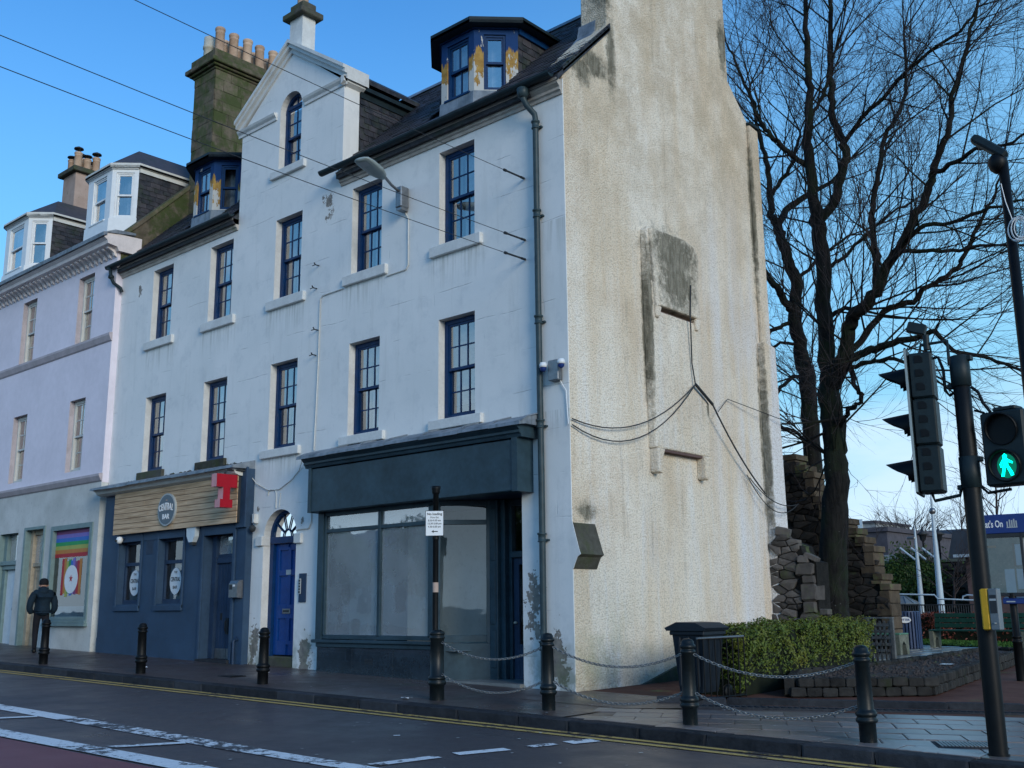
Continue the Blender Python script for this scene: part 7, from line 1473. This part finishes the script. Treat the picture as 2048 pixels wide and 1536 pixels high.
p_ = Mx @ Vector((0, -.008, 0)); text('label_text', 'LITTER', .072, p_, 'boardblue', t, (math.pi / 2, 0, an_), .001, bold=.0015)
# ------------------------------------------------------------------ notice board
by = 19.4
t = thing('notice_board', 'dark blue headed WHATS ON notice board on round posts at the right edge', 'notice board', (-5.9, by, gz(-5.9, by)))
BA = .10
def bdx(x, y, z): return (-6.36 + x * math.cos(BA) - y * math.sin(BA), by + x * math.sin(BA) + y * math.cos(BA), z)
def bo(nm, mb, m, par=None): mb.v = [bdx(*v) for v in mb.v]; return obj(nm, mb, m, par or t)
mb = MB(); mb.bevbox(-.02, 1.3, -.04, .10, 1.17, 1.50, .01); bo('header', mb, 'boardblue')
mb = MB(); mb.bevbox(.0, .05, -.03, .08, .14, 1.17, .005); mb.bevbox(.66, .70, -.03, .08, .14, 1.17, .005); mb.bevbox(1.2, 1.25, -.03, .08, .14, 1.17, .005); mb.bevbox(0.05, 1.2, -.03, .08, 1.10, 1.17, .005); mb.bevbox(.05, 1.2, -.03, .08, .10, .16, .005); bo('frame', mb, 'ink')
g_ = G('poster_print'); n1 = g_.noise(5, 6, .7); n2 = g_.vor(9, None, 'F1'); c0 = g_.mix(g_.mr(n1, .4, .6), (.07, .10, .06), (.24, .22, .14)); c0 = g_.mix(g_.mr(n2, .15, .05), c0, (.30, .28, .20)); MAT['poster'] = g_.end(c0, .35)
mb = MB(); mb.box(.05, .66, .02, .03, .16, 1.10); bo('poster', mb, 'poster'); mb = MB(); mb.box(.70, 1.2, .02, .03, .16, 1.10); bo('poster', mb, 'greyrender')
mb = MB(); mb.box(.10, .26, .012, .018, .93, .97); bo('poster_title', mb, 's_orange')
for a, b, c, d, m in ((.36, .52, .16, .56, 'sticker'), (.56, .65, .62, .98, 'sticker'), (.55, .65, .22, .56, 'sticker'), (.52, .56, .6, 1.0, 'doorbrown')): mb = MB(); mb.box(a, b, .004, .010, c, d); bo('paper_notice', mb, m)
mb = MB(); mb.quad((.05, -.01, .16), (.66, -.01, .16), (.66, -.01, 1.10), (.05, -.01, 1.10)); bo('pane', mb, 'clearglass')
text('header_text', "What's On", .165, bdx(.20, -.043, 1.33), 'letter', t, (math.pi / 2, 0, BA), .002, align='CENTER', sx=.60, bold=.003)
mb = MB()
for k, (a, h) in enumerate(((.48, .10), (.52, .13), (.555, .12), (.59, .14), (.625, .11))): mb.box(a, a + .022, -.043, -.04, 1.27, 1.27 + h)
mb.box(.475, .65, -.0425, -.04, 1.26, 1.275); bo('header_logo', mb, 'rim')
mb = MB(); mb.bevbox(.30, 1.3, -.10, .06, -.03, .06, .01); mb.prism([(-.10, .06), (.12, .06), (.12, .09)], 'x', .30, 1.3); bo('lectern_panel', mb, 'boardblue'); mb = MB(); mb.box(.36, .50, -.104, -.10, .0, .02); bo('panel_text', mb, 'rim')
for x in (.44, 1.15):
    mb = MB(); p = bdx(x, .02, 0); mb.lathe([(.075, -.05), (.075, .62), (.085, .63), (.085, .65), (.066, .66), (.066, .70), (.08, .71), (.08, .73), (.062, .74), (.060, 1.45)], p[0], p[1], gz(p[0], p[1]), 16); obj('post', mb, 'black', t)
# ------------------------------------------------------------------ middle distance
hedge('beech_hedge', 'red brown leaved low hedge behind the green bench', -12.4, -6.0, 31.0, 32.2, -1.15, -.30, 9000, .04, 'beech', 6, 0, .12, 'leafcore')
def rail(label, pts, r=.028, m='mast'): mb = MB(); mb.tube(pts, r, 8); return tag(obj('handrail', mb, m), label, 'handrail')
y = 36.0; a, b, c, d = at(1770, 1188, y), at(1869, 1190, y), at(1876, 1198, y), at(1985, 1202, y)
rail('white tubular handrail above the litter bin roof', [a, b, c, d])
rail('short white looped handrail behind the green bench', [at(1925, 1200, 38), at(1926, 1193, 38), at(1934, 1190, 38), at(1990, 1193, 38)])
t = thing('park_railing', 'row of thin dark upright railings beyond the red hedge', 'railing', (-13, 35, -1.0)); um = mesh_of('bar', MB().tube([(0, 0, -.9), (0, 0, .0)], .016, 4), 'ink')
for k in range(44): p = at(1760 + k * 4.6, 1200, 35.2); inst('bar', um, t, (p.x, p.y, -.05))
mb = MB(); mb.box(at(1760, 1200, 35.2).x, at(1962, 1200, 35.2).x, 35.18, 35.22, -.08, -.04); obj('top_rail', mb, 'ink', t)
for k, (xb, yb_, xt, yt, Y, rb_, lb, head) in enumerate(((1887, 1262, 1861, 985, 40, .14, 'tall tapering white mast with a ball near its tip', 1), (1848, 1262, 1825, 1050, 46, .13, 'white mast with a small lamp head, left of the ball topped mast', 2))):
    p, q = at(xb, yb_, Y), at(xt, yt, Y); q.x = p.x + (q.x - p.x) * .15; p.z = gz(p.x, Y); t = thing('mast', lb, 'mast', p, 'white masts in the park'); mb = MB(); mb.tube([p, p.lerp(q, .5), p.lerp(q, .93), q], [rb_, rb_ * .68, rb_ * .3, .015], 12); obj('shaft', mb, 'mast', t)
    if head == 1: c = p.lerp(q, .86); mb = MB(); mb.lathe([(0, -.13), (.09, -.10), (.13, 0), (.09, .10), (0, .13)], c.x, c.y, c.z, 14); obj('ball', mb, 'steel', t)
    else: c = p.lerp(q, .85); mb = MB(); mb.bevbox(c.x - .35, c.x + .0, c.y - .1, c.y + .1, c.z + .02, c.z + .12, .02); obj('lamp_head', mb, 'steel', t)
# old stone wall with ivy, and what stands beyond it
wy = 58.0; a, b = at(1785, 1122, wy), at(1965, 1118, wy)
t = thing('garden_wall', 'long dark stone garden wall partly covered with ivy, far behind the park', 'wall', ((a.x + b.x) / 2, wy, -1)); mb = MB(); mb.box(a.x - 14, b.x + 12, wy, wy + .6, -1.8, a.z - .15); obj('core', mb, 'darkrubble', t); mb = MB(); mb.box(a.x - 14, b.x + 12, wy - .05, wy + .65, a.z - .15, a.z); obj('coping', mb, 'concrete', t)
rs = random.Random(4)
for k in range(240):
    x = rs.uniform(a.x - 2, b.x + 2); z = rs.uniform(-1.2, a.z - .35); inst('stone', rs.choice(druin), t, (x, wy - .0, z), (rs.uniform(.4, .9), .2, rs.uniform(.2, .38)))
def iv(cx, cz, rx, rz):
    def s_(rs): u, v = rs.gauss(0, .42), rs.gauss(0, .42); p = Vector((cx + rx * u, wy - .12 - rs.random() * .3, cz + rz * v)); return p, Vector((0, -1, .3))
    return s_
p = at(1835, 1160, wy); o = leafball('ivy', None, iv(p.x - .3, p.z + .3, 1.8, 1.5), 3600, .10, 'ivy', rs); tag(o, 'bright patch of ivy hanging on the dark garden wall', 'ivy')
p = at(1852, 1185, wy); o = leafball('shrub', None, iv(p.x + .6, p.z - .6, 1.6, 1.0), 2200, .11, 'leafcore', rs); tag(o, 'dark evergreen shrub at the foot of the garden wall between the masts', 'shrub')
def bldg(nm, lb, px0, px1, pyt, Y, dep, mat, roofh=0, roofmat='farroof', flat=False, hip=0):
    a, b = at(px0, pyt, Y), at(px1, pyt, Y); t = thing(nm, lb, 'building', ((a.x + b.x) / 2, Y, -1)); mb = MB(); mb.box(a.x, b.x, Y, Y + dep, -2.5, a.z); obj('wall', mb, mat, t)
    mb = MB()
    if flat: mb.box(a.x - .15, b.x + .15, Y - .15, Y + dep + .15, a.z, a.z + .3)
    else: mb.prism([(Y - .3, a.z), (Y + dep / 2, a.z + roofh), (Y + dep + .3, a.z)], 'x', a.x - .2, b.x + .2) if not hip else mb.prism([(a.x - .3, a.z), (a.x - .3 + hip, a.z + roofh), (b.x + .3, a.z + roofh), (b.x + .3, a.z)], 'y', Y - .3, Y + dep)
    obj('roof', mb, roofmat, t); return t, a, b
t, a, b = bldg('flat_roofed_building', 'dull purple grey flat fronted block beyond the stepped wall', 1640, 1774, 1070, 70, 14, 'farroof', flat=True)
mb = MB(); q0, q1 = at(1640, 1104, 69.6), at(1793, 1104, 69.6); mb.box(q0.x, q1.x, 69.4, 69.8, -1.5, q0.z - .4); obj('lower_wall', mb, 'farwall', t)
t, a, b = bldg('tower_block', 'pale grey square tower rising behind the flat fronted block', 1702, 1752, 1049, 120, 10, 'farwall', flat=True); mb = MB(); c = at(1717, 1056, 119.8); mb.box(c.x - .5, c.x + .5, 119.8, 119.95, c.z - 1.2, c.z + 1.0); obj('window', mb, 'palewhite', t)
bldg('terrace_house', 'low slate roofed terrace seen over the garden wall between the masts', 1795, 1895, 1112, 86, 9, 'farwall', 2.2, 'farroof2')
t, a, b = bldg('brick_house', 'dark brick house with a steep slate roof left of the signal pole', 1930, 2100, 1112, 46, 10, 'brickw', 1.5, 'farroof2', hip=.8)
mb = MB(); mb.box(a.x - .35, b.x, 45.6, 46, a.z - .06, a.z + .06); obj('gutter', mb, 'mast', t)
mb = MB(); p, q = at(1886, 1112, 60), at(1905, 1062, 60); mb.prism([(p.x, p.z - 1.2), (q.x, q.z), (q.x + 9, q.z), (q.x + 9, p.z - 1.2)], 'y', 60, 68); o = obj('slate_roof_house', mb, 'farroof2'); tag(o, 'house end with a sloping dark slate roof behind the tall white mast', 'building')
for k in range(3): # leaning glass-house bars / stair strings on the wall top
    mb = MB(); p, q = at(1800 + k * 22, 1096, 57.5), at(1830 + k * 22, 1119, 57.5); mb.tube([p, q], .06, 4); tag(obj('slanting_rail', mb, 'mast'), ['leftmost of three slanting pale rails on the garden wall', 'middle one of three slanting pale rails on the garden wall', 'slanting pale rail nearest the brick house on the garden wall'][k], 'rail', 'slanting rails on the garden wall')
for k, (px, lb) in enumerate(((1846, 'left one of two small lantern posts seen over the garden wall'), (1878, 'right one of two small lantern posts, beside the tall mast'))):
    p = at(px, 1080, 62); t = thing('lantern_post', lb, 'street lamp', (p.x, 62, -1), 'lantern posts beyond the wall'); mb = MB(); mb.tube([(p.x, 62, -1), (p.x, 62, p.z)], .06, 6); obj('post', mb, 'black', t); mb = MB(); mb.lathe([(.04, 0), (.16, .1), (.22, .38), (.38, .42), (.1, .6), (.03, .85), (0, .9)], p.x, 62, p.z - .1, 8); obj('lantern', mb, 'ink', t)
def sapling(label, px, py0, py1, Y, r, seed, n=12, l=1.6, px1=None, nm='sapling'):
    rs = random.Random(seed); a, b = at(px, py0, Y), at(px1 or px, py1, Y); t = thing(nm, label, 'tree', a); T = (TW(), TW()); K = TW(); P = [a.lerp(b, i / 8) + Vector((rs.gauss(0, .02), rs.gauss(0, .02), 0)) for i in range(9)]; K.tube(P, [r * (1 - .8 * i / 8) for i in range(9)], 7)
    for k in range(n):
        u = .15 + .85 * k / n; i = min(7, int(u * 8)); c = P[i].lerp(P[i + 1], u * 8 - i); an = rs.uniform(0, 6.28); twig(T, c, Vector((math.cos(an), math.sin(an) * .6, .75)).normalized(), r * .4, l * (1.1 - .5 * u), 1, rs, .05)
    K.out('trunk', 'twig', t); 
    if T[0].v: T[0].out('branches', 'twig', t, 'stuff')
    T[1].out('twigs', 'twig', t, 'stuff')
sapling('slim young leafless tree rising behind the notice board', 2000, 1160, 890, 30, .05, 3, 16, 1.7, 1986)
sapling('small bare shrub like tree in front of the garden wall right of the tall mast', 1908, 1215, 1125, 44, .06, 4, 16, 1.9, 1908)
sapling('bare wispy treetop over the roofs beside the tall mast', 1925, 1115, 1020, 66, .08, 6, 10, 2.6, 1922)
sapling('thin bare stem growing on top of the stepped wall edge', 1753, 1100, 1030, 30, .012, 5, 8, .45, 1751)
sapling('bare bush showing over the terrace roof left of the ball topped mast', 1815, 1110, 1075, 92, .16, 7, 14, 3.6)
sapling('second bare bush beyond the terrace roof', 1838, 1110, 1078, 96, .16, 8, 14, 3.6)
# ------------------------------------------------------------------ the far side of the street, behind the camera (seen in the shop glass)
t = thing('opposite_terrace', 'plain stone terrace facing the shopfronts across the street, mirrored in the shop glass', 'building', (-50, -18, -1.3))
mb = MB(); mb.box(-75, -30, -26, -18, -1.5, 2.4); obj('wall', mb, 'farwall', t); mb = MB(); mb.prism([(-17.7, 2.4), (-22, 5.2), (-26.3, 2.4)], 'x', -75, -30); obj('roof', mb, 'farroof', t)
wmb = mesh_of('window', MB().box(-.5, .5, -.05, .05, -.85, .85), 'dark')
for k in range(12):
    inst('window', wmb, t, (-72 + k * 3.4, -17.97, .6))
rs = random.Random(12)
for k, (x, y, r_, h) in enumerate(((-44.3, -10, 1.9, 2.3), (-38.4, -10.5, 2.0, 2.6), (-33.5, -12, 2.6, 3.6))):
    t = thing('street_tree', ['round evergreen tree across the street behind the camera', 'taller evergreen tree across the street nearest the terrace', 'broad evergreen tree across the street furthest right'][k], 'tree', (x, y, gz(x, y))); mb = MB(); mb.tube([(x, y, -1.6), (x, y, h - r_ * .6)], [.22, .12], 8); obj('trunk', mb, 'bark', t)
    def cs(rs, x=x, y=y, r_=r_, h=h):
        v = Vector((rs.gauss(0, 1), rs.gauss(0, 1), rs.gauss(0, 1))).normalized(); q = (rs.random() ** .35) * r_ * (1 + .35 * mnoise.noise(v * 2 + Vector((x, y, 0)))); return Vector((x, y, h)) + v * q, v
    leafball('crown', t, cs, 5000, .16, 'ivy', rs)
# ------------------------------------------------------------------ the walking person, seen from behind
PXp, PYp = -26.05, 11.85; pz = gz(PXp, PYp)
per = thing('person', 'person in a dark padded jacket and black wool hat walking away with hands in pockets', 'person', (PXp, PYp, pz)); per['label'] = 'person in a dark jacket and black wool hat walking away, hands in pockets'
wd = Vector((-.93, .36, 0)).normalized(); rdv = Vector((wd.y, -wd.x, 0))          # walking direction and right-hand side
def PB(r_, f_, z): return Vector((PXp, PYp, pz)) + rdv * r_ + wd * f_ + Vector((0, 0, z))
def skin_obj(name, verts, edges, radii, mat, root, sub=2):
    me = bpy.data.meshes.new(name); me.from_pydata([v - wloc(per) for v in verts], edges, []); o = bpy.data.objects.new(name, me); COL.objects.link(o); o.parent = per; me.materials.append(MAT[mat])
    m = o.modifiers.new('skin', 'SKIN'); sv = me.skin_vertices[0].data
    for i, r_ in enumerate(radii): sv[i].radius = r_ if isinstance(r_, tuple) else (r_, r_); sv[i].use_root = (i == root)
    m.use_smooth_shade = True; s_ = o.modifiers.new('sub', 'SUBSURF'); s_.levels = sub; s_.render_levels = sub
    dg = bpy.context.evaluated_depsgraph_get(); me2 = bpy.data.meshes.new_from_object(o.evaluated_get(dg)); o.modifiers.clear(); o.data = me2; me2.name = name
    if not me2.materials: me2.materials.append(MAT[mat])
    return o
# body: pelvis, legs in mid stride, torso, neck, head as one surface
V = [PB(0, 0, .93), PB(.0, .0, 1.12), PB(0, .01, 1.32), PB(0, .02, 1.45), PB(0, .03, 1.53), PB(0, .05, 1.62), PB(0, .055, 1.70),
     PB(-.10, 0, .88), PB(-.105, .10, .50), PB(-.10, .10, .12), PB(-.10, .14, .05), PB(-.11, .26, .035),
     PB(.10, 0, .88), PB(.10, -.02, .50), PB(.10, -.20, .17), PB(.10, -.22, .07), PB(.105, -.11, .035)]
Ed = [(0, 1), (1, 2), (2, 3), (3, 4), (4, 5), (5, 6), (0, 7), (7, 8), (8, 9), (9, 10), (10, 11), (0, 12), (12, 13), (13, 14), (14, 15), (15, 16)]
Ra = [(.15, .12), (.15, .12), (.18, .12), (.10, .09), .06, .095, .085, .095, .075, .055, .05, .042, .095, .075, .055, .05, .042]
skin_obj('body', V, Ed, Ra, 'trousers', 0)
# jacket: trunk plus bent arms that end in the pockets
V = [PB(0, 0, .84), PB(0, 0, .98), PB(0, 0, 1.12), PB(0, .0, 1.28), PB(0, .01, 1.42), PB(0, .02, 1.50),
     PB(-.19, .01, 1.41), PB(-.27, -.03, 1.20), PB(-.29, -.02, 1.04), PB(-.22, .08, .93), PB(.19, .01, 1.41), PB(.27, -.03, 1.20), PB(.29, -.02, 1.04), PB(.22, .08, .93)]
Ed = [(0, 1), (1, 2), (2, 3), (3, 4), (4, 5), (4, 6), (6, 7), (7, 8), (8, 9), (4, 10), (10, 11), (11, 12), (12, 13)]
Ra = [(.205, .15), (.22, .165), (.22, .16), (.215, .155), (.15, .12), (.085, .085), .10, .088, .082, .065, .10, .088, .082, .065]
skin_obj('jacket', V, Ed, Ra, 'coat', 2)
mb = MB(); c = PB(0, .03, 1.50); mb.lathe([(.115, -.02), (.12, .02), (.11, .05), (.09, .055)], c.x, c.y, c.z, 16); obj('collar', mb, 'coat', per)
mb = MB(); n0 = 0; mb.lathe([(0, -.10), (.09, -.07), (.12, 0), (.10, .06), (0, .09)], 0, 0, 0, 14); hb = PB(0, -.085, 1.44); mb.xf(Matrix.Translation(hb) @ Matrix.Rotation(math.atan2(wd.y, wd.x), 4, 'Z') @ Matrix.Diagonal((.55, 1.05, 1, 1))); obj('hood', mb, 'coat', per)
c = PB(0, .055, 1.64); mb = MB(); mb.lathe([(.106, -.03), (.110, .0), (.108, .04), (.098, .085), (.07, .118), (.03, .132), (0, .134)], c.x, c.y, c.z, 20); obj('wool_hat', mb, 'hat', per)
for s_ in (-1, 1):
    e = PB(.098 * s_, .055, 1.60); mb = MB(); mb.lathe([(0, -.03), (.014, -.02), (.018, .0), (.014, .02), (0, .03)], e.x, e.y, e.z, 8); obj('ear', mb, 'skin', per)
mb = MB(); c = PB(0, .055, 1.56); mb.lathe([(.055, -.05), (.072, -.02), (.088, .02), (.09, .06)], c.x, c.y, c.z, 16); obj('nape', mb, 'skin', per)
f0 = PB(0, .15, 1.58); mb = MB(); mb.lathe([(0, -.02), (.016, -.012), (.014, .02), (0, .035)], f0.x, f0.y, f0.z, 8); obj('nose', mb, 'skin', per)
for s_ in (-1, 1):
    q = PB(.105 * s_ * 1, .26 if s_ < 0 else -.11, .04)
    mb = MB(); dirv = wd; base = PB(.10 * s_, .10 if s_ < 0 else -.22, .05); n0 = 0; mb.bevbox(-.05, .05, -.09, .20, -.05, .05, .03); mb.xf(Matrix.Translation(base) @ Matrix.Rotation(math.atan2(wd.y, wd.x) - math.pi / 2, 4, 'Z') @ Matrix.Rotation(0 if s_ < 0 else -.5, 4, 'X')); obj('shoe', mb, 'black', per)
